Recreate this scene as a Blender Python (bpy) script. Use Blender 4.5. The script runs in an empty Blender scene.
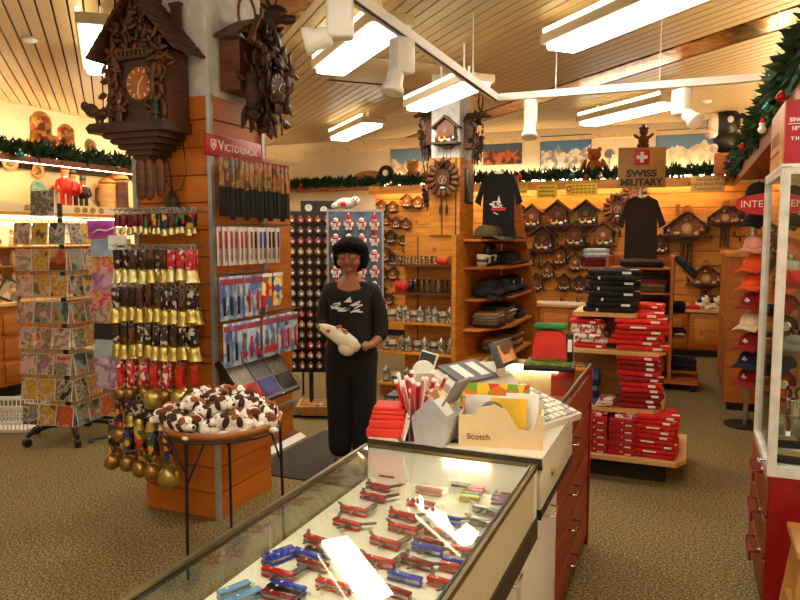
import bpy, bmesh, math, random
from mathutils import Vector, Matrix, Euler
C = bpy.context.scene.collection
PI = math.pi
rnd = random.Random(7)
R = math.radians
# ---------------------------------------------------------------- camera numbers (room axes: x across, y along the counter)
F = 700.0; YAW = R(22.5); TH = math.atan(63/700.0); EYE = 1.6
def ray(px, py):
    x = (px-400)/F; y = -(py-300)/F
    c, s = math.cos(TH), math.sin(TH)
    fw = c+y*s; up = -s+y*c
    cy, sy = math.cos(YAW), math.sin(YAW)
    return Vector((x*cy-fw*sy, x*sy+fw*cy, up))
def W(px, py, z=None, u=None, v=None, d=None):
    r = ray(px, py)
    if z is not None: t = (z-EYE)/r.z
    elif u is not None: t = u/r.x
    elif v is not None: t = v/r.y
    else: t = d
    return Vector((r.x*t, r.y*t, EYE+r.z*t))
# ---------------------------------------------------------------- materials
MATS = {}
def lin(c):
    return tuple(((x/255.0)/12.92 if x/255.0 <= 0.04045 else ((x/255.0+0.055)/1.055)**2.4) for x in c)
def _new(name):
    m = bpy.data.materials.new(name); m.use_nodes = True
    nt = m.node_tree
    return m, nt, nt.nodes['Principled BSDF']
def mat(name, rgb, rough=0.6, metal=0.0, var=0.16, scale=14.0, bump=0.0, spec=0.5):
    """plain surface with a little procedural mottling"""
    if name in MATS: return MATS[name]
    m, nt, b = _new(name); N = nt.nodes; L = nt.links
    tc = N.new('ShaderNodeTexCoord'); no = N.new('ShaderNodeTexNoise')
    no.inputs['Scale'].default_value = scale; no.inputs['Detail'].default_value = 3
    L.new(tc.outputs['Object'], no.inputs['Vector'])
    cr = N.new('ShaderNodeValToRGB'); c = lin(rgb)
    cr.color_ramp.elements[0].position = 0.3; cr.color_ramp.elements[1].position = 0.7
    cr.color_ramp.elements[0].color = tuple(max(0, x*(1-var)) for x in c)+(1,)
    cr.color_ramp.elements[1].color = tuple(min(1, x*(1+var)) for x in c)+(1,)
    L.new(no.outputs['Fac'], cr.inputs['Fac']); L.new(cr.outputs['Color'], b.inputs['Base Color'])
    b.inputs['Roughness'].default_value = rough; b.inputs['Metallic'].default_value = metal
    b.inputs['Specular IOR Level'].default_value = spec
    if bump:
        bp = N.new('ShaderNodeBump'); bp.inputs['Strength'].default_value = bump; bp.inputs['Distance'].default_value = 0.01
        L.new(no.outputs['Fac'], bp.inputs['Height']); L.new(bp.outputs['Normal'], b.inputs['Normal'])
    MATS[name] = m; return m
def wood(name, rgb, dark=None, rough=0.45, stretch=(2, 2, 18), scale=1.6, knots=False):
    if name in MATS: return MATS[name]
    m, nt, b = _new(name); N = nt.nodes; L = nt.links
    tc = N.new('ShaderNodeTexCoord'); mp = N.new('ShaderNodeMapping')
    mp.inputs['Scale'].default_value = stretch
    L.new(tc.outputs['Object'], mp.inputs['Vector'])
    no = N.new('ShaderNodeTexNoise'); no.inputs['Scale'].default_value = scale; no.inputs['Detail'].default_value = 6
    no.inputs['Distortion'].default_value = 0.6
    L.new(mp.outputs['Vector'], no.inputs['Vector'])
    cr = N.new('ShaderNodeValToRGB'); c = lin(rgb); dk = lin(dark) if dark else tuple(x*0.62 for x in c)
    e = cr.color_ramp.elements; e[0].position = 0.33; e[1].position = 0.66
    e[0].color = dk+(1,); e[1].color = c+(1,)
    L.new(no.outputs['Fac'], cr.inputs['Fac'])
    out = cr.outputs['Color']
    if knots:
        vo = N.new('ShaderNodeTexVoronoi'); vo.inputs['Scale'].default_value = 4.2
        L.new(tc.outputs['Object'], vo.inputs['Vector'])
        k = N.new('ShaderNodeValToRGB'); k.color_ramp.elements[0].position = 0.06; k.color_ramp.elements[1].position = 0.13
        k.color_ramp.elements[0].color = (0.3, 0.2, 0.12, 1); k.color_ramp.elements[1].color = (1, 1, 1, 1)
        L.new(vo.outputs['Distance'], k.inputs['Fac'])
        mx = N.new('ShaderNodeMixRGB'); mx.blend_type = 'MULTIPLY'; mx.inputs['Fac'].default_value = 0.8
        L.new(out, mx.inputs['Color1']); L.new(k.outputs['Color'], mx.inputs['Color2']); out = mx.outputs['Color']
    L.new(out, b.inputs['Base Color']); b.inputs['Roughness'].default_value = rough
    MATS[name] = m; return m
def prints(name, cols, scale=22.0, rough=0.35, kind='VORONOI'):
    """printed picture: a procedural patchwork of the given colours"""
    if name in MATS: return MATS[name]
    m, nt, b = _new(name); N = nt.nodes; L = nt.links
    tc = N.new('ShaderNodeTexCoord'); oi = N.new('ShaderNodeObjectInfo'); va = N.new('ShaderNodeVectorMath'); va.operation = 'MULTIPLY_ADD'
    va.inputs[1].default_value = (1, 1, 1); cb = N.new('ShaderNodeCombineXYZ'); mm = N.new('ShaderNodeMath'); mm.operation = 'MULTIPLY'; mm.inputs[1].default_value = 40
    L.new(oi.outputs['Random'], mm.inputs[0])
    for q in range(3): L.new(mm.outputs[0], cb.inputs[q])
    L.new(tc.outputs['Object'], va.inputs[0]); L.new(cb.outputs[0], va.inputs[2])
    if kind == 'VORONOI':
        no = N.new('ShaderNodeTexVoronoi'); no.inputs['Scale'].default_value = scale
        L.new(va.outputs[0], no.inputs['Vector'])
        sp = N.new('ShaderNodeSeparateColor'); L.new(no.outputs['Color'], sp.inputs['Color']); src = sp.outputs[0]
    else:
        no = N.new('ShaderNodeTexNoise'); no.inputs['Scale'].default_value = scale; no.inputs['Detail'].default_value = 4
        L.new(va.outputs[0], no.inputs['Vector'])
        mr = N.new('ShaderNodeMapRange'); mr.inputs[1].default_value = 0.36; mr.inputs[2].default_value = 0.64
        L.new(no.outputs['Fac'], mr.inputs[0]); src = mr.outputs[0]
    cr = N.new('ShaderNodeValToRGB'); cr.color_ramp.interpolation = 'CONSTANT' if kind == 'VORONOI' else 'LINEAR'
    n = len(cols); e = cr.color_ramp.elements
    while len(e) < n: e.new(0.5)
    for i, c in enumerate(cols):
        e[i].position = i/n if kind == 'VORONOI' else i/(n-1); e[i].color = lin(c)+(1,)
    L.new(src, cr.inputs['Fac']); L.new(cr.outputs['Color'], b.inputs['Base Color'])
    b.inputs['Roughness'].default_value = rough
    MATS[name] = m; return m
def glow(name, rgb, power):
    if name in MATS: return MATS[name]
    m = bpy.data.materials.new(name); m.use_nodes = True; nt = m.node_tree; N = nt.nodes
    N.remove(N['Principled BSDF']); e = N.new('ShaderNodeEmission')
    e.inputs['Color'].default_value = tuple(rgb)+(1,); e.inputs['Strength'].default_value = power
    nt.links.new(e.outputs[0], N['Material Output'].inputs['Surface'])
    MATS[name] = m; return m
def glass(name, tint=(0.96, 0.98, 0.96), refl=1.0, rough=0.01):
    """clear pane: straight-through plus a Fresnel mirror"""
    if name in MATS: return MATS[name]
    m = bpy.data.materials.new(name); m.use_nodes = True; nt = m.node_tree; N = nt.nodes; L = nt.links
    N.remove(N['Principled BSDF'])
    t = N.new('ShaderNodeBsdfTransparent'); t.inputs['Color'].default_value = tuple(tint)+(1,)
    g = N.new('ShaderNodeBsdfGlossy'); g.inputs['Roughness'].default_value = rough
    fr = N.new('ShaderNodeLayerWeight'); fr.inputs['Blend'].default_value = 0.5
    pw = N.new('ShaderNodeMath'); pw.operation = 'POWER'; pw.inputs[1].default_value = 4.5; L.new(fr.outputs['Facing'], pw.inputs[0])
    no = N.new('ShaderNodeTexNoise'); no.inputs['Scale'].default_value = 3
    ml = N.new('ShaderNodeMath'); ml.operation = 'MULTIPLY'; ml.inputs[1].default_value = refl
    ad = N.new('ShaderNodeMath'); ad.operation = 'MULTIPLY_ADD'; ad.inputs[1].default_value = 0.05; 
    L.new(no.outputs['Fac'], ad.inputs[0]); L.new(pw.outputs[0], ml.inputs[0]); L.new(ml.outputs[0], ad.inputs[2])
    mx = N.new('ShaderNodeMixShader'); L.new(ad.outputs[0], mx.inputs[0]); L.new(t.outputs[0], mx.inputs[1]); L.new(g.outputs[0], mx.inputs[2])
    L.new(mx.outputs[0], N['Material Output'].inputs['Surface'])
    MATS[name] = m; return m
# ---------------------------------------------------------------- mesh builder
def basis(axis):
    a = Vector(axis).normalized()
    t = Vector((0, 0, 1)) if abs(a.z) < 0.9 else Vector((1, 0, 0))
    x = t.cross(a).normalized(); return x, a.cross(x), a
class MB:
    def __init__(s, m=None):
        s.v = []; s.f = []; s.mi = []; s.sm = []; s.mats = []; s.M = Matrix(); s.cur = 0
        if m is not None: s.use(m)
    def use(s, m):
        if m not in s.mats: s.mats.append(m)
        s.cur = s.mats.index(m); return s
    def add(s, vs, fs, smooth=False):
        o = len(s.v); M = s.M
        s.v += [tuple(M @ Vector(p)) for p in vs]
        for f in fs:
            s.f.append([i+o for i in f]); s.mi.append(s.cur); s.sm.append(smooth)
        return s
    def box(s, c, d, rz=0, rx=0, ry=0):
        x, y, z = d[0]/2, d[1]/2, d[2]/2
        vs = [Vector(p) for p in ((-x,-y,-z),(x,-y,-z),(x,y,-z),(-x,y,-z),(-x,-y,z),(x,-y,z),(x,y,z),(-x,y,z))]
        Rm = Euler((rx, ry, rz)).to_matrix(); c = Vector(c)
        return s.add([Rm @ p + c for p in vs], [(0,3,2,1),(4,5,6,7),(0,1,5,4),(1,2,6,5),(2,3,7,6),(3,0,4,7)])
    def lim(s, a, b):
        return s.box([(a[i]+b[i])/2 for i in range(3)], [abs(b[i]-a[i]) for i in range(3)])
    def rbox(s, c, d, r=0.006, rz=0, rx=0, ry=0, seg=2):
        bm = bmesh.new(); bmesh.ops.create_cube(bm, size=1)
        for p in bm.verts: p.co = Vector((p.co.x*d[0], p.co.y*d[1], p.co.z*d[2]))
        bmesh.ops.bevel(bm, geom=list(bm.edges)+list(bm.verts), offset=min(r, 0.45*min(d)), segments=seg, affect='EDGES', profile=0.5)
        Rm = Euler((rx, ry, rz)).to_matrix(); c = Vector(c); bm.verts.index_update()
        s.add([Rm @ p.co + c for p in bm.verts], [[q.index for q in f.verts] for f in bm.faces], True); bm.free(); return s
    def cyl(s, a, b, r0, r1=None, n=10, cap=True, smooth=True):
        r1 = r0 if r1 is None else r1; a = Vector(a); b = Vector(b); x, y, _ = basis(b-a)
        vs = []
        for p, r in ((a, r0), (b, r1)):
            vs += [p + x*(r*math.cos(2*PI*i/n)) + y*(r*math.sin(2*PI*i/n)) for i in range(n)]
        s.add(vs, [(i, (i+1) % n, n+(i+1) % n, n+i) for i in range(n)], smooth)
        if cap: s.add(vs[:n], [tuple(reversed(range(n)))]); s.add(vs[n:], [tuple(range(n))])
        return s
    def lathe(s, prof, o=(0, 0, 0), ax=(0, 0, 1), n=14, sx=1.0, sy=1.0):
        x, y, z = basis(ax); o = Vector(o); vs = []; fs = []
        if tuple(ax) == (0, 0, 1): x, y, z = Vector((1,0,0)), Vector((0,1,0)), Vector((0,0,1))
        for r, h in prof:
            vs += [o + x*(r*sx*math.cos(2*PI*i/n)) + y*(r*sy*math.sin(2*PI*i/n)) + z*h for i in range(n)]
        for k in range(len(prof)-1):
            fs += [(k*n+i, k*n+(i+1) % n, (k+1)*n+(i+1) % n, (k+1)*n+i) for i in range(n)]
        fs.append(tuple(reversed(range(n)))); fs.append(tuple(range((len(prof)-1)*n, len(prof)*n)))
        return s.add(vs, fs, True)
    def ball(s, c, r, n=10, m=7, rot=None, ends=True):
        r = (r, r, r) if not hasattr(r, '__len__') else r; c = Vector(c)
        Rm = rot if rot is not None else Matrix.Identity(3); vs = []; fs = []
        for j in range(1, m):
            t = PI*j/m
            for i in range(n):
                q = 2*PI*i/n
                vs.append(Rm @ Vector((r[0]*math.sin(t)*math.cos(q), r[1]*math.sin(t)*math.sin(q), r[2]*math.cos(t))) + c)
        a = len(vs); vs.append(Rm @ Vector((0, 0, r[2])) + c); vs.append(Rm @ Vector((0, 0, -r[2])) + c)
        for j in range(m-2):
            fs += [(j*n+i, (j+1)*n+i, (j+1)*n+(i+1) % n, j*n+(i+1) % n) for i in range(n)]
        fs += [(a, i, (i+1) % n) for i in range(n)] + [(a+1, (m-2)*n+(i+1) % n, (m-2)*n+i) for i in range(n)]
        return s.add(vs, fs, True)
    def tube(s, pts, r, n=6, closed=False):
        pts = [Vector(p) for p in pts]; rs = r if hasattr(r, '__len__') else [r]*len(pts); vs = []; fs = []; k = len(pts)
        up = None
        for i, p in enumerate(pts):
            if closed: t = pts[(i+1) % k]-pts[i-1]
            else: t = pts[min(i+1, k-1)]-pts[max(i-1, 0)]
            t = t.normalized() if t.length > 1e-9 else Vector((0, 0, 1))
            if up is None: x, y, _ = basis(t)
            else:
                x = up - t*up.dot(t); x = x.normalized() if x.length > 1e-6 else basis(t)[0]; y = t.cross(x)
            up = x
            vs += [p + x*(rs[i]*math.cos(2*PI*j/n)) + y*(rs[i]*math.sin(2*PI*j/n)) for j in range(n)]
        for i in range(k if closed else k-1):
            q = (i+1) % k
            fs += [(i*n+j, i*n+(j+1) % n, q*n+(j+1) % n, q*n+j) for j in range(n)]
        if not closed: fs += [tuple(reversed(range(n))), tuple(range((k-1)*n, k*n))]
        return s.add(vs, fs, True)
    def prism(s, poly, a, b, axis='y', smooth=False):
        """2-D polygon extruded from a to b along an axis: y -> poly is (x,z); x -> (y,z); z -> (x,y)"""
        def P(p, t): return {'y': (p[0], t, p[1]), 'x': (t, p[0], p[1]), 'z': (p[0], p[1], t)}[axis]
        n = len(poly); vs = [P(p, a) for p in poly]+[P(p, b) for p in poly]
        s.add(vs, [(i, (i+1) % n, n+(i+1) % n, n+i) for i in range(n)], smooth)
        return s.add(vs, [tuple(reversed(range(n))), tuple(range(n, 2*n))])
    def text(s, body, size, M, depth=0.002, align='CENTER', bold=0.0):
        cu = bpy.data.curves.new('t', 'FONT'); cu.body = body; cu.size = size; cu.extrude = depth; cu.offset = bold; cu.align_x = align; cu.align_y = 'CENTER'
        o = bpy.data.objects.new('t', cu); C.objects.link(o)
        bpy.context.view_layer.update()
        me = bpy.data.meshes.new_from_object(o.evaluated_get(bpy.context.evaluated_depsgraph_get()))
        s.add([M @ p.co for p in me.vertices], [list(p.vertices) for p in me.polygons])
        bpy.data.objects.remove(o); bpy.data.curves.remove(cu); bpy.data.meshes.remove(me); return s
    def build(s, name, m=None, parent=None, label=None):
        me = bpy.data.meshes.new(name)
        me.from_pydata(s.v, [], s.f)
        for q in (s.mats if s.mats else [m]): me.materials.append(q)
        if s.mats: me.polygons.foreach_set('material_index', s.mi)
        me.polygons.foreach_set('use_smooth', s.sm)
        bm = bmesh.new(); bm.from_mesh(me); bmesh.ops.recalc_face_normals(bm, faces=bm.faces); bm.to_mesh(me); bm.free()
        me.update()
        o = bpy.data.objects.new(name, me); C.objects.link(o)
        if parent is not None: o.parent = parent
        if label: o['label'] = label
        return o
# ---------------------------------------------------------------- things
ORD = ['first', 'second', 'third', 'fourth', 'fifth', 'sixth', 'seventh', 'eighth', 'ninth', 'tenth', 'eleventh', 'twelfth', 'thirteenth',
       'fourteenth', 'fifteenth', 'sixteenth', 'seventeenth', 'eighteenth', 'nineteenth', 'twentieth', 'twenty-first', 'twenty-second',
       'twenty-third', 'twenty-fourth', 'twenty-fifth', 'twenty-sixth']
def tag(o, label, cat, group=None, kind=None):
    o['label'] = label; o['category'] = cat
    if group: o['group'] = group
    if kind: o['kind'] = kind
    return o
def thing(name, label, cat, loc=(0, 0, 0), rz=0, group=None, sc=1.0, rx=0, ry=0):
    o = bpy.data.objects.new(name, None); C.objects.link(o); o.empty_display_size = 0.05
    o.location = loc; o.rotation_euler = (rx, ry, rz); o.scale = (sc, sc, sc)
    return tag(o, label, cat, group)
def struct(name, mb, m=None):
    o = mb.build(name, m); o['kind'] = 'structure'; return o
KIDS = {}
def dup(root, loc, rz=0, label=None, group=None, sc=None, rx=None, ry=None):
    def cp(o, par):
        c = o.copy(); C.objects.link(c)
        if par is not None: c.parent = par
        for ch in [q for q in ALLK(o)]: cp(ch, c)
        return c
    r = cp(root, None); r.location = loc
    e = root.rotation_euler
    r.rotation_euler = (e.x if rx is None else rx, e.y if ry is None else ry, rz)
    if sc is not None: r.scale = (sc, sc, sc) if not hasattr(sc, '__len__') else sc
    if label: r['label'] = label
    if group: r['group'] = group
    return r
def ALLK(o): return list(o.children)
class Kind:
    """first placing uses the prototype itself, later ones copy it"""
    def __init__(s, make): s.make = make; s.p = None
    def put(s, loc, rz=0, label=None, group=None, sc=1.0, rx=0, ry=0):
        if s.p is None:
            s.p = s.make(); o = s.p
            o.location = loc; o.rotation_euler = (rx, ry, rz); o.scale = (sc, sc, sc) if not hasattr(sc, '__len__') else sc
            if label: o['label'] = label
            if group: o['group'] = group
            return o
        return dup(s.p, loc, rz, label, group, sc, rx, ry)
FACE = YAW            # rotation that turns a -y front towards the camera's view axis
# ---------------------------------------------------------------- palette
WHITE = mat('white_paint', (238, 236, 230), 0.5, var=.025)
CREAM = mat('cream_plaster', (236, 222, 190), 0.8, var=0.02, bump=0.03, scale=4)
BLACK = mat('black_metal', (22, 20, 20), 0.4)
DARKFAB = mat('black_cloth', (20, 19, 21), 0.9, bump=0.3, scale=60)
PINE = wood('honey_pine', (222, 150, 54), (188, 114, 32), knots=True)
PINEH = wood('honey_pine_horizontal', (230, 162, 64), (200, 126, 40), stretch=(1.5, 8, 14), knots=True)
PINED = wood('orange_wood', (190, 112, 36), (160, 88, 26))
ORANGE = wood('orange_laminate', (206, 118, 34), (188, 100, 26), stretch=(1.2, 1.2, 9))
LIGHTWOOD = wood('light_beech', (226, 184, 120), (204, 156, 92))
OAK = wood('mid_oak', (176, 112, 50), (146, 86, 36))
DKWOOD = wood('dark_carved_walnut', (84, 48, 22), (44, 24, 12), rough=0.55)
MIDWOOD = wood('brown_carved_wood', (116, 66, 30), (74, 40, 18), rough=0.5)
SHINGLE = wood('brown_roof_shingle', (98, 56, 30), (62, 34, 18), rough=0.6)
STEEL = mat('brushed_steel', (190, 190, 188), 0.28, 1.0)
CHROME = mat('chrome', (226, 226, 226), 0.12, 1.0)
ALU = mat('grey_aluminium', (188, 190, 192), 0.4, 0.6)
GOLD = mat('gold_brass', (206, 170, 84), 0.3, 0.9)
REDP = mat('red_plastic', (196, 24, 26), 0.3)
REDF = mat('red_cotton', (204, 26, 20), 0.85, bump=0.2, scale=40)
REDL = mat('red_laminate', (150, 14, 18), 0.32)
REDC = mat('bright_red_card', (216, 46, 30), 0.5)
BLUEP = mat('blue_plastic', (40, 62, 168), 0.3)
GREEN = mat('green_paint', (40, 120, 50), 0.6)
DKGREEN = mat('fir_green', (24, 52, 24), 0.8)
YELLOW = mat('yellow_paint', (232, 190, 44), 0.6)
SKIN = mat('skin', (168, 108, 74), 0.5, var=0.06)
CLEAR = glass('clear_glass')
CLEARG = glass('greenish_glass', (0.93, 0.97, 0.94))
PAPER = mat('white_paper', (240, 238, 232), 0.7, var=0.04)
BEIGE = mat('beige_plastic', (222, 212, 192), 0.45, var=0.03)
GREYP = mat('dark_grey_plastic', (78, 78, 80), 0.45)
GREYL = mat('grey_plastic', (158, 158, 160), 0.45)
NAVY = mat('navy_cloth', (26, 32, 58), 0.9)
BROWNF = mat('brown_plush', (104, 56, 26), 0.95, bump=0.4, scale=60)
WHITEF = mat('white_plush', (238, 230, 220), 0.95, bump=0.4, scale=60)
TANF = mat('tan_plush', (170, 112, 60), 0.95, bump=0.4, scale=60)
# ================================================================= ROOM SHELL
UL, UR, VF, VB, ZC = -7.45, 0.9, -2.2, 10.5, 3.175
def carpet():
    m, nt, b = _new('speckled_brown_carpet'); N = nt.nodes; L = nt.links
    tc = N.new('ShaderNodeTexCoord')
    n1 = N.new('ShaderNodeTexNoise'); n1.inputs['Scale'].default_value = 85; n1.inputs['Detail'].default_value = 3; n1.inputs['Roughness'].default_value = 0.7
    n2 = N.new('ShaderNodeTexNoise'); n2.inputs['Scale'].default_value = 1.2; n2.inputs['Detail'].default_value = 3
    L.new(tc.outputs['Object'], n1.inputs['Vector']); L.new(tc.outputs['Object'], n2.inputs['Vector'])
    cr = N.new('ShaderNodeValToRGB'); e = cr.color_ramp.elements
    e[0].position = 0.36; e[0].color = lin((58, 48, 28))+(1,); e[1].position = 0.68; e[1].color = lin((196, 174, 120))+(1,)
    q = e.new(0.5); q.color = lin((118, 101, 62))+(1,)
    L.new(n1.outputs['Fac'], cr.inputs['Fac'])
    c2 = N.new('ShaderNodeValToRGB'); c2.color_ramp.elements[0].color = (0.8, 0.8, 0.8, 1); c2.color_ramp.elements[1].color = (1.1, 1.08, 1.0, 1)
    L.new(n2.outputs['Fac'], c2.inputs['Fac'])
    mx = N.new('ShaderNodeMixRGB'); mx.blend_type = 'MULTIPLY'; mx.inputs['Fac'].default_value = 1
    L.new(cr.outputs['Color'], mx.inputs['Color1']); L.new(c2.outputs['Color'], mx.inputs['Color2'])
    L.new(mx.outputs['Color'], b.inputs['Base Color']); b.inputs['Roughness'].default_value = 0.95
    bp = N.new('ShaderNodeBump'); bp.inputs['Strength'].default_value = 0.4; L.new(n1.outputs['Fac'], bp.inputs['Height']); L.new(bp.outputs['Normal'], b.inputs['Normal'])
    return m
struct('floor', MB().lim((UL, VF, -0.06), (UR, VB, 0)), carpet())
struct('wall_left', MB().lim((UL-0.1, VF, 0), (UL, VB, ZC+0.1)), CREAM)
struct('wall_back', MB().lim((UL, VB, 0), (UR, VB+0.1, ZC+0.1)), CREAM)
struct('wall_right', MB().lim((UR, VF, 0), (UR+0.1, VB, ZC+0.1)), CREAM)
struct('wall_front', MB().lim((UL, VF-0.1, 0), (UR, VF, ZC+0.1)), CREAM)
# ceiling: narrow metal slats laid diagonally under a dark void
SLAT = mat('beige_ceiling_slat', (190, 168, 126), 0.4, var=0.02)
VOID = mat('dark_ceiling_gap', (48, 34, 22), 0.9)
def clipped(make, z0=None):
    bm = bmesh.new(); make(bm)
    for co, no in (((UL, 0, 0), (-1, 0, 0)), ((UR, 0, 0), (1, 0, 0)), ((0, VF, 0), (0, -1, 0)), ((0, VB, 0), (0, 1, 0))):
        bmesh.ops.bisect_plane(bm, geom=bm.verts[:]+bm.edges[:]+bm.faces[:], plane_co=co, plane_no=no, clear_outer=True)
    mb = MB(); bm.verts.index_update(); mb.v = [tuple(p.co) for p in bm.verts]
    mb.f = [[q.index for q in f.verts] for f in bm.faces]; mb.mi = [0]*len(mb.f); mb.sm = [False]*len(mb.f); bm.free(); return mb
PITCH, GAP = 0.1, 0.014
def diag(t, w): return None
def slat_strip(bm, c0, c1, z0, z1, a=-14.0, b=14.0):
    # strip between the lines (x+y) = const, running along (-1,1)
    d = Vector((-0.7071, 0.7071, 0)); n = Vector((0.7071, 0.7071, 0))
    ps = [n*c0+d*a, n*c1+d*a, n*c1+d*b, n*c0+d*b]
    lo = [bm.verts.new((p.x, p.y, z0)) for p in ps]; hi = [bm.verts.new((p.x, p.y, z1)) for p in ps]
    bm.faces.new(lo); bm.faces.new(hi[::-1])
    for i in range(4): bm.faces.new((lo[i], lo[(i+1) % 4], hi[(i+1) % 4], hi[i]))
GOLDC = [(0.92, 1.32), (4.42, 4.74)]
def ceil_slats(bm):
    c = -7.5
    while c < 9:
        if not any(a-0.02 < c+PITCH/2 < b+0.02 for a, b in GOLDC): slat_strip(bm, c, c+PITCH-GAP, ZC, ZC+0.02)
        c += PITCH
cl = clipped(ceil_slats)
vd = MB().lim((UL, VF, ZC+0.03), (UR, VB, ZC+0.08))
k = len(cl.v); cl.v += vd.v; cl.f += [[i+k for i in f] for f in vd.f]; cl.mi += [1]*len(vd.f); cl.sm += [False]*len(vd.f); cl.mats = [SLAT, VOID]
struct('ceiling', cl)
MIRROR = prints('gold_mirror_strip', [(150, 100, 34), (206, 156, 66), (120, 72, 24), (232, 190, 104)], scale=3.2, rough=0.2, kind='NOISE')
MIRROR.node_tree.nodes['Principled BSDF'].inputs['Metallic'].default_value = 0.9
for i, (a, b) in enumerate(GOLDC):
    struct('trim_%d' % (i+1), clipped(lambda bm: slat_strip(bm, a, b, ZC-0.006, ZC+0.01)), MIRROR)
# wood panelling of the back wall: horizontal boards with dark joints
pb = MB(PINEH); zz = 0.0
while zz < 2.3:
    pb.lim((-4.75, VB-0.06, zz+0.008), (UR, VB-0.001, min(2.32, zz+0.2))); zz += 0.2
pb.use(mat('panel_joint', (92, 54, 22), 0.8)).lim((-4.75, VB-0.045, 0), (UR, VB-0.0005, 2.32))
struct('trim_3', pb)
pr_ = MB(PINEH)
for q in range(11): pr_.lim((UR-0.05, 3.9, q*0.2+0.008), (UR-0.001, VB-0.07, q*0.2+0.2))
struct('trim_4', pr_)
LEDGE = wood('red_brown_ledge', (150, 76, 32), (118, 54, 22), stretch=(6, 2, 14))
ledge = MB(LEDGE).lim((UL+0.9, VB-0.32, 2.36), (0.5, VB-0.001, 2.40)).use(PINEH).lim((-4.75, VB-0.34, 2.27), (0.5, VB-0.32, 2.40))
struct('trim_5', ledge)
struct('trim_6', MB(LEDGE).lim((UL+0.001, -1, 2.415), (-6.55, VB-0.32, 2.45)).lim((-6.55, -1, 2.39), (-6.53, VB-0.32, 2.455)))
struct('trim_7', MB(LEDGE).lim((0.52, 3.0, 2.36), (UR-0.001, VB-0.001, 2.40)).lim((0.50, 3.0, 2.27), (0.52, VB-0.36, 2.41)))
# cornice at the top of the back wall
struct('trim_8', MB(mat('cream_moulding', (240, 220, 170), 0.6)).lim((UL, VB-0.03, 3.0), (UR, VB-0.001, 3.06)))
struct('baseboard_left', MB(LEDGE).lim((UL+.001, -1, 0), (UL+.02, VB-.1, .1)))
tag(MB(mat('dark_grey_mat', (58, 54, 46), .95, var=.2, scale=60, bump=.3)).rbox((-2.25, 4.45, .006), (1.0, 1.1, .012), .004).build('floor_mat'), 'dark grey floor mat under the person and beside the pillar', 'mat')
# baseboard under the back panels
struct('baseboard_back', MB(BLACK).lim((-7, VB-0.09, 0), (UR, VB-0.061, 0.1)))

# ================================================================= CEILING LIGHTS
TUBE = glow('fluorescent_diffuser', (1.0, 0.915, 0.765), 14.5)
UPL = glow('fluorescent_uplight', (1.0, 0.80, 0.46), 7.0)
HOUS = mat('beige_lamp_housing', (206, 190, 156), 0.5, var=0.05)
def ceiling_light():
    t = thing('ceiling_light', 'x', 'ceiling light', group='long ceiling lights')
    MB(HOUS).rbox((0, 0, 0.05), (1.42, 0.32, 0.075), 0.012).build('housing', None, t)
    MB(TUBE).rbox((0, 0, -0.005), (1.36, 0.25, 0.05), 0.02).build('diffuser', None, t)
    MB(UPL).rbox((0, -0.145, 0.105), (1.36, 0.022, 0.03), 0.004).build('uplight_tube', None, t)
    for sx in (-0.5, 0.5): MB(WHITE).cyl((sx, 0, 0.085), (sx, 0, 0.19), 0.012).build('hanging_rod', None, t)
    return t
CL = Kind(ceiling_light)
def at_light(a, b, lab, z=2.975, sc=1.0):
    p = (W(*a, z=z)+W(*b, z=z))/2
    o = CL.put((p.x, p.y, z), -PI/4, lab, None, sc)
    if sc != 1:
        for q in (-.25, .25): MB(WHITE).cyl((q, .08, .088), (q, .08, (ZC-z)/sc), .01).build('hanging_rod', None, o)
at_light((329, 74), (394, 22), 'long lit ceiling light behind the two white track spots nearest the big cuckoo clocks')
at_light((420, 111), (476, 80), z=2.78, sc=.86, lab='long lit ceiling light just in front of the white top of the middle pillar')
at_light((336, 141), (378, 121), 'small far ceiling light above the grey stretch of back wall')
at_light((571, 45), (690, -8), 'large lit ceiling light at the upper right, nearest the camera')
at_light((590, 124), (668, 104), 'lit ceiling light seen under the right arm of the track, above the mountain posters')
at_light((106, 76), (98, 22), 'lit ceiling light half hidden behind the big cuckoo clock')
# ================================================================= SALES PILLAR (left)
PU0, PU1, PV0, PV1 = -2.94, -2.42, 3.16, 3.70
pl = MB(ORANGE)
zz = 0.0
while zz < 2.36:
    pl.lim((PU0, PV0, zz+0.004), (PU1, PV1, min(2.36, zz+0.145))); zz += 0.149
pl.use(mat('slatwall_groove', (120, 66, 24), 0.7)).lim((PU0+0.012, PV0+0.012, 0), (PU1-0.012, PV1-0.012, 2.35))
pl.use(mat('cool_white_plaster', (222, 224, 226), 0.8)).lim((PU0+0.015, PV0+0.015, 2.362), (PU1-0.015, PV1-0.015, ZC-0.002))
struct('trim_9', pl)
struct('trim_10', MB(ALU).lim((PU1-0.012, PV0-0.014, 0.0), (PU1+0.014, PV0+0.012, 2.37)).lim((PU0-0.014, PV0-0.016, 1.2), (PU0+0.02, PV0+0.012, 2.1)))
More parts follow.
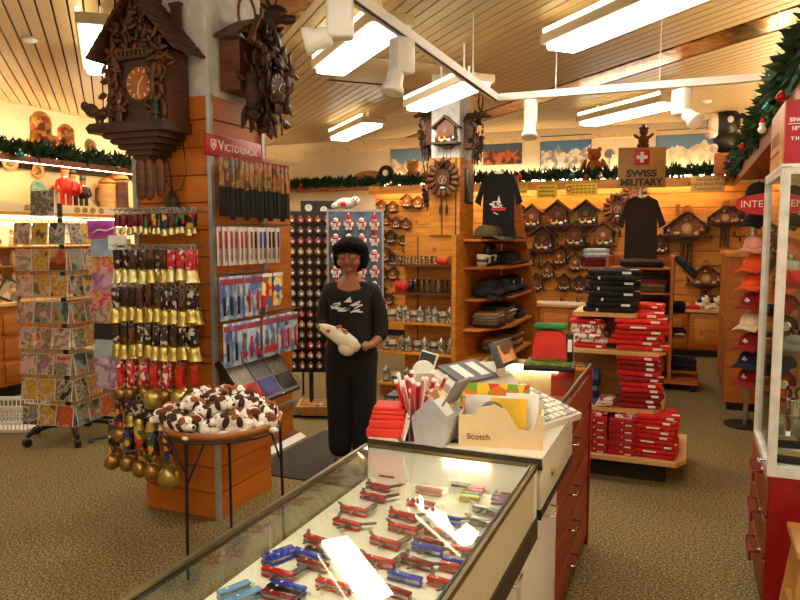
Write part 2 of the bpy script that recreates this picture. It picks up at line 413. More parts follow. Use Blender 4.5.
# --- the big chalet cuckoo clock on the front of the pillar
def leafcard(mb, c, L, w, yaw, pitch, n=(0, -1, 0)):
    """a carved leaf: lens with a raised rib, lying in the xz plane"""
    pts = []
    for i in range(7):
        t = i/6; pts.append((t*L, w*math.sin(PI*t)**0.8))
    M = Matrix.Translation(c) @ Matrix.Rotation(yaw, 4, 'Z') @ Matrix.Rotation(-pitch, 4, 'Y')
    vs = [(x, 0, y) for x, y in pts]+[(x, 0, -y) for x, y in pts]+[(x, -0.35*w, 0) for x, y in pts]+[(x, 0.1*w, 0) for x, y in pts]
    fs = []
    for i in range(6):
        fs += [(i, i+1, 14+i+1, 14+i), (7+i, 14+i, 14+i+1, 7+i+1), (i, 21+i, 21+i+1, i+1), (7+i, 7+i+1, 21+i+1, 21+i)]
    o = mb.M; mb.M = o @ M; mb.add(vs, fs, True); mb.M = o
def fir(mb, c, h, m1, m2):
    mb.use(m2).cyl(c, (c[0], c[1], c[2]+h*0.3), h*0.06)
    mb.use(m1)
    for k in range(3): mb.cyl((c[0], c[1], c[2]+h*(0.2+0.24*k)), (c[0], c[1], c[2]+h*(0.56+0.22*k)), h*(0.24-0.06*k), 0.002, n=8)
def man(mb, c, h, coat, legs):
    x, y, z = c
    mb.use(legs).cyl((x-h*.07, y, z), (x-h*.06, y, z+h*.45), h*.06).cyl((x+h*.07, y, z), (x+h*.06, y, z+h*.45), h*.06)
    mb.use(coat).lathe([(h*.13, 0), (h*.15, h*.1), (h*.12, h*.3), (h*.05, h*.36)], (x, y, z+h*.42), n=8)
    mb.tube([(x-h*.12, y, z+h*.7), (x-h*.2, y-h*.05, z+h*.55), (x-h*.12, y-h*.14, z+h*.5)], h*.045)
    mb.tube([(x+h*.12, y, z+h*.7), (x+h*.2, y-h*.05, z+h*.55), (x+h*.12, y-h*.14, z+h*.5)], h*.045)
    mb.use(SKIN).ball((x, y, z+h*.86), h*.1, 8, 6).use(coat).lathe([(h*.15, 0), (h*.08, h*.02), (h*.06, h*.1)], (x, y, z+h*.92), n=8)
def dial_part(t, c, r, face, num, parent_name='dial', ry=0):
    d = MB(face).cyl((c[0], c[1], c[2]), (c[0], c[1]-0.02*r/0.08, c[2]), r, r*0.96, 20)
    d.use(num)
    for k in range(12):
        a = k*PI/6; d.box((c[0]+r*.78*math.sin(a), c[1]-0.021*r/0.08, c[2]+r*.78*math.cos(a)), (r*.06, r*.05, r*.2), ry=a)
    o = d.build(parent_name, None, t)
    for a, L in ((0.7, .55), (3.3, .7)):
        MB(PAPER).box((c[0]+r*L*.45*math.sin(a), c[1]-0.024*r/0.08, c[2]+r*L*.45*math.cos(a)), (r*.07, r*.03, r*L), ry=a).build('clock_hand', None, o)
    return o
def pinecone(t, x, y, z, L, m, r=0.022):
    w = MB(m); pr = [(0.004, 0)]
    for k in range(9):
        a = k/8; pr += [(r*(0.55+0.55*math.sin(PI*(0.15+0.75*a)))*1.0, L*a), (r*(0.42+0.5*math.sin(PI*(0.15+0.75*a))), L*a+L*0.06)]
    w.lathe(pr+[(0.003, L*1.1)], (x, y, z), n=10); return w
t = thing('cuckoo_clock', 'big dark chalet cuckoo clock with shingled roof at the upper left of the orange pillar', 'clock', (-2.735, 3.15, 2.21)); t.scale = (1.08, .55, 1.06)
b = MB(DKWOOD).lim((-0.19, -0.32, 0), (0.17, -0.005, 0.34)).prism([(-0.19, 0.34), (0.17, 0.34), (-0.01, 0.60)], -0.32, -0.005)
b.use(SHINGLE)
for k in range(9): b.box((0.172, -0.16, 0.02+0.038*k), (0.012, 0.31, 0.036), ry=0.12)
b.build('case', None, t)
rf = MB(SHINGLE)
for sgn in (-1, 1):
    n = 9; L = 0.42; ang = math.atan2(0.30, 0.27)
    for k in range(n):
        s0 = k/n; cx = -0.01+sgn*(0.27*s0+0.018); cz = 0.625-0.30*s0-0.012
        rf.box((cx, -0.185, cz), (0.055, 0.44, 0.016), ry=sgn*(ang-0.08))
rf.box((-0.01, -0.185, 0.64), (0.03, 0.45, 0.03), ry=PI/4)
rf.build('roof', None, t)
MB(SHINGLE).box((0.13, -0.05, 0.53), (0.05, 0.05, 0.12)).box((0.13, -0.05, 0.595), (0.065, 0.065, 0.015)).build('chimney', None, t)
dial_part(t, (0.02, -0.325, 0.185), 0.084, wood('amber_dial', (196, 112, 34), (150, 80, 22)), PAPER)
bc = MB(DKWOOD).lim((-0.12, -0.37, 0.305), (0.09, -0.31, 0.318)); bc.use(MIDWOOD)
for k in range(8): bc.box((-0.105+0.027*k, -0.365, 0.33), (0.012, 0.008, 0.035))
bc.lim((-0.12, -0.372, 0.345), (0.09, -0.360, 0.352)); bc.build('balcony', None, t)
fg = MB()
for k, (cx, co) in enumerate(((-0.05, PAPER), (0.0, REDP), (0.045, PAPER))): man(fg, (cx, -0.345, 0.318), 0.06, co, DKWOOD)
fg.build('dancers', None, t)
gv = MB(MIDWOOD)
rr = random.Random(4)
for k in range(80):
    a = rr.uniform(0, 2*PI); s = rr.choice((-1, 1))
    q = rr.random(); leafcard(gv, (-0.01+s*(0.02+0.16*q), -0.325-rr.uniform(0, .05), 0.56-0.25*q-rr.uniform(0, .10)), 0.07, 0.018, 0, a)
for k in range(60):
    s = rr.choice((-1, 1)); leafcard(gv, (s*rr.uniform(.1, .18), -0.325-rr.uniform(0, .05), rr.uniform(.03, .33)), 0.065, 0.017, 0, rr.uniform(0, 2*PI))
gv.build('carved_leaves', None, t)
for x, y, h, m_ in ((-.165, -.36, .16, DKWOOD), (.13, -.38, .13, mat('dark_green_carving', (38, 52, 30), .7)), (.165, -.35, .1, DKWOOD)):
    fr = MB(); fir(fr, (x, y, 0.0), h, m_, DKWOOD); fr.build('fir_tree', None, t)
st = MB(MIDWOOD).tube([(0.11, -0.36, 0.06), (0.11, -0.37, 0.2), (0.12, -0.36, 0.27), (0.145, -0.36, 0.27), (0.15, -0.36, 0.23)], 0.012); st.build('alphorn', None, t)
pf = MB(DKWOOD).prism([(-0.27, 0.0), (-0.3, -0.02), (-0.28, -0.05), (0.19, -0.05), (0.19, 0.0)], -0.42, -0.005)
for k in range(5): pf.prism([(-0.2+0.035*k, -0.05-0.027*k), (-0.215+0.035*k, -0.065-0.027*k), (-0.19+0.035*k, -0.08-0.027*k), (0.15-0.03*k, -0.08-0.027*k), (0.15-0.03*k, -0.05-0.027*k)], -0.38+0.03*k, -0.005)
pf.build('base_shelf', None, t)
bi = MB(DKWOOD).ball((-0.30, -0.33, 0.075), (0.055, 0.03, 0.035), rot=Matrix.Rotation(0.4, 3, 'Y')).ball((-0.345, -0.33, 0.1), 0.025).ball((-0.24, -0.33, 0.05), (0.05, 0.035, 0.03)).cyl((-0.26, -0.33, 0), (-0.27, -0.33, 0.06), 0.012).cyl((-0.23, -0.34, 0), (-0.22, -0.34, 0.06), 0.012)
bi.tube([(-0.22, -0.34, 0.08), (-0.17, -0.35, 0.06), (-0.12, -0.36, 0.02)], 0.01); bi.build('carved_deer', None, t)
man_ = MB(); man(man_, (-0.1, -0.37, 0.0), 0.12, DKWOOD, MIDWOOD); man_.build('carved_hunter', None, t)
for x, y, L in ((-0.02, -0.28, 0.17), (0.025, -0.26, 0.17), (0.075, -0.22, 0.15)):
    MB(MIDWOOD).lathe([(0.006, 0), (0.026, 0.015), (0.029, 0.05), (0.029, L), (0.02, L+0.03), (0.004, L+0.04)], (x, y, -0.20-L-0.02), n=12).build('weight', None, t)
pd = MB(DKWOOD).cyl((0.08, -0.1, -0.18), (0.10, -0.1, -0.36), 0.006)
leafcard(pd, (0.09, -0.1, -0.33), 0.13, 0.05, 0, -PI/2); pd.build('pendulum', None, t)
MB(BLACK).tube([(0.14, -0.03, -0.05), (0.16, -0.03, -0.24), (0.13, -0.04, -0.33), (0.08, -0.05, -0.34), (0.05, -0.08, -0.28)], 0.0035).build('chain', None, t)

# --- carved hunting clock on the side of the pillar
t = thing('cuckoo_clock', 'dark carved hunting cuckoo clock with antlers above the red sign on the pillar side', 'clock', (PU1+0.002, 3.42, 2.40), PI/2, sc=1.08)
# local: x along the wall (room +v), -y out from the wall
MB(wood('red_brown_case', (120, 58, 26), (88, 40, 18))).lim((-0.15, -0.12, 0), (0.15, -0.001, 0.26)).build('case', None, t)
MB(DKWOOD).prism([(-0.2, 0.25), (0, 0.36), (0.2, 0.25), (0.2, 0.27), (0, 0.385), (-0.2, 0.27)], -0.15, -0.001).build('roof', None, t)
dial_part(t, (0.03, -0.215, 0.03), 0.075, DKWOOD, mat('dial_numeral', (236, 214, 170), .5))
cv = MB(DKWOOD)
for k in range(190):
    a = rr.uniform(0, 2*PI); ra = rr.uniform(0.06, 0.19)
    leafcard(cv, (0.03+ra*math.cos(a)*.8, -0.13-rr.uniform(0, .09), 0.10+ra*math.sin(a)*1.45), 0.085, 0.026, rr.uniform(-.8, .8), rr.uniform(0, 2*PI))
cv.build('carved_leaves', None, t)
hd = MB(DKWOOD).ball((0.03, -0.22, 0.40), (0.045, 0.07, 0.05)).ball((0.04, -0.29, 0.37), (0.025, 0.05, 0.025)).cyl((0.02, -0.13, 0.3), (0.03, -0.2, 0.38), 0.05, 0.04)
for s in (-1, 1): hd.ball((0.03+s*0.06, -0.19, 0.43), (0.03, 0.01, 0.014))
hd.build('stag_head', None, t)
an = MB(MIDWOOD)
for s in (-1, 1):
    an.tube([(0.03+s*.02, -0.2, 0.44), (0.03+s*.07, -0.19, 0.5), (0.03+s*.08, -0.2, 0.58), (0.03+s*.05, -0.2, 0.65)], [.011, .010, .008, .003])
    an.tube([(0.03+s*.07, -0.19, 0.5), (0.03+s*.12, -0.21, 0.54)], [.008, .003]); an.tube([(0.03+s*.08, -0.2, 0.57), (0.03+s*.13, -0.2, 0.62)], [.007, .003])
an.build('antlers', None, t)
hb = MB(DKWOOD).ball((-0.09, -0.15, 0.0), (0.04, 0.04, 0.12)).ball((-0.1, -0.16, -0.12), 0.035).tube([(-0.1, -0.15, -0.12), (-0.11, -0.17, -0.19)], .012)
hb.build('carved_hare', None, t)
bd = MB(DKWOOD).ball((0.13, -0.2, 0.05), (0.045, 0.04, 0.11)).ball((0.14, -0.21, -0.06), 0.028).cyl((0.14, -0.22, -0.06), (0.15, -0.24, -0.1), 0.012, 0.002)
bd.build('carved_pheasant', None, t)
MB(MIDWOOD).cyl((-0.16, -0.17, 0.28), (0.24, -0.22, 0.12), 0.012).cyl((-0.1, -0.2, 0.36), (-0.17, -0.2, 0.22), 0.014, .02).build('carved_rifle', None, t)
hn = MB(wood('tan_horn', (150, 96, 48), (110, 66, 30))).tube([(-0.12+0.075*math.cos(a), -0.15, 0.36+0.1*math.sin(a)) for a in [i*PI/8-0.6 for i in range(13)]], 0.008); hn.build('hunting_horn', None, t)

tp = MB(DKWOOD)
for k in range(5): leafcard(tp, (-0.1+0.05*k, -0.13, -0.06), 0.15, 0.03, 0, -PI/2+0.2*(k-2))
tp.build('hanging_leaves', None, t)

# --- red sign
t = thing('shop_sign', 'red sign with white lettering above the knives on the pillar', 'sign', (PU1+0.012, 3.36, 2.095), PI/2)
MB(mat('sign_red', (178, 26, 22), 0.4)).rbox((0, 0, 0), (0.52, 0.02, 0.115), 0.004).build('panel', None, t)
M = Matrix.Translation((0.04, -0.011, 0)) @ Matrix.Rotation(PI/2, 4, 'X')
tx = MB(PAPER).text('V', 0.078, Matrix.Translation((-0.135, -0.011, 0.003)) @ Matrix.Rotation(PI/2, 4, 'X'), 0.001).text('ICTORINOX', 0.058, Matrix.Translation((0.055, -0.011, -0.004)) @ Matrix.Rotation(PI/2, 4, 'X'), 0.001)
tx.build('lettering', None, t)
em = MB(PAPER).prism([(-0.225, 0.03), (-0.18, 0.03), (-0.178, -0.005), (-0.2025, -0.03), (-0.227, -0.005)], -0.0125, -0.0105)
em.use(REDP).prism([(-0.2185, 0.024), (-0.1865, 0.024), (-0.185, -0.003), (-0.2025, -0.022), (-0.22, -0.003)], -0.0135, -0.012).use(PAPER).box((-0.2025, -0.014, 0.003), (0.008, 0.002, 0.03)).box((-0.2025, -0.014, 0.003), (0.026, 0.002, 0.008)); em.build('emblem', None, t)
struct('trim_11', MB(ALU).lim((PU1+0.001, 3.63, 0.5), (PU1+0.02, 3.655, 2.3)).lim((PU1+0.001, 3.64, .5), (PU1+.012, 3.98, .52)))
side = MB(wood('side_board', (196, 120, 40), (170, 96, 30))).lim((PU1-0.03, 3.701, 0.3), (PU1, 3.97, 2.0)); struct('trim_12', side)

# --- packs hanging on the pillar side (face +u)
PK = {}
def pack(kind):
    def make():
        if kind == 'sheath':
            t = thing('knife_pouch', 'x', 'pouch')
            MB(prints('pouch_print', [(60, 46, 44), (176, 76, 52), (150, 120, 56), (190, 140, 90), (70, 80, 66), (120, 56, 46), (40, 36, 40)], 11, kind='NOISE')).rbox((0, 0, -0.08), (0.032, 0.012, 0.16), 0.004).build('printed_sleeve', None, t)
            MB(DARKFAB).rbox((0, 0, -0.235), (0.034, 0.014, 0.15), 0.004).build('black_tip', None, t)
            MB(mat('pink_band', (150, 60, 52), .5)).box((0, 0, -0.008), (0.036, 0.015, 0.014)).build('band', None, t)
        elif kind in ('redknife', 'blueknife', 'blackknife'):
            t = thing('knife_pack', 'x', 'knife')
            MB(mat('pale_card', (216, 208, 200), .4)).rbox((0, 0, -0.11), (0.04, 0.006, 0.22), 0.002).build('backing_card', None, t)
            hm = {'redknife': mat('handle_red', (168, 52, 52), .4), 'blueknife': BLUEP, 'blackknife': BLACK}[kind]
            MB(hm).rbox((0, -0.006, -0.075), (0.014, 0.008, 0.10), 0.003).build('handle', None, t)
            MB(STEEL).prism([(-0.006, -0.125), (0.006, -0.125), (0.006, -0.2), (-0.004, -0.19)], -0.008, -0.005).build('blade', None, t)
        elif kind in ('bluepack', 'scissors', 'tool'):
            t = thing('blister_pack', 'x', 'blister pack')
            MB(prints('pack_blue', [(60, 96, 160), (110, 140, 186), (186, 196, 206), (40, 50, 96)], 9, kind='NOISE')).rbox((0, 0, -0.12), (0.075, 0.006, 0.24), 0.003).build('backing_card', None, t)
            MB(mat('pack_header', (140, 60, 80), .4)).box((0, -0.004, -0.03), (0.07, 0.003, 0.03)).build('header', None, t)
            if kind == 'bluepack': MB(REDP).rbox((0.0, -0.01, -0.15), (0.014, 0.01, 0.12), 0.004).build('knife', None, t)
            elif kind == 'scissors':
                s = MB(REDP)
                for q in (-1, 1): s.tube([(q*.016+.012*math.cos(a), -.009, -.19+.02*math.sin(a)) for a in [i*PI/5 for i in range(10)]], .004, closed=True)
                s.use(STEEL).box((-.004, -.009, -.12), (.008, .003, .1), ry=.1).box((.004, -.01, -.12), (.008, .003, .1), ry=-.1); s.build('scissors', None, t)
            else: MB(BLACK).rbox((-.01, -.01, -.16), (.016, .01, .1), .004).use(STEEL).box((-.01, -.01, -.08), (.01, .003, .06)).build('tool', None, t)
        elif kind == 'bottle':
            t = thing('hanging_pack', 'x', 'pack')
            MB(prints('fruit_pack', [(232, 190, 60), (196, 40, 40), (240, 220, 160), (70, 110, 190)], 24)).rbox((0, 0, -.1), (.1, .008, .2), .003).build('printed_card', None, t)
            MB(PAPER).box((0, -.006, -.01), (.1, .002, .02)).build('header', None, t)
        t.children[0]; return t
    return make
for k in ('sheath', 'redknife', 'blueknife', 'blackknife', 'bluepack', 'scissors', 'tool', 'bottle'): PK[k] = Kind(pack(k))
for i in range(22):
    v0 = 3.12+0.031*i; dz = -0.003*i
    PK['sheath'].put((-2.32+0.007*(i % 3), v0, 2.035), PI/2+rnd.uniform(-.25, .1), 'long printed pouch with black tip, %s from left under the red sign' % ORD[i], 'pouches under the red sign', (1.0, 1, 1.05+0.05*(i % 4 == 3)))
for i in range(18):
    kd = 'redknife' if i < 9 else ('blackknife' if i in (9, 10, 14, 16) else 'blueknife')
    col = {'redknife': 'red', 'blueknife': 'blue', 'blackknife': 'black'}[kd]
    PK[kd].put((-2.33+0.015*(i % 3), 3.10+0.031*i, 1.655), PI/2+rnd.uniform(-.15, .1), '%s handled kitchen knife on pale card, %s from left in its row' % (col, ORD[i]), 'carded knives on the pillar', (1, 1, .95))
row = [('tool', 3.12, 'silver tool on pale card'), ('tool', 3.19, 'black tool in a narrow pack'), ('tool', 3.26, 'black and steel tool pack'), ('bluepack', 3.36, 'tall pack with a red knife'), ('bluepack', 3.45, 'blue pack with a red knife'), ('bottle', 3.56, 'blue pack with yellow and red fruit picture'), ('bottle', 3.69, 'second blue pack with yellow fruit picture'), ]
for i, (kd, v0, lb) in enumerate(row):
    PK[kd].put((-2.32, 3.12+(v0-3.12)*.93, 1.385), PI/2-.05, '%s, %s from left in the third pack row' % (lb, ORD[i]), 'third row of packs on the pillar', (1, 1, 1.0))
row = [('tool', 3.13), ('tool', 3.20), ('scissors', 3.28), ('bluepack', 3.35), ('scissors', 3.43), ('scissors', 3.53), ('scissors', 3.62), ('bluepack', 3.71), ('bluepack', 3.75), ('bluepack', 3.79), ('bluepack', 3.83), ('bluepack', 3.88)]
for i, (kd, v0) in enumerate(row):
    lb = {'tool': 'blue carded pocket tool', 'scissors': 'blue carded scissors with red grips', 'bluepack': 'blue blister pack with a red knife'}[kd]
    PK[kd].put((-2.31+.01*(i % 2), 3.13+(v0-3.13)*.9, 1.13), PI/2-.05, '%s, %s from left in the lowest pack row' % (lb, ORD[i]), 'lowest row of packs on the pillar', (1, 1, 1.0))
# hook rails
for z, v0, v1, nm in ((2.045, 3.17, 3.93, 'printed pouches'), (1.665, 3.15, 3.84, 'white knife packs'), (1.395, 3.15, 3.72, 'third row of packs'), (1.14, 3.15, 3.9, 'lowest row of packs')):
    t = thing('hook_rail', 'steel hook rail holding the %s on the pillar side' % nm, 'hook rail', (PU1, 0, z))
    MB(STEEL).lim((0.0, v0, -0.006), (0.008, v1, 0.006)).build('bar', None, t)
    hk = MB(STEEL); q = v0
    while q < v1: hk.cyl((0.004, q+.01, 0), (0.14, q+.01, 0.012), 0.0025, n=5); q += 0.07
    hk.build('hooks', None, t)
# slanted knife tray
t = thing('knife_display_tray', 'slanted black tray of red, violet and black handled knives below the packs', 'display', (PU1+0.12, 3.43, 0.79), PI/2, None, .86)
t.rotation_euler = (R(-38), 0, PI/2)
MB(BLACK).rbox((0, 0.012, 0), (0.66, 0.03, 0.36), 0.004).lim((-.335, -.02, -.18), (-.325, .03, .18)).build('tray', None, t)
for k, (c, hm) in enumerate((((206, 196, 176), REDP), ((120, 116, 150), mat('violet_handle', (74, 74, 160), .5)), ((120, 112, 104), BLACK))):
    x0 = -0.21+0.21*k
    p = MB(mat('liner_%d' % k, c, .5)).box((x0, -0.005, 0), (0.2, 0.004, 0.34)).build('section_card', None, t, 'card with %s handled knives' % ('red', 'violet', 'black')[k])
    MB(REDC).box((x0-.03, -.008, .15), (.1, .003, .025)).build('brand_strip', None, p)
    for q in range(7):
        kn = MB(STEEL).box((x0-.08+.027*q, -.012, .04), (.012, .003, .16)); kn.use(hm).rbox((x0-.08+.027*q, -.014, -.09), (.021, .012, .12), .004); kn.build('knife', None, t)
MB(CLEAR).box((0, -.03, 0), (.66, .003, .36)).build('cover_pane', None, t)
t = thing('floor_poster_stand', 'dark brown sloping board with white lower edge on the floor behind the plush dogs', 'display board', (-2.80, 4.55, 0.0), PI/2)
t.rotation_euler = (R(-58), 0, PI/2)
MB(prints('brown_poster', [(70, 46, 30), (96, 62, 38), (120, 70, 44)], 4, kind='NOISE')).rbox((0, 0.02, 0.25), (0.5, 0.02, 0.48), .004).build('board', None, t)
MB(PAPER).box((0, 0.006, 0.035), (.5, .01, .06)).build('white_edge', None, t)

# ================================================================= COWBELLS on the front of the pillar
STRAPS = {'dark': prints('strap_dark', [(40, 22, 16), (66, 36, 22), (30, 18, 14), (190, 180, 160)], 60), 'brown': prints('strap_brown', [(74, 40, 22), (52, 28, 18), (110, 66, 36), (40, 24, 18)], 50),
          'wine': prints('strap_wine', [(110, 14, 24), (70, 10, 18), (140, 20, 30)], 60), 'reddot': prints('strap_red_dotted', [(190, 24, 40), (214, 60, 70), (236, 210, 200), (176, 20, 34)], 60),
          'red': prints('strap_red', [(190, 30, 20), (214, 44, 28), (160, 20, 18)], 40), 'flower': prints('strap_flower', [(24, 22, 24), (190, 40, 30), (220, 170, 40), (40, 110, 60), (26, 24, 30), (40, 50, 120)], 45)}
BELLM = {'gold': mat('bell_gold', (196, 172, 92), .34, .8), 'cream': mat('pale_brass', (214, 202, 140), .34, .65), 'bronze': mat('bronze', (170, 128, 72), .32, .8)}
def cowbell(strap, bm_, round_=False, L=0.09, w=0.03, r=0.03):
    def make():
        t = thing('cowbell', 'x', 'cowbell')
        s = MB(STRAPS[strap]).rbox((0, 0, -L/2-.012), (w, .008, L), .003).rbox((0, .012, -L/2-.012), (w, .005, L), .002); s.build('strap', None, t)
        MB(STEEL).tube([(.012*math.cos(a), 0, .002+.012*math.sin(a)) for a in [i*PI/4 for i in range(8)]], .002, 5, True).build('hanging_ring', None, t)
        b = MB(BELLM[bm_]); z = -L-.015
        if round_: b.lathe([(.004, 0), (r*.55, -r*.12), (r*.95, -r*.6), (r*1.05, -r*1.2), (r*.85, -r*1.75), (r*.4, -r*2.05), (.003, -r*2.1)], (0, 0, z), n=14, sy=.85)
        else: b.lathe([(r*.45, 0), (r*.6, -r*.1), (r*.72, -r*.9), (r*.95, -r*1.9), (r*1.02, -r*2.0), (r*.9, -r*2.0)], (0, 0, z), n=12, sy=.7)
        b.build('bell', None, t)
        if not round_: MB(BLACK).ball((0, 0, z-r*2.0), r*.25, 6, 5).build('clapper', None, t)
        return t
    return Kind(make)
BK = {'w1': cowbell('wine', 'cream', L=.05, w=.022, r=.014), 'd1': cowbell('flower', 'cream', L=.055, w=.02, r=.013), 'd2': cowbell('dark', 'cream', L=.085, w=.034, r=.03), 'b2': cowbell('brown', 'gold', L=.085, w=.034, r=.032),
      'r2': cowbell('reddot', 'cream', L=.08, w=.036, r=.028), 'd3': cowbell('dark', 'gold', L=.085, w=.032, r=.032), 'l5': cowbell('red', 'gold', True, L=.12, w=.036, r=.05), 'l5b': cowbell('reddot', 'bronze', True, L=.13, w=.03, r=.03),
      'f6': cowbell('flower', 'bronze', True, L=.16, w=.034, r=.042), 'f7': cowbell('flower', 'gold', True, L=.16, w=.036, r=.06), 'k6': cowbell('dark', 'gold', L=.09, w=.06, r=.03)}
DESC = {'w1': 'tiny bell on wine red strap', 'd1': 'tiny bell on black flowered strap', 'd2': 'pale cowbell on dark strap', 'b2': 'golden cowbell on brown strap', 'r2': 'pale cowbell on red and white dotted strap', 'd3': 'gold cowbell on dark studded strap',
        'l5': 'big round gold bell on a red strap', 'l5b': 'round bronze bell on red dotted strap', 'f6': 'round bronze bell on black flowered strap', 'f7': 'large round gold bell on black flowered strap', 'k6': 'gold bell on wide black strap'}
ROWN = ['top', 'second', 'third', 'fourth', 'fifth', 'sixth', 'lowest']
def bellrow(ri, z, u0, u1, kinds, v=3.04, dv=0.07, sag=0.0, BS=1.0):
    n = len(kinds)
    for i, kd in enumerate(kinds):
        u = u0+(u1-u0)*i/(n-1)
        BK[kd].put((u, v-dv*(i % 2)+rnd.uniform(-.01, .01), z+sag*(1-i/(n-1))), rnd.uniform(-.35, .35)+.25, '%s, %s from left, %s bell row' % (DESC[kd], ORD[i], ROWN[ri]), 'bells in the %s row' % ROWN[ri], rnd.uniform(.95, 1.08)*BS, 0, rnd.uniform(-.06, .06))
bellrow(0, 1.74, -2.94, -2.43, ['w1']*11+['d1']*7+['w1']*3+['d1']*5, BS=1.3, dv=.05)
bellrow(1, 1.545, -2.95, -2.425, ['k6', 'd2', 'b2', 'd2', 'b2', 'd2', 'b2', 'd2', 'd2', 'b2', 'd2', 'b2', 'r2', 'r2', 'r2', 'r2', 'r2', 'r2'], BS=1.18)
bellrow(2, 1.335, -2.96, -2.425, ['b2', 'd3', 'd3', 'b2', 'd3', 'b2', 'd3', 'b2', 'd3', 'b2', 'd3', 'b2', 'd3', 'd3', 'b2', 'd3', 'd3', 'b2', 'd3', 'd3'], BS=1.18)
bellrow(3, 1.13, -2.97, -2.425, ['b2', 'd3', 'b2', 'b2', 'd3', 'b2', 'd3', 'd3', 'b2', 'd3', 'b2', 'd3', 'b2', 'd3', 'b2', 'b2', 'd3', 'd3', 'b2', 'd3'], BS=1.15)
bellrow(4, 0.93, -2.92, -2.43, ['l5b', 'l5b', 'l5b', 'l5b', 'l5b', 'l5b', 'l5b', 'l5', 'l5b', 'l5b', 'l5', 'l5', 'l5'], v=2.99)
bellrow(5, 0.73, -2.92, -2.62, ['k6', 'f6', 'k6', 'k6', 'f6', 'k6', 'k6', 'k6', 'f6'], v=2.98)
bellrow(6, 0.56, -2.96, -2.55, ['f6', 'f6', 'f6', 'f6', 'f6', 'f6', 'f7', 'f6', 'f6', 'f7'], v=2.96, sag=.03)
for i, z in enumerate((1.742, 1.547, 1.347, 1.142, 0.942, 0.742, 0.575)):
    t = thing('hook_rail', 'steel hook rail carrying the %s row of bells' % ROWN[i], 'hook rail', (0, PV0, z))
    MB(STEEL).lim((-2.96, -0.008, -.005), (-2.44, 0, .005)).build('bar', None, t)
    hk = MB(STEEL); u = -2.95
    while u < -2.44: hk.cyl((u, -.004, 0), (u, -.2, .008), .0025, n=5); u += .06
    hk.build('hooks', None, t)
tag(MB(PAPER).box((-2.93, 2.99, 1.57), (.13, .004, .08)).use(BLUEP).box((-2.905, 2.987, 1.548), (.06, .003, .012)).build('price_card'), 'white price card with blue print at the left end of the bells', 'price card')
# ================================================================= ROUND TRAY OF PLUSH DOGS
t = thing('round_tray_table', 'round wooden tray on three thin black iron legs in front of the orange pillar', 'table', (-2.135, 2.83, 0))
MB(OAK).lathe([(.01, .645), (.24, .645), (.285, .665), (.297, .70), (.285, .70), (.27, .672), (.01, .665)], n=32).build('tray', None, t)
MB(BLACK).tube([(.292*math.cos(a), .292*math.sin(a), .655) for a in [i*PI/16 for i in range(32)]], .006, 6, True).build('ring', None, t)
for a in (R(-88), R(120), R(35)):
    x, y = .285*math.cos(a), .285*math.sin(a)
    lg = MB(BLACK).cyl((x, y, .655), (x*1.05, y*1.05, 0), .008)
    tx_, ty_ = -math.sin(a), math.cos(a)
    lg.tube([(x*1.01, y*1.01, .45), (x*.8+tx_*.06, y*.8+ty_*.06, .645)], .005).tube([(x*1.01, y*1.01, .5), (x*.98-tx_*.1, y*.98-ty_*.1, .65)], .005)
    lg.build('leg', None, t)
BRN = [mat('plush_brown_%d' % i, c, .95, bump=.4, scale=70) for i, c in enumerate(((112, 58, 24), (70, 40, 22), (150, 84, 40)))]
def dog(br):
    def make():
        t = thing('plush_dog', 'x', 'plush toy')
        b = MB(WHITEF).ball((0, .015, .035), (.038, .05, .034), 10, 8).ball((0, -.04, .062), (.033, .032, .031), 10, 8).ball((0, -.07, .052), (.017, .02, .015), 8, 6)
        for sx in (-1, 1): b.ball((sx*.026, -.035, .012), (.013, .026, .013), 8, 6).ball((sx*.032, .05, .012), (.014, .022, .013), 8, 6)
        b.use(br).ball((0, .025, .047), (.034, .035, .026), 10, 7).ball((-.014, -.036, .077), (.02, .026, .018), 8, 6).ball((.016, -.034, .077), (.016, .024, .017), 8, 6)
        b.ball((0, .07, .035), (.01, .02, .01), 8, 6)
        b.build('body', None, t)
        for sx in (-1, 1): MB(BRN[1]).ball((sx*.034, -.032, .058), (.009, .016, .024), 8, 6, Euler((0, sx*.25, 0)).to_matrix()).build('ear', None, t)
        MB(BLACK).ball((0, -.089, .056), .007, 6, 5).ball((-.013, -.066, .074), .004, 6, 4).ball((.013, -.066, .074), .004, 6, 4).build('nose_and_eyes', None, t)
        return t
    return Kind(make)
DG = [dog(b) for b in BRN]
k = 0; spots = []
for ring, (n, r, z) in enumerate(((15, .232, .668), (10, .145, .69), (7, .15, .735), (4, .06, .745))):
    for i in range(n):
        a = 2*PI*i/n+ring*.4; p = Vector((-2.135+r*math.cos(a), 2.83+r*math.sin(a), z)); q = Matrix.Rotation(-YAW, 3, 'Z') @ (p-Vector((-2.135, 2.83, z)))
        spots.append((('outer ring', 'inner ring', 'upper heap', 'topmost heap')[ring], 'near' if q.y < 0 else 'far', q.x, p, k % 3)); k += 1
for rn, sd, qx, p, c in spots:
    o_ = sorted(s[2] for s in spots if s[0] == rn and s[1] == sd).index(qx)
    DG[c].put(p, rnd.uniform(-1.2, 1.4), 'white and %s plush dog, %s from left, %s side of tray %s' % (('brown', 'dark brown', 'tan')[c], ORD[o_], sd, rn), 'plush dogs in the tray', 1.17, rnd.uniform(-.3, .3), rnd.uniform(-.3, .3))
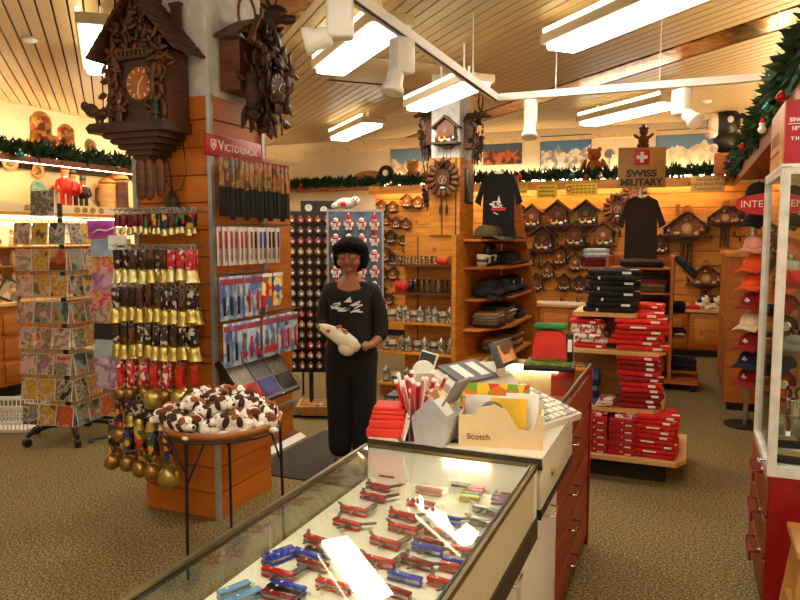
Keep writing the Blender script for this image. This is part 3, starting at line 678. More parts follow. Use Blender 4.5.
# ================================================================= LEFT WALL DISPLAY
CREAMB = mat('cream_display_board', (244, 226, 176), .6, var=.015)
SHW = wood('orange_shelf_edge', (222, 150, 60), (190, 118, 40), stretch=(6, 2, 14))
TUBEW = glow('warm_display_tube', (1.0, 0.86, 0.58), 14.0)
UW = -6.95
struct('trim_13', MB(CREAMB).lim((UW-.04, 2.5, .9), (UW, VB-.33, 2.34)))
t = thing('display_shelf', 'long orange-edged shelf with cream front board on the lit left wall', 'shelf', (UW, 0, 0))
MB(SHW).lim((0, 2.6, 1.83), (.42, 8.4, 1.865)).build('shelf_board', None, t)
MB(CREAMB).lim((.40, 2.6, 1.865), (.415, 8.4, 1.96)).build('front_board', None, t)
tb = MB(TUBEW).cyl((.36, 2.8, 1.808), (.36, 8.3, 1.808), .016); tb.build('light_tube', None, t)
for i, (px, yy) in enumerate(((27, 207), (77, 209), (84.5, 209), (92.5, 209.5), (101, 210))):
    p = W(px, yy, u=UW+.42)
    tag(MB(LIGHTWOOD).cyl((p.x, p.y, 1.91), (p.x+.012, p.y, 1.91), .038, n=18).use(MIDWOOD).cyl((p.x+.012, p.y, 1.91), (p.x+.014, p.y, 1.91), .024).use(YELLOW).cyl((p.x+.014, p.y, 1.91), (p.x+.016, p.y, 1.91), .012).build('wooden_medallion'), 'small round carved medallion on the cream shelf front, %s from the left' % ORD[i], 'medallion', 'medallions on the shelf front')
# wall plates
def plate(px, py, r, m1, m2, lab, u=UW+.02):
    p = W(px, py, u=u); t = thing('wall_plate', lab, 'plate', p, PI/2)
    MB(m1).lathe([(r*.6, 0), (r, .02), (r*.97, .025), (r*.6, .008), (.001, .006)], (0, 0, 0), (0, -1, 0), n=22).build('rim', None, t)
    MB(m2).cyl((0, -.006, 0), (0, -.011, 0), r*.58, n=18).build('painted_centre', None, t)
PL1 = prints('plate_picture', [(190, 130, 60), (110, 80, 50), (226, 200, 140), (80, 90, 60)], 30)
PL2 = prints('green_plate_picture', [(70, 110, 90), (120, 150, 130), (170, 180, 160)], 20, kind='NOISE')
plate(9, 161, .11, LIGHTWOOD, PL1, 'large wooden picture plate at the far left just below the garland shelf')
plate(37, 171, .085, LIGHTWOOD, PL1, 'small round wooden picture plate to the right of the large plate on the left wall')
plate(37, 189, .105, mat('green_glaze', (110, 150, 130), .3), PL2, 'green plate leaning on the shelf above the card rack', UW+.2)
plate(52, 190, .06, LIGHTWOOD, PL1, 'little yellow wooden plate right of the green plate')
plate(52.5, 144, .10, LIGHTWOOD, PL1, 'wooden plate standing between the two nesting dolls on the top shelf', -6.9)
plate(89, 147, .095, LIGHTWOOD, PL1, 'round wooden plate on the top shelf left of the big cuckoo clock', -6.9)
def matryoshka(px, y0, y1, lab, g):
    a = W(px, y1, u=-6.72); h = W(px, y0, u=-6.72).z-2.451
    t = thing('nesting_doll', lab, 'nesting doll', (a.x, a.y, 2.451), PI/2-.7)
    MB(prints('doll_dress', [(196, 70, 40), (226, 180, 90), (70, 70, 40), (200, 150, 70), (150, 40, 30)], 18)).lathe([(h*.18, 0), (h*.23, h*.05), (h*.245, h*.3), (h*.2, h*.58)], n=18).build('dress', None, t)
    MB(prints('doll_scarf_print', [(196, 90, 40), (220, 160, 70), (160, 60, 40), (226, 184, 110)], 14)).lathe([(h*.2, h*.58), (h*.21, h*.72), (h*.19, h*.87), (h*.1, h*.97), (.002, h)], n=18).build('headscarf', None, t)
    MB(mat('doll_face', (226, 180, 130), .4)).ball((0, -h*.12, h*.77), (h*.09, h*.10, h*.09)).use(BLACK).ball((-h*.035, -h*.225, h*.79), h*.014, 6, 4).ball((h*.035, -h*.225, h*.79), h*.014, 6, 4).use(REDP).ball((0, -h*.22, h*.72), h*.014, 6, 4).build('face', None, t)
matryoshka(41.5, 111, 148, 'taller painted nesting doll on the top shelf of the left wall', 0)
matryoshka(66.5, 124, 152, 'shorter painted nesting doll on the top shelf of the left wall', 0)
def nutcracker(px, y0, y1, coat, hat, lab):
    a = W(px, y1, u=UW+.25); h = W(px, y0, u=UW+.25).z-1.865
    t = thing('nutcracker', lab, 'nutcracker', (a.x, a.y, 1.865), PI/2-.6)
    MB(BLACK).lim((-h*.13, -h*.1, 0), (h*.13, h*.1, h*.08)).build('stand', None, t)
    lg = MB(hat)
    for s in (-1, 1): lg.cyl((s*h*.06, 0, h*.08), (s*h*.06, 0, h*.42), h*.045)
    lg.build('legs', None, t)
    MB(coat).lathe([(h*.12, 0), (h*.11, h*.12), (h*.13, h*.28), (h*.06, h*.32)], (0, 0, h*.40), n=12).tube([(-h*.13, 0, h*.66), (-h*.17, -h*.02, h*.5), (-h*.12, -h*.1, h*.46)], h*.035).tube([(h*.13, 0, h*.66), (h*.17, -h*.02, h*.5), (h*.12, -h*.1, h*.46)], h*.035).build('coat', None, t)
    MB(SKIN).cyl((0, 0, h*.7), (0, 0, h*.82), h*.07).use(PAPER).lim((-h*.035, -h*.08, h*.68), (h*.035, -h*.06, h*.74)).build('head', None, t)
    MB(hat).lathe([(h*.08, 0), (h*.085, h*.12), (h*.05, h*.17)], (0, 0, h*.82), n=12).use(GOLD).cyl((0, 0, h*.83), (0, 0, h*.85), h*.085).build('hat', None, t)
nutcracker(66, 163, 203, mat('santa_red', (206, 44, 30), .5), REDP, 'bright red nutcracker at the left of the three on the lit shelf')
nutcracker(73, 168, 203, REDP, BLACK, 'red and black nutcracker in the middle of the three on the lit shelf')
nutcracker(84, 175, 204, BLACK, mat('grey_green', (60, 66, 58), .5), 'dark coated nutcracker at the right of the three on the lit shelf')
def beer_stein(px, y0, y1, lab):
    a = W(px, y1, u=UW+.2); h = W(px, y0, u=UW+.2).z-1.865
    t = thing('wooden_stein', lab, 'stein', (a.x, a.y, 1.865))
    MB(MIDWOOD if px > 112 else LIGHTWOOD).lathe([(h*.26, 0), (h*.24, h*.1), (h*.2, h*.2), (h*.2, h*.75), (h*.22, h*.82)], n=16).build('body', None, t)
    MB(OAK).lathe([(h*.23, h*.82), (h*.2, h*.9), (h*.06, h*.98), (.002, h)], n=16).build('lid', None, t)
    MB(OAK).tube([(-h*.2, 0, h*.75), (-h*.38, 0, h*.7), (-h*.4, 0, h*.4), (-h*.2, 0, h*.25)], h*.03).build('handle', None, t)
beer_stein(108, 177, 205, 'pale wooden lidded stein on the lit shelf beside the grey pillar rail')
beer_stein(119.5, 172, 206, 'dark wooden lidded stein on the lit shelf against the grey pillar rail')
# lower lit shelves with little gold figures, and the drawer cabinet
t = thing('lower_display_shelves', 'lit lower shelf unit on the left wall behind the card rack', 'shelf', (UW, 0, 0))
for z in (1.10, 1.30, 1.50): MB(SHW).lim((0, 2.6, z-.012), (.40, 8.4, z)).build('shelf_board', None, t)
MB(TUBEW).cyl((.38, 2.8, 1.735), (.38, 8.3, 1.735), .014).build('light_tube', None, t)
MB(CREAMB).lim((.0, 2.55, .95), (.4, 2.6, 1.8)).build('end_panel', None, t)
def figurine():
    t = thing('carved_figurine', 'x', 'figurine')
    MB(LIGHTWOOD).lathe([(.035, 0), (.03, .03), (.022, .08), (.03, .1), (.012, .125)], n=10).ball((0, 0, .14), .022, 8, 6).build('body', None, t)
    MB(mat('figure_brown', (150, 90, 40), .5)).lathe([(.026, 0), (.012, .03), (.002, .04)], (0, 0, .148), n=8).ball((.03, -.01, .06), (.018, .018, .03), 7, 5).build('hat_and_pack', None, t)
    return t
FG = Kind(figurine)
for ri, z in enumerate((1.10, 1.30, 1.50)):
    for i in range(11):
        FG.put((UW+.2+.1*(i % 2), 4.62+.095*i+.02*(i % 3), z), rnd.uniform(0, 2), 'pale carved wooden figurine, %s from left on the %s lit left wall shelf' % (ORD[i], ('lowest', 'middle', 'upper')[ri]), 'figurines on the left lit shelves', rnd.uniform(.8, 1.1))
t = thing('drawer_cabinet', 'warm brown wooden drawer cabinet under the lit shelves at the left edge', 'cabinet', (UW, 0, 0))
MB(PINED).lim((0, 2.6, .12), (.72, 8.2, .92)).build('carcass', None, t); MB(BLACK).lim((0, 2.62, 0), (.68, 8.18, .12)).build('toe_kick', None, t)
MB(LIGHTWOOD).lim((-.0, 2.58, .92), (.76, 8.22, .95)).build('top', None, t)
for i in range(5):
    for j in range(3):
        d = MB(PINED).rbox((.728, 3.2+1.06*i, .25+.24*j), (.02, 1.0, .2), .006).build('drawer', None, t)
        MB(BLACK).ball((.745, 3.2+1.06*i, .25+.24*j), .014, 8, 6).build('knob', None, d)
t = thing('picture_frame', 'dark framed picture leaning on the wooden drawer cabinet at the left edge', 'picture frame', W(9, 352, u=UW+.6))
t.rotation_euler = (-.25, .5, .9); t.location.z = .97
fm = MB(BLACK)
for a in range(4): fm.lim((-.11, -.01, -.0), (-.09, .01, .2)) if a == 0 else (fm.lim((.09, -.01, 0), (.11, .01, .2)) if a == 1 else (fm.lim((-.11, -.01, .19), (.11, .01, .21)) if a == 2 else fm.lim((-.11, -.01, -.01), (.11, .01, .01))))
fm.build('frame', None, t); MB(prints('mirror_picture', [(220, 190, 130), (120, 110, 80), (170, 150, 100)], 18)).lim((-.09, -.003, .01), (.09, .003, .19)).build('picture', None, t)
t = thing('laundry_basket', 'white plastic basket on the floor left of the card rack', 'basket', (W(14, 428, z=0).x, W(14, 428, z=0).y, 0), YAW)
bk = MB(WHITE)
for k in range(4):
    s = .15+.012*k; z = .02+.06*k
    bk.tube([(-s*1.3, -s, z), (s*1.3, -s, z), (s*1.3, s, z), (-s*1.3, s, z)], .008, 6, True)
for k in range(13):
    x = -.19+.032*k
    for y in (-1, 1): bk.cyl((x, y*.15, .02), (x*1.15, y*.186, .2), .005, n=5)
bk.lim((-.19, -.15, .0), (.19, .15, .015)); bk.build('body', None, t)
MB(WHITE).tube([(-.24, -.19, .215), (.24, -.19, .215), (.24, .19, .215), (-.24, .19, .215)], .013, 6, True).build('rim', None, t)
# ================================================================= CARD RACKS
def cardm(nm, cols, sc): return prints(nm, cols, sc, kind='NOISE')
CARDS = [cardm('card_pink_cats', [(90, 70, 66), (216, 176, 166), (226, 192, 180), (140, 110, 100), (206, 190, 170)], 9), cardm('card_yellow', [(96, 80, 56), (220, 180, 70), (190, 130, 60), (214, 200, 160), (120, 100, 60)], 9),
         cardm('card_grey_animals', [(40, 36, 34), (180, 170, 150), (96, 90, 80), (210, 200, 180), (60, 56, 50)], 11), cardm('card_orange', [(120, 50, 30), (206, 100, 44), (170, 80, 44), (214, 170, 120)], 8),
         cardm('card_green_flowers', [(60, 80, 50), (150, 160, 110), (150, 90, 130), (210, 200, 160), (200, 60, 60)], 11), cardm('card_teal', [(60, 80, 80), (130, 170, 164), (180, 150, 110), (110, 80, 50)], 9),
         cardm('card_magenta', [(230, 200, 226), (206, 150, 200), (176, 90, 170), (226, 190, 220)], 8), cardm('card_blue', [(150, 180, 214), (190, 210, 230), (120, 150, 200)], 6),
         cardm('card_candy', [(240, 190, 200), (230, 90, 100), (236, 200, 60), (240, 170, 190), (226, 60, 90)], 9), mat('card_pale_blue', (186, 216, 226), .4), mat('card_dark', (44, 42, 58), .4), cardm('card_lilac', [(206, 190, 216), (220, 200, 220), (150, 110, 170), (226, 214, 230)], 7)]
CN = ['pink cat', 'yellow', 'grey animal', 'orange', 'green flower', 'teal', 'magenta', 'blue', 'candy coloured', 'pale blue', 'dark', 'lilac']
def card(m, w, h):
    def make():
        t = thing('greeting_card', 'x', 'card')
        MB(m).lim((-w/2, -.004, 0), (w/2, .004, h)).build('picture', None, t)
        MB(PAPER).lim((-w/2-.003, .0, -.002), (w/2+.003, .007, h+.002)).build('paper', None, t)
        return t
    return Kind(make)
CKIND = [card(m, .132, .155) for m in CARDS]
RX, RY = -4.55, 4.06; RZ = YAW-.2
t = thing('card_rack', 'tall wire rack of picture cards on a black five-castor base at the left', 'rack', (RX, RY, 0), RZ)
wr = MB(GREYL)
for k in range(9):
    z = .16+.198*k; s = .225
    wr.tube([(-s, -s, z), (s, -s, z), (s, s, z), (-s, s, z)], .004, 5, True)
    if k < 8: wr.tube([(-s, -s-.0, z+.08), (s, -s, z+.08), (s, s, z+.08), (-s, s, z+.08)], .003, 5, True)
for x in (-.225, -.075, .075, .225):
    for y in (-.225, .225): wr.cyl((x, y, .14), (x, y, 1.75), .003, n=5); wr.cyl((y, x, .14), (y, x, 1.75), .003, n=5)
wr.build('wire_frame', None, t)
MB(BLACK).cyl((0, 0, .09), (0, 0, 1.86), .02).build('pole', None, t)
for k in range(5):
    a = 2*PI*k/5+.5; x, y = math.cos(a), math.sin(a)
    l = MB(BLACK).tube([(0, 0, .12), (x*.15, y*.15, .135), (x*.28, y*.28, .11), (x*.33, y*.33, .075)], [.03, .026, .022, .016], 8).build('base_leg', None, t)
    MB(BLACK).cyl((x*.33-y*.02, y*.33+x*.02, .032), (x*.33+y*.02, y*.33-x*.02, .032), .032, n=12).build('castor', None, l)
Rr = Matrix.Rotation(RZ, 4, 'Z')
FN = ['topmost', 'second', 'third', 'fourth', 'fifth', 'sixth', 'seventh', 'lowest']
for tier in range(8):
    z = .165+.198*(7-tier)
    for j in range(3):
        p = Rr @ Vector((-.15+.15*j, -.25, 0)); c = (tier*5+j*7+(tier*j) % 3) % 6
        if j == 0: c = (0, 0, 0, 0, 0, 0, 1, 2)[tier]
        CKIND[c].put((RX+p.x, RY+p.y, z), RZ+rnd.uniform(-.05, .05), '%s picture card, %s from left, %s tier, front of tall card rack' % (CN[c], ORD[j], FN[tier]), 'cards on the front of the rack', 1, R(-9))
        p = Rr @ Vector((.25, -.15+.15*j, 0)); c = (tier*3+j*5+2) % 6
        CKIND[c].put((RX+p.x, RY+p.y, z), RZ+PI/2, '%s picture card, %s from left, %s tier, right side of tall card rack' % (CN[c], ORD[j], FN[tier]), 'cards on the side of the rack', 1, R(-9))
p = Rr @ Vector((.0, -.2, 0))
CKIND[2].put((RX+p.x, RY+p.y, 1.76), RZ, 'grey picture card with a lilac bow crowning the top of the card rack', 'cards on the front of the rack', (1.5, 1, 1.2), R(-5))
# narrow second rack
RX2, RY2 = -4.12, 4.14; SQ = [card(m, .19, .125) for m in CARDS]
t = thing('card_rack', 'narrow rack of pink and blue cards on one pole beside the tall card rack', 'rack', (RX2, RY2, 0), RZ-.05)
MB(GREYP).cyl((0, 0, .02), (0, 0, 1.7), .016).build('pole', None, t)
wr = MB(GREYL)
for k in range(10):
    z = .44+.127*k; s = .10
    wr.tube([(-s, -s, z), (s, -s, z), (s, s, z), (-s, s, z)], .003, 5, True)
for x in (-.1, .1):
    for y in (-.1, .1): wr.cyl((x, y, .44), (x, y, 1.6), .004, n=5)
wr.build('wire_frame', None, t)
for k in range(4):
    a = PI/2*k+.6; MB(GREYP).tube([(0, 0, .05), (.2*math.cos(a), .2*math.sin(a), .03)], [.02, .014]).ball((.2*math.cos(a), .2*math.sin(a), .022), .022, 8, 6).build('base_foot', None, t)
order = [7, 8, 6, 8, 0, 10, 9, 11, 11]
Rr = Matrix.Rotation(RZ-.05, 4, 'Z')
for k in range(9):
    z = 1.455-.127*k
    p = Rr @ Vector((-.0, -.115, 0)); c = order[k]
    SQ[c].put((RX2+p.x, RY2+p.y, z), RZ-.05, '%s square card, %s from top on the front of the narrow rack' % (CN[c], ORD[k]), 'cards on the narrow rack', 1, R(-6))
    p = Rr @ Vector((.115, -.0, 0)); c = (5, 3, 2, 6, 1, 10, 7, 3, 2)[k]
    SQ[c].put((RX2+p.x, RY2+p.y, z), RZ-.05+PI/2, '%s square card, %s from top on the right side of the narrow rack' % (CN[c], ORD[k]), 'cards on the narrow rack side', 1, R(-6))
p = Rr @ Vector((.0, -.10, 0))
tag(MB(prints('purple_header', [(190, 70, 200), (226, 130, 200), (150, 80, 210), (240, 180, 220)], 3, kind='NOISE')).rbox((0, 0, .07), (.25, .01, .14), .004).use(PAPER).tube([(-.08, -.008, .045), (-.03, -.008, .07), (.05, -.008, .062), (.11, -.008, .085)], .006).build('rack_header_sign'), 'purple header card with a white swirl on top of the narrow rack', 'sign')
o = bpy.data.objects['rack_header_sign']; o.location = (RX2+p.x, RY2+p.y, 1.585); o.rotation_euler = (0, 0, RZ-.05)
# tan plinth behind the racks
q = W(116, 425, z=0)
t = thing('display_plinth', 'tan low cabinet with a white base strip behind the narrow rack', 'cabinet', (q.x-.1, q.y+.35, 0))
MB(mat('tan_laminate', (178, 142, 84), .6)).lim((-1.1, -.25, .07), (.25, .25, .62)).build('body', None, t)
MB(WHITE).lim((-1.1, -.262, .04), (.25, -.251, .075)).build('base_strip', None, t)
MB(BLACK).lim((-1.08, -.23, 0), (.23, .23, .07)).build('toe_kick', None, t)
# ================================================================= ORNAMENT SPINNER AND PLUSH PANEL
FZ = YAW
t = thing('ornament_spinner', 'tall black spinner panel hung with rows of little ornaments, left of the person', 'rack', (-3.17, 5.53, 0), FZ)
MB(mat('dark_brown_panel', (34, 20, 14), .6)).rbox((0, 0, 1.10), (.40, .03, 1.46), .004).build('panel', None, t)
hk = MB(GREYL)
for s in (-1, 1): hk.cyl((s*.2, 0, .37), (s*.2, 0, 1.84), .008)
hk.build('edge_rods', None, t)
MB(BLACK).cyl((0, 0, .02), (0, 0, .4), .022).build('pole', None, t)
MB(BLACK).rbox((0, 0, .015), (.42, .42, .03), .008).build('base', None, t)
ORNC = [(122, 80, 54), (170, 130, 80), (110, 76, 54), (160, 50, 36), (150, 128, 104)]
def ornament(c):
    def make():
        t = thing('hanging_ornament', 'x', 'ornament')
        MB(mat('ornament_%d' % c[0], c, .3)).ball((0, -.012, -.03), (.021, .016, .022), 9, 7).build('body', None, t)
        MB(GOLD).cyl((0, -.012, -.009), (0, -.012, 0), .006, n=6).build('cap', None, t)
        MB(PAPER).ball((.004, -.024, -.032), (.010, .007, .010), 7, 5).build('painted_spot', None, t)
        return t
    return Kind(make)
OK_ = [ornament(c) for c in ORNC]
Rr = Matrix.Rotation(FZ, 4, 'Z')
for r in range(15):
    for c in range(5):
        p = Rr @ Vector((-.155+.0775*c, -.018, 0)); z = 1.79-.094*r; k = (3 if r == 0 else (r*2) % 5 if r % 2 else (r+1) % 5)
        OK_[k].put((-3.17+p.x, 5.53+p.y, z), FZ, '%s ornament, %s from left in the %s row of the black spinner' % (('russet', 'tan', 'brown', 'red', 'grey beige')[k], ORD[c], ORD[r]), 'ornaments on the spinner row %d' % (r+1), 1.4)
q = W(322, 415, z=0)
t = thing('tray_basket', 'shallow woven basket with small bits on the floor below the spinner', 'basket', (q.x+.02, q.y-.02, .03), FZ)
bm_ = MB(mat('wicker', (196, 150, 84), .8, var=.3, scale=80)); 
bm_.add([(-.17, -.12, 0), (.17, -.12, 0), (.17, .12, 0), (-.17, .12, 0), (-.22, -.16, .09), (.22, -.16, .09), (.22, .16, .09), (-.22, .16, .09), (-.2, -.14, .09), (.2, -.14, .09), (.2, .14, .09), (-.2, .14, .09), (-.16, -.11, .02), (.16, -.11, .02), (.16, .11, .02), (-.16, .11, .02)],
        [(0, 1, 5, 4), (1, 2, 6, 5), (2, 3, 7, 6), (3, 0, 4, 7), (4, 5, 9, 8), (5, 6, 10, 9), (6, 7, 11, 10), (7, 4, 8, 11), (8, 9, 13, 12), (9, 10, 14, 13), (10, 11, 15, 14), (11, 8, 12, 15), (12, 13, 14, 15), (0, 3, 2, 1)])
bm_.build('body', None, t)
sh = MB(DKWOOD)
for i in range(26): sh.use((DKWOOD, PAPER, MIDWOOD, STEEL)[i % 4]).ball((rnd.uniform(-.13, .13), rnd.uniform(-.09, .09), .04+rnd.uniform(0, .02)), (.02, .012, .012), 6, 4)
o = sh.build('loose_trinkets'); o.location = t.location; o.rotation_euler = t.rotation_euler
tag(o, 'loose small trinkets lying in the basket below the spinner', 'trinkets', kind='stuff')
# blue panel
BX, BY = -2.66, 5.42
t = thing('plush_ornament_rack', 'blue-grey hanging panel of plush winter figures right behind the person', 'rack', (BX, BY, 0), FZ)
MB(prints('blue_panel', [(70, 84, 110), (96, 110, 134), (56, 68, 96)], 5, kind='NOISE')).rbox((0, 0, 1.29), (.46, .025, 1.06), .004).build('panel', None, t)
fr = MB(ALU)
for s in (-1, 1): fr.lim((s*.235-.008, -.016, .76), (s*.235+.008, .016, 1.84))
fr.lim((-.24, -.016, 1.815), (.24, .016, 1.835)); fr.build('frame', None, t)
MB(BLACK).cyl((0, 0, .02), (0, 0, .78), .02).build('pole', None, t); MB(BLACK).rbox((0, 0, .015), (.4, .4, .03), .008).build('base', None, t)
def plushfig(kind):
    def make():
        t = thing('plush_ornament', 'x', 'ornament')
        b = MB(WHITEF).ball((0, -.02, -.085), (.033, .026, .036), 9, 7).ball((0, -.02, -.04), (.025, .022, .024), 9, 7)
        for s in (-1, 1): b.ball((s*.034, -.022, -.075), (.012, .012, .022), 7, 5).ball((s*.018, -.03, -.118), (.014, .018, .012), 7, 5)
        b.build('body', None, t)
        MB(REDF).lathe([(.03, 0), (.03, .012)], (0, -.02, -.066), n=10).ball((.016, -.045, -.085), (.008, .006, .02), 6, 5).build('scarf', None, t)
        if kind: MB(REDF).lathe([(.026, 0), (.018, .022), (.004, .045)], (0, -.02, -.028), n=10).use(WHITEF).ball((0, -.02, .02), .009, 6, 5).build('hat', None, t)
        MB(BLACK).ball((-.009, -.041, -.036), .0035, 5, 4).ball((.009, -.041, -.036), .0035, 5, 4).use(mat('carrot', (220, 120, 40), .5)).cyl((0, -.04, -.043), (0, -.058, -.045), .005, .001, 6).build('face', None, t)
        return t
    return Kind(make)
PFK = [plushfig(0), plushfig(1)]
for r in range(7):
    for c in range(4):
        p = Rr @ Vector((-.165+.11*c, -.016, 0)); k = (c % 2 if r == 0 else (r+c) % 4 == 0)
        PFK[int(k)].put((BX+p.x, BY+p.y, 1.78-.135*r), FZ, 'white plush figure with red %s, %s from left, %s row of blue panel' % ('hat' if k else 'scarf', ORD[c], ORD[r]), 'plush figures on the blue panel', .95)
# plaque with white watch faces above the spinner
def pxplane(px, py, d, rz=FZ):
    p = W(px, py, d=d); return p
p = W(318, 213, d=6.9)
t = thing('clock_board', 'dark board with round white clock faces above the spinner', 'clock board', p, FZ)
MB(mat('board_dark', (40, 30, 24), .6)).rbox((0, 0, 0), (.34, .03, .24), .006).build('board', None, t)
for x, z in ((-.09, .05), (-.08, -.05), (.03, -.06), (.06, .03)): MB(PAPER).cyl((x, -.016, z), (x, -.024, z), .036, n=16).use(BLACK).box((x, -.026, z+.01), (.004, .002, .03)).build('clock_face', None, t)
MB(GREEN).ball((.0, -.02, .0), (.03, .01, .02)).build('leaf_sprig', None, t)
MB(BLACK).cyl((-.17, .03, -.12), (-.17, .03, -p.z), .012).cyl((.17, .03, -.12), (.17, .03, -p.z), .012).build('posts', None, t)
p = W(346, 204, d=6.1)
t = thing('plush_toy', 'white plush toy with red nose perched on top of the blue panel', 'plush toy', (p.x, p.y, 1.842), FZ)
MB(WHITEF).ball((0, 0, .05), (.09, .05, .05)).ball((.08, -.01, .07), .042).ball((-.09, 0, .03), (.04, .03, .03)).build('body', None, t)
MB(REDF).ball((-.02, -.05, .04), (.03, .02, .02)).ball((.085, -.05, .065), .012).build('red_bow', None, t)
MB(BLACK).ball((.07, -.045, .085), .008).ball((.1, -.04, .085), .008).build('eyes', None, t)

# ================================================================= PERSON
def limb(name, chains, m, parent, sub=2, smooth=True, root=0):
    """chains: list of [(pos, radius), ...]; chains joined where positions coincide -> one skinned surface"""
    vs = []; rs = []; es = []; idx = {}
    for ch in chains:
        prev = None
        for pos, r in ch:
            k = tuple(round(a, 4) for a in pos)
            if k not in idx: idx[k] = len(vs); vs.append(pos); rs.append(r)
            i = idx[k]
            if prev is not None: es.append((prev, i))
            prev = i
    me = bpy.data.meshes.new(name); me.from_pydata(vs, es, []); me.update()
    o = bpy.data.objects.new(name, me); C.objects.link(o)
    mo = o.modifiers.new('skin', 'SKIN'); mo.use_smooth_shade = True
    if not me.skin_vertices:
        with bpy.context.temp_override(object=o, active_object=o): 
            bpy.context.view_layer.objects.active = o; bpy.ops.mesh.customdata_skin_add()
    for i, r in enumerate(rs):
        rr_ = r if hasattr(r, '__len__') else (r, r)
        me.skin_vertices[0].data[i].radius = rr_; me.skin_vertices[0].data[i].use_root = (i == root)
    ss = o.modifiers.new('sub', 'SUBSURF'); ss.levels = sub; ss.render_levels = sub
    bpy.context.view_layer.update()
    ev = o.evaluated_get(bpy.context.evaluated_depsgraph_get()); nm = bpy.data.meshes.new_from_object(ev)
    o.modifiers.clear(); o.data = nm; bpy.data.meshes.remove(me)
    nm.materials.clear(); nm.materials.append(m)
    nm.polygons.foreach_set('use_smooth', [True]*len(nm.polygons))
    if parent is not None: o.parent = parent
    return o
w0 = W(352, 468, z=0)
P = thing('person', 'person in black top and trousers, glasses and short dark hair, holding a white bag', 'person', (w0.x, w0.y, 0), YAW-R(8))
# local frame: faces -y (towards the counter and camera); x to the viewer's right
def V3(*a): return Vector(a)
hips = V3(0, 0, .80)
# naked body surface (skin): head, neck, forearms, hands -- one continuous figure
body_ch = [[((.0, .0, .82), .12), ((0, .0, .95), .115), ((0, .005, 1.12), .12), ((0, .005, 1.275), .082), ((0, .0, 1.335), .047), ((0, -.012, 1.385), .046), ((0, -.022, 1.405), .068), ((0, -.022, 1.46), .090), ((0, -.011, 1.526), .087), ((0, -.005, 1.57), .052)],
           [((0, .005, 1.275), .082), ((-.145, .01, 1.235), .048), ((-.180, .015, 1.10), .04), ((-.185, -.03, 1.0), .034), ((-.13, -.16, .98), .027), ((-.075, -.225, .985), .02)],
           [((0, .005, 1.275), .082), ((.145, .01, 1.235), .048), ((.19, .015, 1.07), .04), ((.205, -.01, .93), .036), ((.17, -.13, .89), .028), ((.115, -.21, .885), .021)],
           [((.0, .0, .82), .12), ((-.085, .0, .74), .08), ((-.09, .0, .45), .055), ((-.088, .02, .1), .035), ((-.088, -.05, .04), .02)],
           [((.0, .0, .82), .12), ((.085, .0, .74), .08), ((.09, .0, .45), .055), ((.088, .02, .1), .035), ((.088, -.05, .04), .02)]]
B = limb('body', body_ch, SKIN, P)
# face details joined to the body surface
HM = Matrix.Translation((0, 0, 1.57)) @ Matrix.Scale(1.1, 4) @ Matrix.Translation((0, 0, -1.57))
fc = MB(SKIN); fc.M = HM; fc.ball((0, -.098, 1.452), (.014, .018, .017), 8, 6).ball((0, -.098, 1.47), (.009, .012, .022), 8, 6)
for s in (-1, 1): fc.ball((s*.078, -.015, 1.465), (.012, .02, .028), 8, 6).ball((s*.042, -.07, 1.445), (.028, .025, .025), 8, 6)
fc.ball((0, -.073, 1.402), (.026, .024, .016), 8, 6)
fc.use(PAPER)
for s in (-1, 1): fc.ball((s*.030, -.084, 1.482), (.0105, .007, .0045), 8, 6)
fc.use(BLACK)
for s in (-1, 1): fc.ball((s*.030, -.0885, 1.482), (.005, .004, .0042), 7, 5).tube([(s*.015, -.094, 1.5), (s*.03, -.095, 1.505), (s*.048, -.088, 1.5)], .003, 5)
fc.use(mat('lips', (140, 66, 56), .5)).ball((0, -.091, 1.428), (.022, .008, .0045), 8, 5).ball((0, -.089, 1.421), (.018, .008, .005), 8, 5)
fc.build('face', None, P)
hr = MB(mat('dark_hair', (20, 13, 11), .85, spec=.15))
hr.M = HM; hr.ball((0, .005, 1.525), (.102, .10, .078), 18, 12)
for s in (-1, 1): hr.ball((s*.082, .014, 1.48), (.031, .06, .078), 12, 9)
hr.ball((0, .06, 1.46), (.085, .055, .09), 14, 9)
for i in range(11):
    a = -1.25+.25*i; x = .088*math.sin(a); y = -.088*math.cos(a)
    hr.ball((x, y, 1.548-.016*abs(a)), (.03, .022, .030), 8, 6)
hr.build('hair', None, P)
gl = MB(BLACK); gl.M = HM
for s in (-1, 1):
    gl.tube([(s*.034+.026*math.cos(a), -.1, 1.48+.018*math.sin(a)) for a in [i*PI/6 for i in range(12)]], .0018, 5, True)
    gl.tube([(s*.06, -.1, 1.485), (s*.085, -.05, 1.487), (s*.085, .0, 1.48)], .0018, 5)
gl.tube([(-.008, -.102, 1.485), (.008, -.102, 1.485)], .002, 5); gl.build('glasses', None, P)
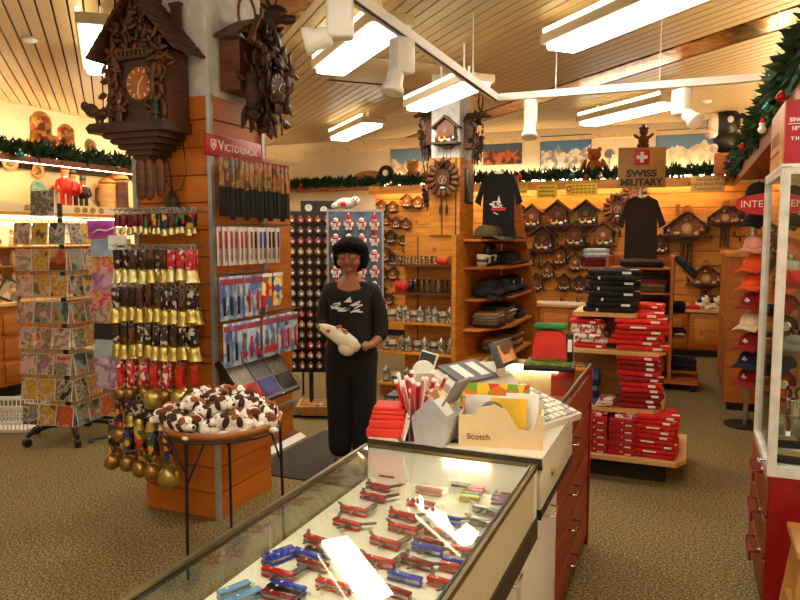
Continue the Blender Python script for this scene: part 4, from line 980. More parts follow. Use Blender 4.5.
# clothing
TOP = mat('black_top', (24, 22, 24), .85, bump=.25, scale=50)
limb('top', [[((0, .0, .72), (.15, .12)), ((0, .0, .80), (.19, .138)), ((0, .0, .95), (.168, .128)), ((0, .005, 1.12), (.17, .135)), ((0, .01, 1.225), (.155, .108)), ((0, .028, 1.292), (.088, .07))],
             [((0, .01, 1.225), (.155, .108)), ((-.148, .012, 1.235), .064), ((-.188, .015, 1.10), .056), ((-.19, -.02, 1.01), .052), ((-.155, -.115, .988), .043)],
             [((0, .01, 1.225), (.155, .108)), ((.148, .012, 1.235), .066), ((.198, .015, 1.08), .059), ((.213, .0, .95), .053), ((.195, -.055, .912), .047)]], TOP, P)
limb('trousers', [[((0, .005, .96), (.155, .11)), ((0, .005, .86), (.195, .14)), ((0, .0, .78), (.195, .145)), ((-.082, .0, .70), .112), ((-.082, .0, .45), .097), ((-.085, .015, .07), .088)],
                  [((0, .0, .78), (.195, .145)), ((.082, .0, .70), .112), ((.082, .0, .45), .097), ((.085, .015, .07), .088)]], mat('black_trousers', (16, 15, 17), .9, bump=.2, scale=40), P)
for s in (-1, 1):
    MB(BLACK).rbox((s*.088, -.06, .035), (.10, .26, .07), .03).build('shoe', None, P)
em = MB(PAPER)
for i in range(16):
    x = rnd.uniform(-.095, .095); z = 1.135+rnd.uniform(-.04, .035)
    em.box((x, -.128-.014+.8*x*x, z), (rnd.uniform(.03, .06), .012, .009), ry=rnd.uniform(-.5, .3), rz=0)
em.prism([(-.02, 1.17), (.02, 1.205), (.03, 1.17)], -.138, -.118); em.use(mat('teal_print', (70, 130, 130), .6)).box((-.01, -.139, 1.125), (.06, .01, .02))
em.build('shirt_print', None, P)
# hands with five separate fingers
def hand(s, wrist, palm, name):
    """s=-1 viewer-left hand; fingers point towards -s*x and down around the bag"""
    wv, pv = V3(*wrist), V3(*palm); d = (pv-wv).normalized()
    ch = [[(tuple(wv), .021), (tuple(pv), (.024, .03))]]
    side = V3(0, 0, 1)
    for i, (off, L) in enumerate(((.024, .062), (.008, .07), (-.008, .066), (-.024, .052))):
        b0 = pv+side*off+d*.02; b1 = b0+d*L*.5+V3(0, -.012, -.004); b2 = b1+d*L*.4+V3(-s*.0, .02, -.008)
        ch.append([(tuple(pv), (.024, .03)), (tuple(b0), .0105), (tuple(b1), .0095), (tuple(b2), .0075)])
    t0 = wv+d*.03+V3(0, -.016, .02); t1 = t0+d*.03+V3(0, -.02, .022); t2 = t1+d*.03+V3(0, -.004, .004)
    ch.append([(tuple(wv), .021), (tuple(t0), .012), (tuple(t1), .0105), (tuple(t2), .008)])
    return limb(name, ch, SKIN, P)
hand(-1, (-.075, -.225, .985), (-.03, -.25, .985), 'hand')
hand(1, (.115, -.21, .885), (.065, -.235, .89), 'hand')
MB(STEEL).tube([(.135+.026*math.cos(a)*.7, -.185+.026*math.cos(a)*.6, .888+.028*math.sin(a)) for a in [i*PI/6 for i in range(12)]], .005, 6, True).build('wristwatch', None, P)
# the bag held in both hands: a crumpled white sack, wide at the lower right
Pm = Matrix.Translation((w0.x, w0.y, 0)) @ Matrix.Rotation(YAW-R(8), 4, 'Z')
bg = MB(mat('white_bag', (226, 214, 186), .6, var=.08, scale=18, bump=.3))
n = 16; prof = [(-.16, 1.03, .014, .01), (-.12, 1.012, .03, .022), (-.05, .975, .045, .03), (.01, .94, .052, .034), (.07, .905, .046, .032), (.11, .885, .022, .012)]
vs = []; fs = []
for k, (x, z, a, b_) in enumerate(prof):
    for i in range(n):
        q = 2*PI*i/n; w_ = 1+.1*math.sin(3*q+k)
        vs.append((x+a*.55*math.cos(q)*w_, -.275-b_*math.sin(q), z+a*.9*math.cos(q)*w_))
for k in range(len(prof)-1): fs += [(k*n+i, k*n+(i+1) % n, (k+1)*n+(i+1) % n, (k+1)*n+i) for i in range(n)]
fs += [tuple(range(n))[::-1], tuple(range((len(prof)-1)*n, len(prof)*n))]
bg.add(vs, fs, True)
bg.ball((.03, -.275, .885), (.06, .035, .05), 10, 8)
bg.use(REDP).ball((-.085, -.305, 1.0), (.014, .006, .01), 8, 5)
bg.use(GREEN).ball((-.15, -.285, 1.02), (.01, .012, .014), 7, 5)
o = bg.build('shopping_bag'); o.matrix_world = Pm; tag(o, 'white crumpled bag with a red mark held in both hands of the person', 'bag')
# ================================================================= MIDDLE PILLAR AND MUG SHELVES
MV = 6.47
mp = MB(PINE).lim((-2.37, MV, 1.62), (-2.06, 6.93, 2.36)).lim((-2.64, MV+.03, .05), (-2.06, 6.93, 1.62))
mp.use(mat('plank_joint', (86, 50, 20), .8))
for u in (-2.50, -2.24, -2.10): mp.lim((u-.006, MV+(.027 if u < -2.4 else -.003), .1 if u < -2.4 else 1.62), (u+.006, MV+.05, 1.6 if u < -2.4 else 2.35))
mp.use(mat('cool_white_plaster', (222, 224, 226), .8)).lim((-2.355, MV+.012, 2.362), (-2.072, 6.92, ZC-.002))
struct('trim_14', mp)
t = thing('mug_shelf_unit', 'honey pine shelf unit of glasses and beer mugs standing against the middle pillar', 'shelf', (0, MV, 0))
SZ = [.15, .47, .77, 1.06, 1.335]; SZN = ['lowest', 'second lowest', 'middle', 'second highest', 'top']
for i, z in enumerate(SZ):
    MB(PINEH if i < 3 else mat('dark_shelf', (90, 56, 30), .5)).lim((-2.86 if i < 3 else -2.70, -.16, z-.022), (-2.07, .028, z)).build('shelf_board', None, t)
MB(PINE).lim((-2.07, -.2, .02), (-2.03, .028, 1.62)).build('side_panel', None, t)
MB(PINED).lim((-2.86, -.1, .02), (-2.07, .02, .125)).build('plinth', None, t)
def vessel(kind):
    def make():
        if kind == 'glass':
            t = thing('drinking_glass', 'x', 'glass'); MB(glass('tumbler_glass', (.93, .93, .88), 3.5, .08)).lathe([(.026, 0), (.03, .11), (.027, .11), (.024, .01), (.001, .01)], n=12).build('body', None, t)
        elif kind in ('red', 'black'):
            t = thing('coffee_mug', 'x', 'mug'); m = REDC if kind == 'red' else BLACK
            MB(m).lathe([(.034, 0), (.036, .09), (.032, .09), (.03, .01), (.001, .01)], n=12).build('body', None, t)
            MB(m).tube([(.034, 0, .075), (.058, 0, .07), (.058, 0, .03), (.034, 0, .02)], .005, 5).build('handle', None, t)
        elif kind == 'stein':
            t = thing('beer_stein', 'x', 'stein'); MB(prints('stein_relief', [(176, 164, 140), (120, 112, 98), (70, 66, 66), (206, 196, 176), (140, 128, 106)], 60, .3)).lathe([(.042, 0), (.04, .02), (.034, .03), (.034, .10), (.038, .115)], n=14).build('body', None, t)
            MB(STEEL).lathe([(.038, .115), (.03, .13), (.012, .14), (.008, .155), (.002, .16)], n=14).build('lid', None, t)
            MB(GREYL).tube([(.034, 0, .1), (.066, 0, .095), (.068, 0, .05), (.036, 0, .025)], .006, 5).build('handle', None, t)
        elif kind == 'wmug':
            t = thing('stoneware_mug', 'x', 'mug'); MB(mat('stone_mug', (190, 170, 134), .4)).lathe([(.04, 0), (.043, .05), (.04, .11), (.036, .11), (.034, .01), (.001, .01)], n=14).build('body', None, t)
            MB(mat('blue_glaze', (60, 66, 90), .3)).lathe([(.0435, .045), (.0435, .07)], n=14).build('painted_band', None, t)
            MB(mat('stone_mug', (190, 170, 134), .4)).tube([(.04, 0, .09), (.068, 0, .085), (.068, 0, .04), (.041, 0, .025)], .006, 5).build('handle', None, t)
        elif kind == 'bottle':
            t = thing('bottle', 'x', 'bottle'); MB(mat('navy_bottle', (30, 36, 66), .2)).lathe([(.032, 0), (.034, .15), (.022, .19), (.012, .2), (.012, .24), (.001, .24)], n=12).build('body', None, t)
            MB(PAPER).lathe([(.0345, .04), (.0355, .1)], n=12).build('label', None, t)
        return t
    return Kind(make)
VK = {k: vessel(k) for k in ('glass', 'red', 'black', 'stein', 'wmug', 'bottle')}
VN = {'glass': 'clear drinking glass', 'red': 'red mug', 'black': 'black mug', 'stein': 'grey lidded beer stein', 'wmug': 'stoneware mug with a blue band', 'bottle': 'navy bottle'}
ROWS = {4: ['glass']*6+['glass', 'glass', 'red', 'red', 'glass'], 3: ['red', 'red', 'black']+['glass']*7, 2: ['stein', 'wmug', 'stein', 'stein', 'wmug', 'stein', 'stein', 'stein', 'wmug', 'stein'], 1: ['stein', 'wmug', 'stein', 'stein', 'wmug', 'stein', 'wmug', 'stein', 'stein'], 0: ['stein', 'wmug', 'stein', 'stein', 'wmug', 'stein', 'stein']}
ROWS0 = {1: 0}
# an additional row stands on the plinth step in front of the person, as in the photo
for si, kinds in ROWS.items():
    n = len(kinds); u0, u1 = -2.80 if si < 3 else -2.66, -2.12
    for i, kd in enumerate(kinds):
        VK[kd].put((u0+(u1-u0)*i/max(1, n-1), MV-.07-.03*(i % 2), SZ[si]), rnd.uniform(-.6, .4), '%s, %s from left on the %s mug shelf' % (VN[kd], ORD[i], SZN[si]), 'drinkware on the %s mug shelf' % SZN[si], (1, 1, .75) if si == 4 else (1.0 if kd in ('stein', 'wmug') else 1.2))
# clocks on the middle pillar
def chalet(v):
    """generic small cuckoo clock, back on the wall at y=0, facing -y, about .26 wide"""
    def make():
        t = thing('cuckoo_clock', 'x', 'clock')
        case = [MIDWOOD, wood('tan_clock_case', (150, 92, 44), (110, 64, 28)), DKWOOD][v % 3]
        MB(case).lim((-.085, -.09, 0), (.085, -.001, .15)).prism([(-.085, .15), (.085, .15), (0, .215)], -.09, -.001).build('case', None, t)
        r = MB(SHINGLE if v != 1 else MIDWOOD)
        for s in (-1, 1): r.box((s*.066, -.06, .186), (.175, .14, .014), ry=s*.66)
        r.box((0, -.06, .238), (.02, .142, .018), ry=PI/4).build('roof', None, t)
        dial_part(t, (0, -.091, .105), .026, MIDWOOD if v != 1 else LIGHTWOOD, PAPER if v != 1 else BLACK)
        bs = MB(SHINGLE).lim((-.13, -.14, -.02), (.13, -.001, 0)); bs.use(DKWOOD).prism([(-.09, -.02), (.09, -.02), (.03, -.055), (-.03, -.055)], -.09, -.001); bs.build('base_shelf', None, t)
        f = MB()
        man(f, (-.085, -.115, 0), .065, REDP if v != 2 else GREEN, DKWOOD); man(f, (.085, -.115, 0), .06, PAPER, BLUEP)
        f.use(PAPER).ball((.04, -.12, .016), (.024, .012, .016), 7, 5).ball((-.03, -.12, .014), (.022, .01, .013), 7, 5).use(YELLOW).ball((.0, -.115, .03), (.014, .01, .02), 6, 5).ball((-.06, -.1, .035), (.012, .01, .022), 6, 5); man(f, (.05, -.1, .0), .075, MIDWOOD, DKWOOD); f.build('figures', None, t)
        g = MB(DKGREEN)
        fir(g, (.115, -.1, 0), .09, DKGREEN, DKWOOD); g.use(mat('flowers', (210, 60, 50), .6))
        for k in range(7): g.ball((-.075+.025*k, -.1, .055), (.009, .006, .006), 5, 4)
        g.build('fir_and_flowers', None, t)
        if v != 1:
            p = MB(MIDWOOD)
            p.cyl((.0, -.05, -.05), (.0, -.05, -.2), .0025, n=5).cyl((0, -.045, -.2), (0, -.055, -.2), .02, n=10); p.build('pendulum', None, t)
            for s in (-1, 1):
                ch = MB(BLACK).cyl((s*.035, -.045, -.05), (s*.035, -.045, -.16-.03*s), .002, n=4); ch.build('chain', None, t)
                pinecone(t, s*.035, -.045, -.235-.03*s, .07, DKWOOD, .013).build('pine_cone_weight', None, t)
        return t
    return make
def leafclock():
    t = thing('cuckoo_clock', 'x', 'clock')
    MB(DKWOOD).lim((-.06, -.06, .02), (.06, -.001, .2)).build('case', None, t)
    dial_part(t, (0, -.065, .10), .045, MIDWOOD, PAPER)
    l = MB(MIDWOOD)
    for k in range(16):
        a = 2*PI*k/16; leafcard(l, (.07*math.cos(a), -.06, .11+.085*math.sin(a)), .10, .032, 0, a+.15)
    l.build('carved_leaves', None, t)
    b = MB(DKWOOD).ball((0, -.09, .24), (.022, .03, .02), 8, 6).ball((0, -.115, .255), .014, 7, 5).tube([(-.02, -.09, .25), (-.09, -.08, .29)], [.012, .003]).tube([(.02, -.09, .25), (.09, -.08, .29)], [.012, .003]); b.build('carved_bird', None, t)
    MB(PAPER).box((0, -.07, .03), (.04, .004, .015)).build('tag', None, t)
    for s in (-1, 1):
        MB(DKWOOD).cyl((s*.03, -.04, -.0), (s*.03, -.04, -.13), .003, n=5).build('chain', None, t); pinecone(t, s*.03, -.04, -.21, .08, DKWOOD, .014).build('pine_cone_weight', None, t)
    return t
def stagclock():
    t = thing('cuckoo_clock', 'x', 'clock')
    MB(MIDWOOD).lim((-.07, -.07, -.05), (.07, -.001, .16)).build('case', None, t)
    MB(DKWOOD).prism([(-.1, .15), (0, .22), (.1, .15), (.1, .165), (0, .24), (-.1, .165)], -.1, -.001).build('roof', None, t)
    dial_part(t, (0, -.072, .06), .04, DKWOOD, PAPER)
    l = MB(DKWOOD)
    for k in range(22):
        a = 2*PI*k/22; leafcard(l, (.08*math.cos(a), -.08-.02*(k % 3), .05+.13*math.sin(a)), .08, .022, .4*(k % 3-1), a)
    l.build('carved_leaves', None, t)
    h = MB(DKWOOD).ball((0, -.13, .22), (.028, .05, .03), 8, 6).ball((0, -.18, .205), (.016, .03, .016), 8, 6).ball((-.06, -.1, .0), (.025, .03, .07), 8, 6).ball((.06, -.1, -.02), (.025, .03, .07), 8, 6); h.build('stag_head', None, t)
    a_ = MB(DKWOOD)
    for s in (-1, 1): a_.tube([(s*.015, -.12, .24), (s*.05, -.115, .28), (s*.06, -.12, .34), (s*.04, -.12, .39)], [.009, .008, .006, .002]).tube([(s*.05, -.115, .28), (s*.09, -.12, .32)], [.007, .002])
    a_.build('antlers', None, t)
    t2 = MB(DKWOOD)
    for k in range(3): leafcard(t2, (-.05+.05*k, -.07, -.06), .12, .03, 0, -PI/2+.25*(k-1))
    t2.build('hanging_leaves', None, t)
    return t
CHK = [Kind(chalet(0)), Kind(chalet(1)), Kind(chalet(2))]; LFK = Kind(leafclock); STK = Kind(stagclock)
p = W(448, 141, v=MV); CHK[0].put((p.x, MV+.012, p.z-.02), 0, 'chalet cuckoo clock on the front of the white upper part of the middle pillar', None, 1.0)
p = W(429, 135, u=-2.36); STK.put((-2.356, 6.62, 2.56), -PI/2, 'carved stag cuckoo clock on the left side of the white middle pillar', None, 1.15)
STK.put((-2.07, 6.70, 2.52), PI/2, 'carved stag cuckoo clock on the right side of the white middle pillar', None, 1.2)
p = W(445, 183, v=MV); LFK.put((p.x, MV, p.z-.08), 0, 'carved leaf cuckoo clock on the wooden front of the middle pillar', None, 1.05)
p = W(422, 203, d=7.2)
STK.put((-2.375, 6.66, 2.02), -PI/2, 'dark carved clock hanging on the left edge of the wooden part of the middle pillar', None, .9)
# picture on the right face of the pillar
t = thing('framed_picture', 'small framed mountain picture on the right side of the wooden middle pillar', 'picture', (-2.058, 6.74, 2.10), PI/2)
MB(BLACK).rbox((0, -.008, 0), (.26, .016, .34), .004).build('frame', None, t)
MB(prints('landscape_small', [(40, 34, 30), (90, 80, 60), (150, 170, 190), (120, 90, 60)], 5, kind='NOISE')).lim((-.115, -.02, -.155), (.115, -.016, .155)).build('picture', None, t)
# ----------------------------------------------------------------- garment shelves right of the middle pillar
t = thing('garment_shelf_unit', 'pine shelf unit of caps and folded garments on the right side of the middle pillar', 'shelf', (0, 0, 0))
MB(PINE).lim((-2.06, 6.5, .05), (-2.035, 8.0, 1.62)).build('back_panel', None, t)
MB(PINED).prism([(-2.03, .05), (-1.60, .05), (-1.62, .9), (-1.78, 1.7), (-1.86, 2.3), (-2.03, 2.3)], 8.0, 8.035).build('end_panel', None, t)
GZ = [.40, .705, 1.0, 1.31, 1.58]
for z in GZ: MB(PINEH if z < .9 else PINED).prism([(-2.03, 6.5), (-1.86, 6.5), (-1.66, 6.95), (-1.66, 7.98), (-2.03, 7.98)], z-.022, z, 'z').build('shelf_board', None, t)
def folded(name, m, m2=None, n=1):
    def make():
        t = thing('folded_garment', 'x', 'garment')
        MB(m).rbox((0, 0, .018), (.30, .26, .036), .016, seg=3).build('body', None, t)
        MB(m2 or m).rbox((0, -.012, .03), (.22, .235, .018), .007).build('top_fold', None, t)
        return t
    return Kind(make)
def tee(m, mark, mm=None): return Kind(lambda: _tee(m, mark, mm))
def _tee(m, mark, mm):
    t = thing('folded_shirt', 'x', 'shirt')
    b = MB(m).rbox((0, 0, .018), (.30, .26, .034), .015, seg=3).rbox((.0, -.13, .018), (.29, .02, .032), .009); b.build('body', None, t)
    MB(m).rbox((0, .02, .034), (.13, .1, .012), .005).build('collar', None, t)
    if mark == 'tag': MB(PAPER).box((.08, -.1405, .016), (.05, .004, .016)).box((.12, -.1, .037), (.05, .035, .003)).build('white_tag', None, t)
    if mark == 'print': MB(PAPER).box((-.03, -.142, .016), (.09, .003, .012)).box((.0, -.05, .037), (.1, .05, .002)).build('white_print', None, t)
    if mark == 'strip': MB(PAPER).box((-.06, -.142, .016), (.012, .003, .02)).build('small_logo', None, t)
    return t
def cap():
    t = thing('x', 'x', 'cap'); return t
def capkind(m, badge=None, bm_=None):
    def make():
        t = thing('baseball_cap', 'x', 'cap')
        c = MB(m); pr = [(.095, 0), (.094, .03), (.085, .065), (.06, .093), (.025, .106), (.001, .108)]
        c.lathe(pr, n=18, sy=1.12); c.build('crown', None, t)
        vs = []; n = 9
        for i in range(n):
            a = -1.05+2.1*i/(n-1)
            for rr_, dz in ((.10, .004), (.175, -.012-.03*(math.sin(a))**2)):
                x = rr_*math.sin(a)*(.98 if rr_ < .12 else .62); y = -(.105*math.cos(a)*1.0 if rr_ < .12 else .105+.085*math.cos(a))
                vs += [(x, y, dz+.006), (x, y, dz)]
        fs = []
        for i in range(n-1):
            a = i*4; b = (i+1)*4; fs += [(a, b, b+2, a+2), (a+1, a+3, b+3, b+1), (a+2, b+2, b+3, a+3)]
        MB(bm_ or m).add(vs, fs, True).build('brim', None, t)
        if badge: MB(PAPER).box((0, -.103, .045), (.012, .008, .04), rx=.25).box((0, -.103, .045), (.04, .008, .012), rx=.25).build('badge', None, t)
        MB(m).ball((0, 0, .108), .009, 7, 5).build('button', None, t)
        return t
    return Kind(make)
CAPK = {'black': capkind(DARKFAB), 'red': capkind(REDF), 'redx': capkind(mat('dark_red_cotton', (140, 12, 24), .85), True), 'orange': capkind(mat('orange_cotton', (226, 86, 30), .85)), 'cream': capkind(mat('cream_cotton', (226, 204, 168), .85)), 'pink': capkind(mat('pink_cotton', (222, 150, 130), .85)), 'navy': capkind(NAVY, True), 'olive': capkind(mat('olive_cotton', (84, 76, 46), .9)), 'brown': capkind(mat('brown_cotton', (70, 50, 34), .9))}
OLIVE = mat('olive_cloth', (110, 96, 60), .9); GREYC = mat('grey_cloth', (120, 118, 110), .9)
GK = {'olive': folded('o', OLIVE), 'grey': folded('g', GREYC, PAPER), 'black': folded('b', DARKFAB), 'brown': folded('br', mat('brown_cloth', (84, 60, 36), .9)), 'tan': folded('t', mat('tan_cloth', (170, 130, 80), .9)), 'navy': folded('n', NAVY), 'blue': folded('lb', mat('pale_blue_cloth', (170, 186, 200), .9), PAPER), 'wine': folded('w', mat('wine_cloth', (110, 16, 22), .9)), 'jeans': folded('j', mat('denim', (70, 100, 140), .9))}
def gstack(u, v, z, kinds, rz, where, grp, sc=1.0):
    for i, kd in enumerate(kinds):
        GK[kd].put((u+rnd.uniform(-.01, .01), v+rnd.uniform(-.01, .01), z+i*.037*(sc if not hasattr(sc, '__len__') else sc[2])), rz+rnd.uniform(-.08, .08), '%s garment, %s from bottom of pile %s' % ({'wine': 'wine red', 'blue': 'pale blue', 'jeans': 'denim blue'}.get(kd, kd), ORD[i], where), grp, sc)
gstack(-1.84, 6.78, GZ[1]+.001, ['black', 'olive', 'olive', 'grey', 'tan'], PI/2, 'at the front of the middle garment shelf', 'garments on the pillar shelf', (1, 1, .8))
gstack(-1.84, 7.25, GZ[1]+.001, ['brown', 'olive', 'tan', 'grey', 'grey', 'black'], PI/2, 'in the middle of the middle garment shelf', 'garments on the pillar shelf', (1.1, 1, .9))
gstack(-1.83, 7.65, GZ[1]+.001, ['black', 'navy', 'black'], PI/2, 'at the far end of the middle garment shelf', 'garments on the pillar shelf')
gstack(-1.84, 7.1, GZ[0]+.001, ['brown', 'tan', 'olive', 'tan'], PI/2, 'on the lowest garment shelf', 'garments on the pillar shelf')
gstack(-1.83, 7.6, GZ[0]+.001, ['olive', 'tan', 'brown', 'tan', 'brown'], PI/2, 'at the far end of the lowest garment shelf', 'garments on the pillar shelf')
for i, (v, kd) in enumerate(((6.68, 'black'), (6.86, 'black'), (7.05, 'black'), (7.25, 'brown'), (7.45, 'navy'), (7.65, 'black'), (7.83, 'navy'))):
    for j in range(2): CAPK[kd].put((-1.86, v+.03*j, GZ[2]+.02+.05*j), PI/2+rnd.uniform(-.3, .3), '%s baseball cap, %s along the middle pillar shelf, %s' % (kd, ORD[i], ('underneath', 'on top')[j]), 'caps on the pillar shelf', 1)
for i, v in enumerate((6.62, 6.72, 6.82, 6.93, 7.04, 7.16)):
    kd = ('wmug', 'black', 'bottle', 'black', 'bottle', 'black')[i]
    VK[kd].put((-1.88, v, GZ[3]), .5, '%s, %s from left, shelf right of the mug unit' % (VN[kd], ORD[i]), 'drinkware right of the mug unit', (1.2, 1.2, 1.1))
for i, v in enumerate((7.3, 7.45, 7.6, 7.78)):
    CAPK['black'].put((-1.86, v, GZ[3]+.03), PI/2, 'black cap, %s beyond the navy bottles on the pillar shelf' % ORD[i], 'black caps by the bottles', 1.0)
for i, (v, kd) in enumerate(((6.68, 'olive'), (6.9, 'brown'), (7.15, 'olive'), (7.5, 'black'))):
    CAPK[kd].put((-1.86, v, GZ[4]+.02), PI/2+.3, '%s cap, %s from left on the board below the hanging black shirt' % (kd, ORD[i]), 'caps on the top board', 1.1)
def hangshirt(name, label, m, loc, rz, w, h, printm):
    t = thing('hanging_shirt', label, 'shirt', loc, rz)
    a = w/2
    MB(m).prism([(-a*.28, 0), (-a*.72, -.05), (-a*1.15, -.30), (-a*.86, -.34), (-a*.74, -.2), (-a*.78, -h), (a*.78, -h), (a*.74, -.2), (a*.86, -.34), (a*1.15, -.30), (a*.72, -.05), (a*.28, 0), (0, -.035)], -.04, .04).build('body', None, t)
    MB(PAPER).box((0, -.03, -.01), (.09, .02, .02)).build('collar_label', None, t)
    p = MB(printm); r_ = random.Random(3)
    for k in range(9): p.box((r_.uniform(-.07, .07), -.042, -h*.5+r_.uniform(-.06, .06)), (.05, .004, .012), ry=r_.uniform(-.6, .6))
    if printm is PAPER: p.use(REDP).box((0, -.043, -h*.52), (.14, .004, .03)).use(PAPER).prism([(-.02, -h*.44), (.0, -h*.33), (.025, -h*.44)], -.045, -.04); p.build('chest_print', None, t)
    MB(STEEL).tube([(0, 0, 0), (0, 0, .04), (.02, 0, .06), (0, 0, .075)], .004, 5).build('hook', None, t)
    return t
p = W(500, 172, v=7.0)
hangshirt('s', 'black shirt with a white and red print hanging beside the middle pillar picture', DARKFAB, (p.x-.01, 7.0, p.z), .25, .42, .72, PAPER)
# ================================================================= BACK WALL: cuckoo clocks
VC = VB-.065
BCL = [(533, 218, 23, 1), (559, 216, 26, 0), (587, 215, 25, 2), (520, 212, 15, 0), (544, 240, 26, 2), (575, 236, 24, 0), (604, 236, 24, 1), (589, 252, 16, 2), (521, 234, 14, 0),
       (527, 258, 18, 0), (560, 257, 17, 1), (576, 263, 17, 1), (548, 271, 16, 1), (537, 283, 17, 0), (564, 283, 16, 0), (580, 284, 16, 2), (660, 245, 18, 2), (655, 278, 15, 0), (737, 278, 18, 1), (738, 215, 18, 0), (516, 285, 14, 2), (604, 258, 18, 0)]
srt = sorted(range(len(BCL)), key=lambda i: (round(BCL[i][1]/24), BCL[i][0]))
for n_, i in enumerate(srt):
    px, py, w, k = BCL[i]; p = W(px, py, v=VC); sc = w/700*(p-Vector((0, 0, 1.6))).length/.27*1.0
    rowi = sum(1 for j in srt[:n_] if round(BCL[j][1]/24) == round(py/24)); rown = {9: 'top', 10: 'upper middle', 11: 'lower middle', 12: 'bottom'}.get(round(py/24), 'bottom')
    CHK[k].put((p.x, VC, p.z-.09*sc), 0, '%s chalet cuckoo clock, %s from left, %s row on the pine back wall' % (('brown', 'tan', 'dark')[k], ORD[rowi], rown), 'cuckoo clocks on the pine back wall', sc)
p = W(618, 208, v=VC); LFK.put((p.x, VC, p.z-.15), 0, 'carved leaf cuckoo clock left of the hanging brown shirt on the back wall', None, 1.25)
p = W(634, 203, v=VC); LFK.put((p.x, VC, p.z-.05), 0, 'carved leaf cuckoo clock half behind the brown hanging shirt', None, 1.2)
# big musical chalet clocks
def bigchalet(px, py, w, lab, chim=True, mm=None):
    p = W(px, py, v=VC); sc = w/700*(p-Vector((0, 0, 1.6))).length
    t = thing('cuckoo_clock', lab, 'clock', (p.x, VC, p.z), 0, None, sc)
    cs = wood('orange_case', (170, 100, 44), (130, 70, 28))
    MB(cs).lim((-.3, -.22, -.2), (.3, 0, .05)).prism([(-.3, .05), (.3, .05), (0, .26)], -.22, 0).build('case', None, t)
    r = MB(DKWOOD)
    for s in (-1, 1): r.box((s*.25, -.16, .12), (.6, .36, .03), ry=s*.66)
    r.prism([(-.2, .22), (0, .42), (.2, .22)], -.33, -.05) if False else None
    r.build('roof', None, t)
    gp = MB(wood('gable_top', (196, 124, 56), (150, 90, 36))).prism([(-.14, .27), (.14, .27), (0.05, .45), (-.05, .45)], -.26, -.02); gp.build('gable_cap', None, t)
    if chim: MB(cs).lim((-.24, -.14, .22), (-.16, -.06, .46)).lim((-.25, -.15, .44), (-.15, -.05, .47)).build('chimney', None, t)
    dial_part(t, (0, -.225, -.05), .11, LIGHTWOOD, BLACK)
    f = MB()
    for k in range(4): man(f, (-.1+.07*k, -.25, .08), .1, (REDP, PAPER, GREEN, REDP)[k], DKWOOD)
    man(f, (-.36, -.22, -.2), .18, PAPER, BLUEP); man(f, (.3, -.26, -.2), .2, LIGHTWOOD, DKWOOD); f.use(LIGHTWOOD).ball((-.2, -.28, -.16), (.07, .04, .04)).ball((.2, -.28, -.16), (.05, .04, .05))
    f.build('figures', None, t)
    MB(DKWOOD).lim((-.5, -.34, -.25), (.5, 0, -.2)).prism([(-.3, -.25), (.3, -.25), (.1, -.36), (-.1, -.36)], -.25, 0).build('base_shelf', None, t)
    for s in (-.1, .0, .1): MB(MIDWOOD).cyl((s, -.12, -.36), (s, -.12, -.9-.05*abs(s)*10), .032, n=10).build('weight', None, t)
    MB(DKWOOD).lim((-.05, -.06, -.75), (.05, -.04, -.4)).build('pendulum', None, t)
    g = MB(); fir(g, (.4, -.25, -.2), .25, DKGREEN, DKWOOD); fir(g, (-.44, -.2, -.2), .2, DKGREEN, DKWOOD); g.build('fir_trees', None, t)
    return t
bigchalet(687, 226, 42, 'big orange-brown musical chalet clock with long weights, below the carved clock sign')
bigchalet(725, 216, 30, 'tall gabled chalet clock between the big musical clock and the red cap rack', False)
bigchalet(706, 276, 34, 'dark chalet clock hanging low above the right-hand cabinets', False)
# left part of the pine wall: small clocks and figures
LCL = [(383, 208, 12), (394, 208, 11), (408, 203, 13), (419, 204, 12), (387, 221, 10), (397, 224, 11), (407, 225, 11), (383, 238, 13), (392, 239, 13), (404, 241, 10), (386, 257, 14), (394, 261, 12), (384, 275, 12), (394, 275, 12), (382, 292, 12), (390, 300, 11)]
for i, (px, py, w) in enumerate(LCL):
    p = W(px, py, v=VC); sc = w/700*(p-Vector((0, 0, 1.6))).length/.27
    k = i % 3; CHK[1 if py < 232 else k].put((p.x, VC, p.z-.05), 0, 'small %s wall clock, %s counted from top left, left of the middle pillar' % (('brown', 'tan', 'dark')[k], ORD[i]), 'small clocks left of the middle pillar', sc)
# yellow notes and signs on the wood strip
def note(px0, py0, px1, py1, m, lab, lines=2, cat='sign', emblem=False, name='notice'):
    NV = VB-.347; a = W(px0, py0, v=NV); b = W(px1, py1, v=NV); w, h = b.x-a.x, a.z-b.z
    t = thing(name, lab, cat, ((a.x+b.x)/2, NV, (a.z+b.z)/2))
    MB(m).rbox((0, 0, 0), (w, .012, h), .003).build('card', None, t)
    l = MB(mat('sign_ink', (90, 60, 20), .6))
    for k in range(lines):
        for q in range(6): l.box((-w*.34+w*.13*q+(w*.08 if emblem else 0), -.007, h*.3-h*.6*k/max(1, lines-1)), (w*.09, .002, h*.08))
    l.build('writing', None, t)
    if emblem: MB(REDP).prism([(-w*.46, h*.3), (-w*.32, h*.3), (-w*.32, -h*.1), (-w*.39, -h*.3), (-w*.46, -h*.1)], -.009, -.006).use(PAPER).box((-w*.39, -.01, .03*h), (w*.03, .002, h*.3)).box((-w*.39, -.01, .03*h), (w*.09, .002, h*.1)).build('emblem', None, t)
    return t
YN = mat('yellow_card', (238, 206, 60), .6, var=.05)
note(512, 186, 527, 193, YN, 'small yellow notice beside the black hanging shirt', 2)
note(537, 185, 557, 198, YN, 'yellow notice with printed lines above the clocks, left of the emblem notice', 3)
note(566, 184, 597, 194, YN, 'yellow notice with a red shield emblem above the clocks', 3, emblem=True)
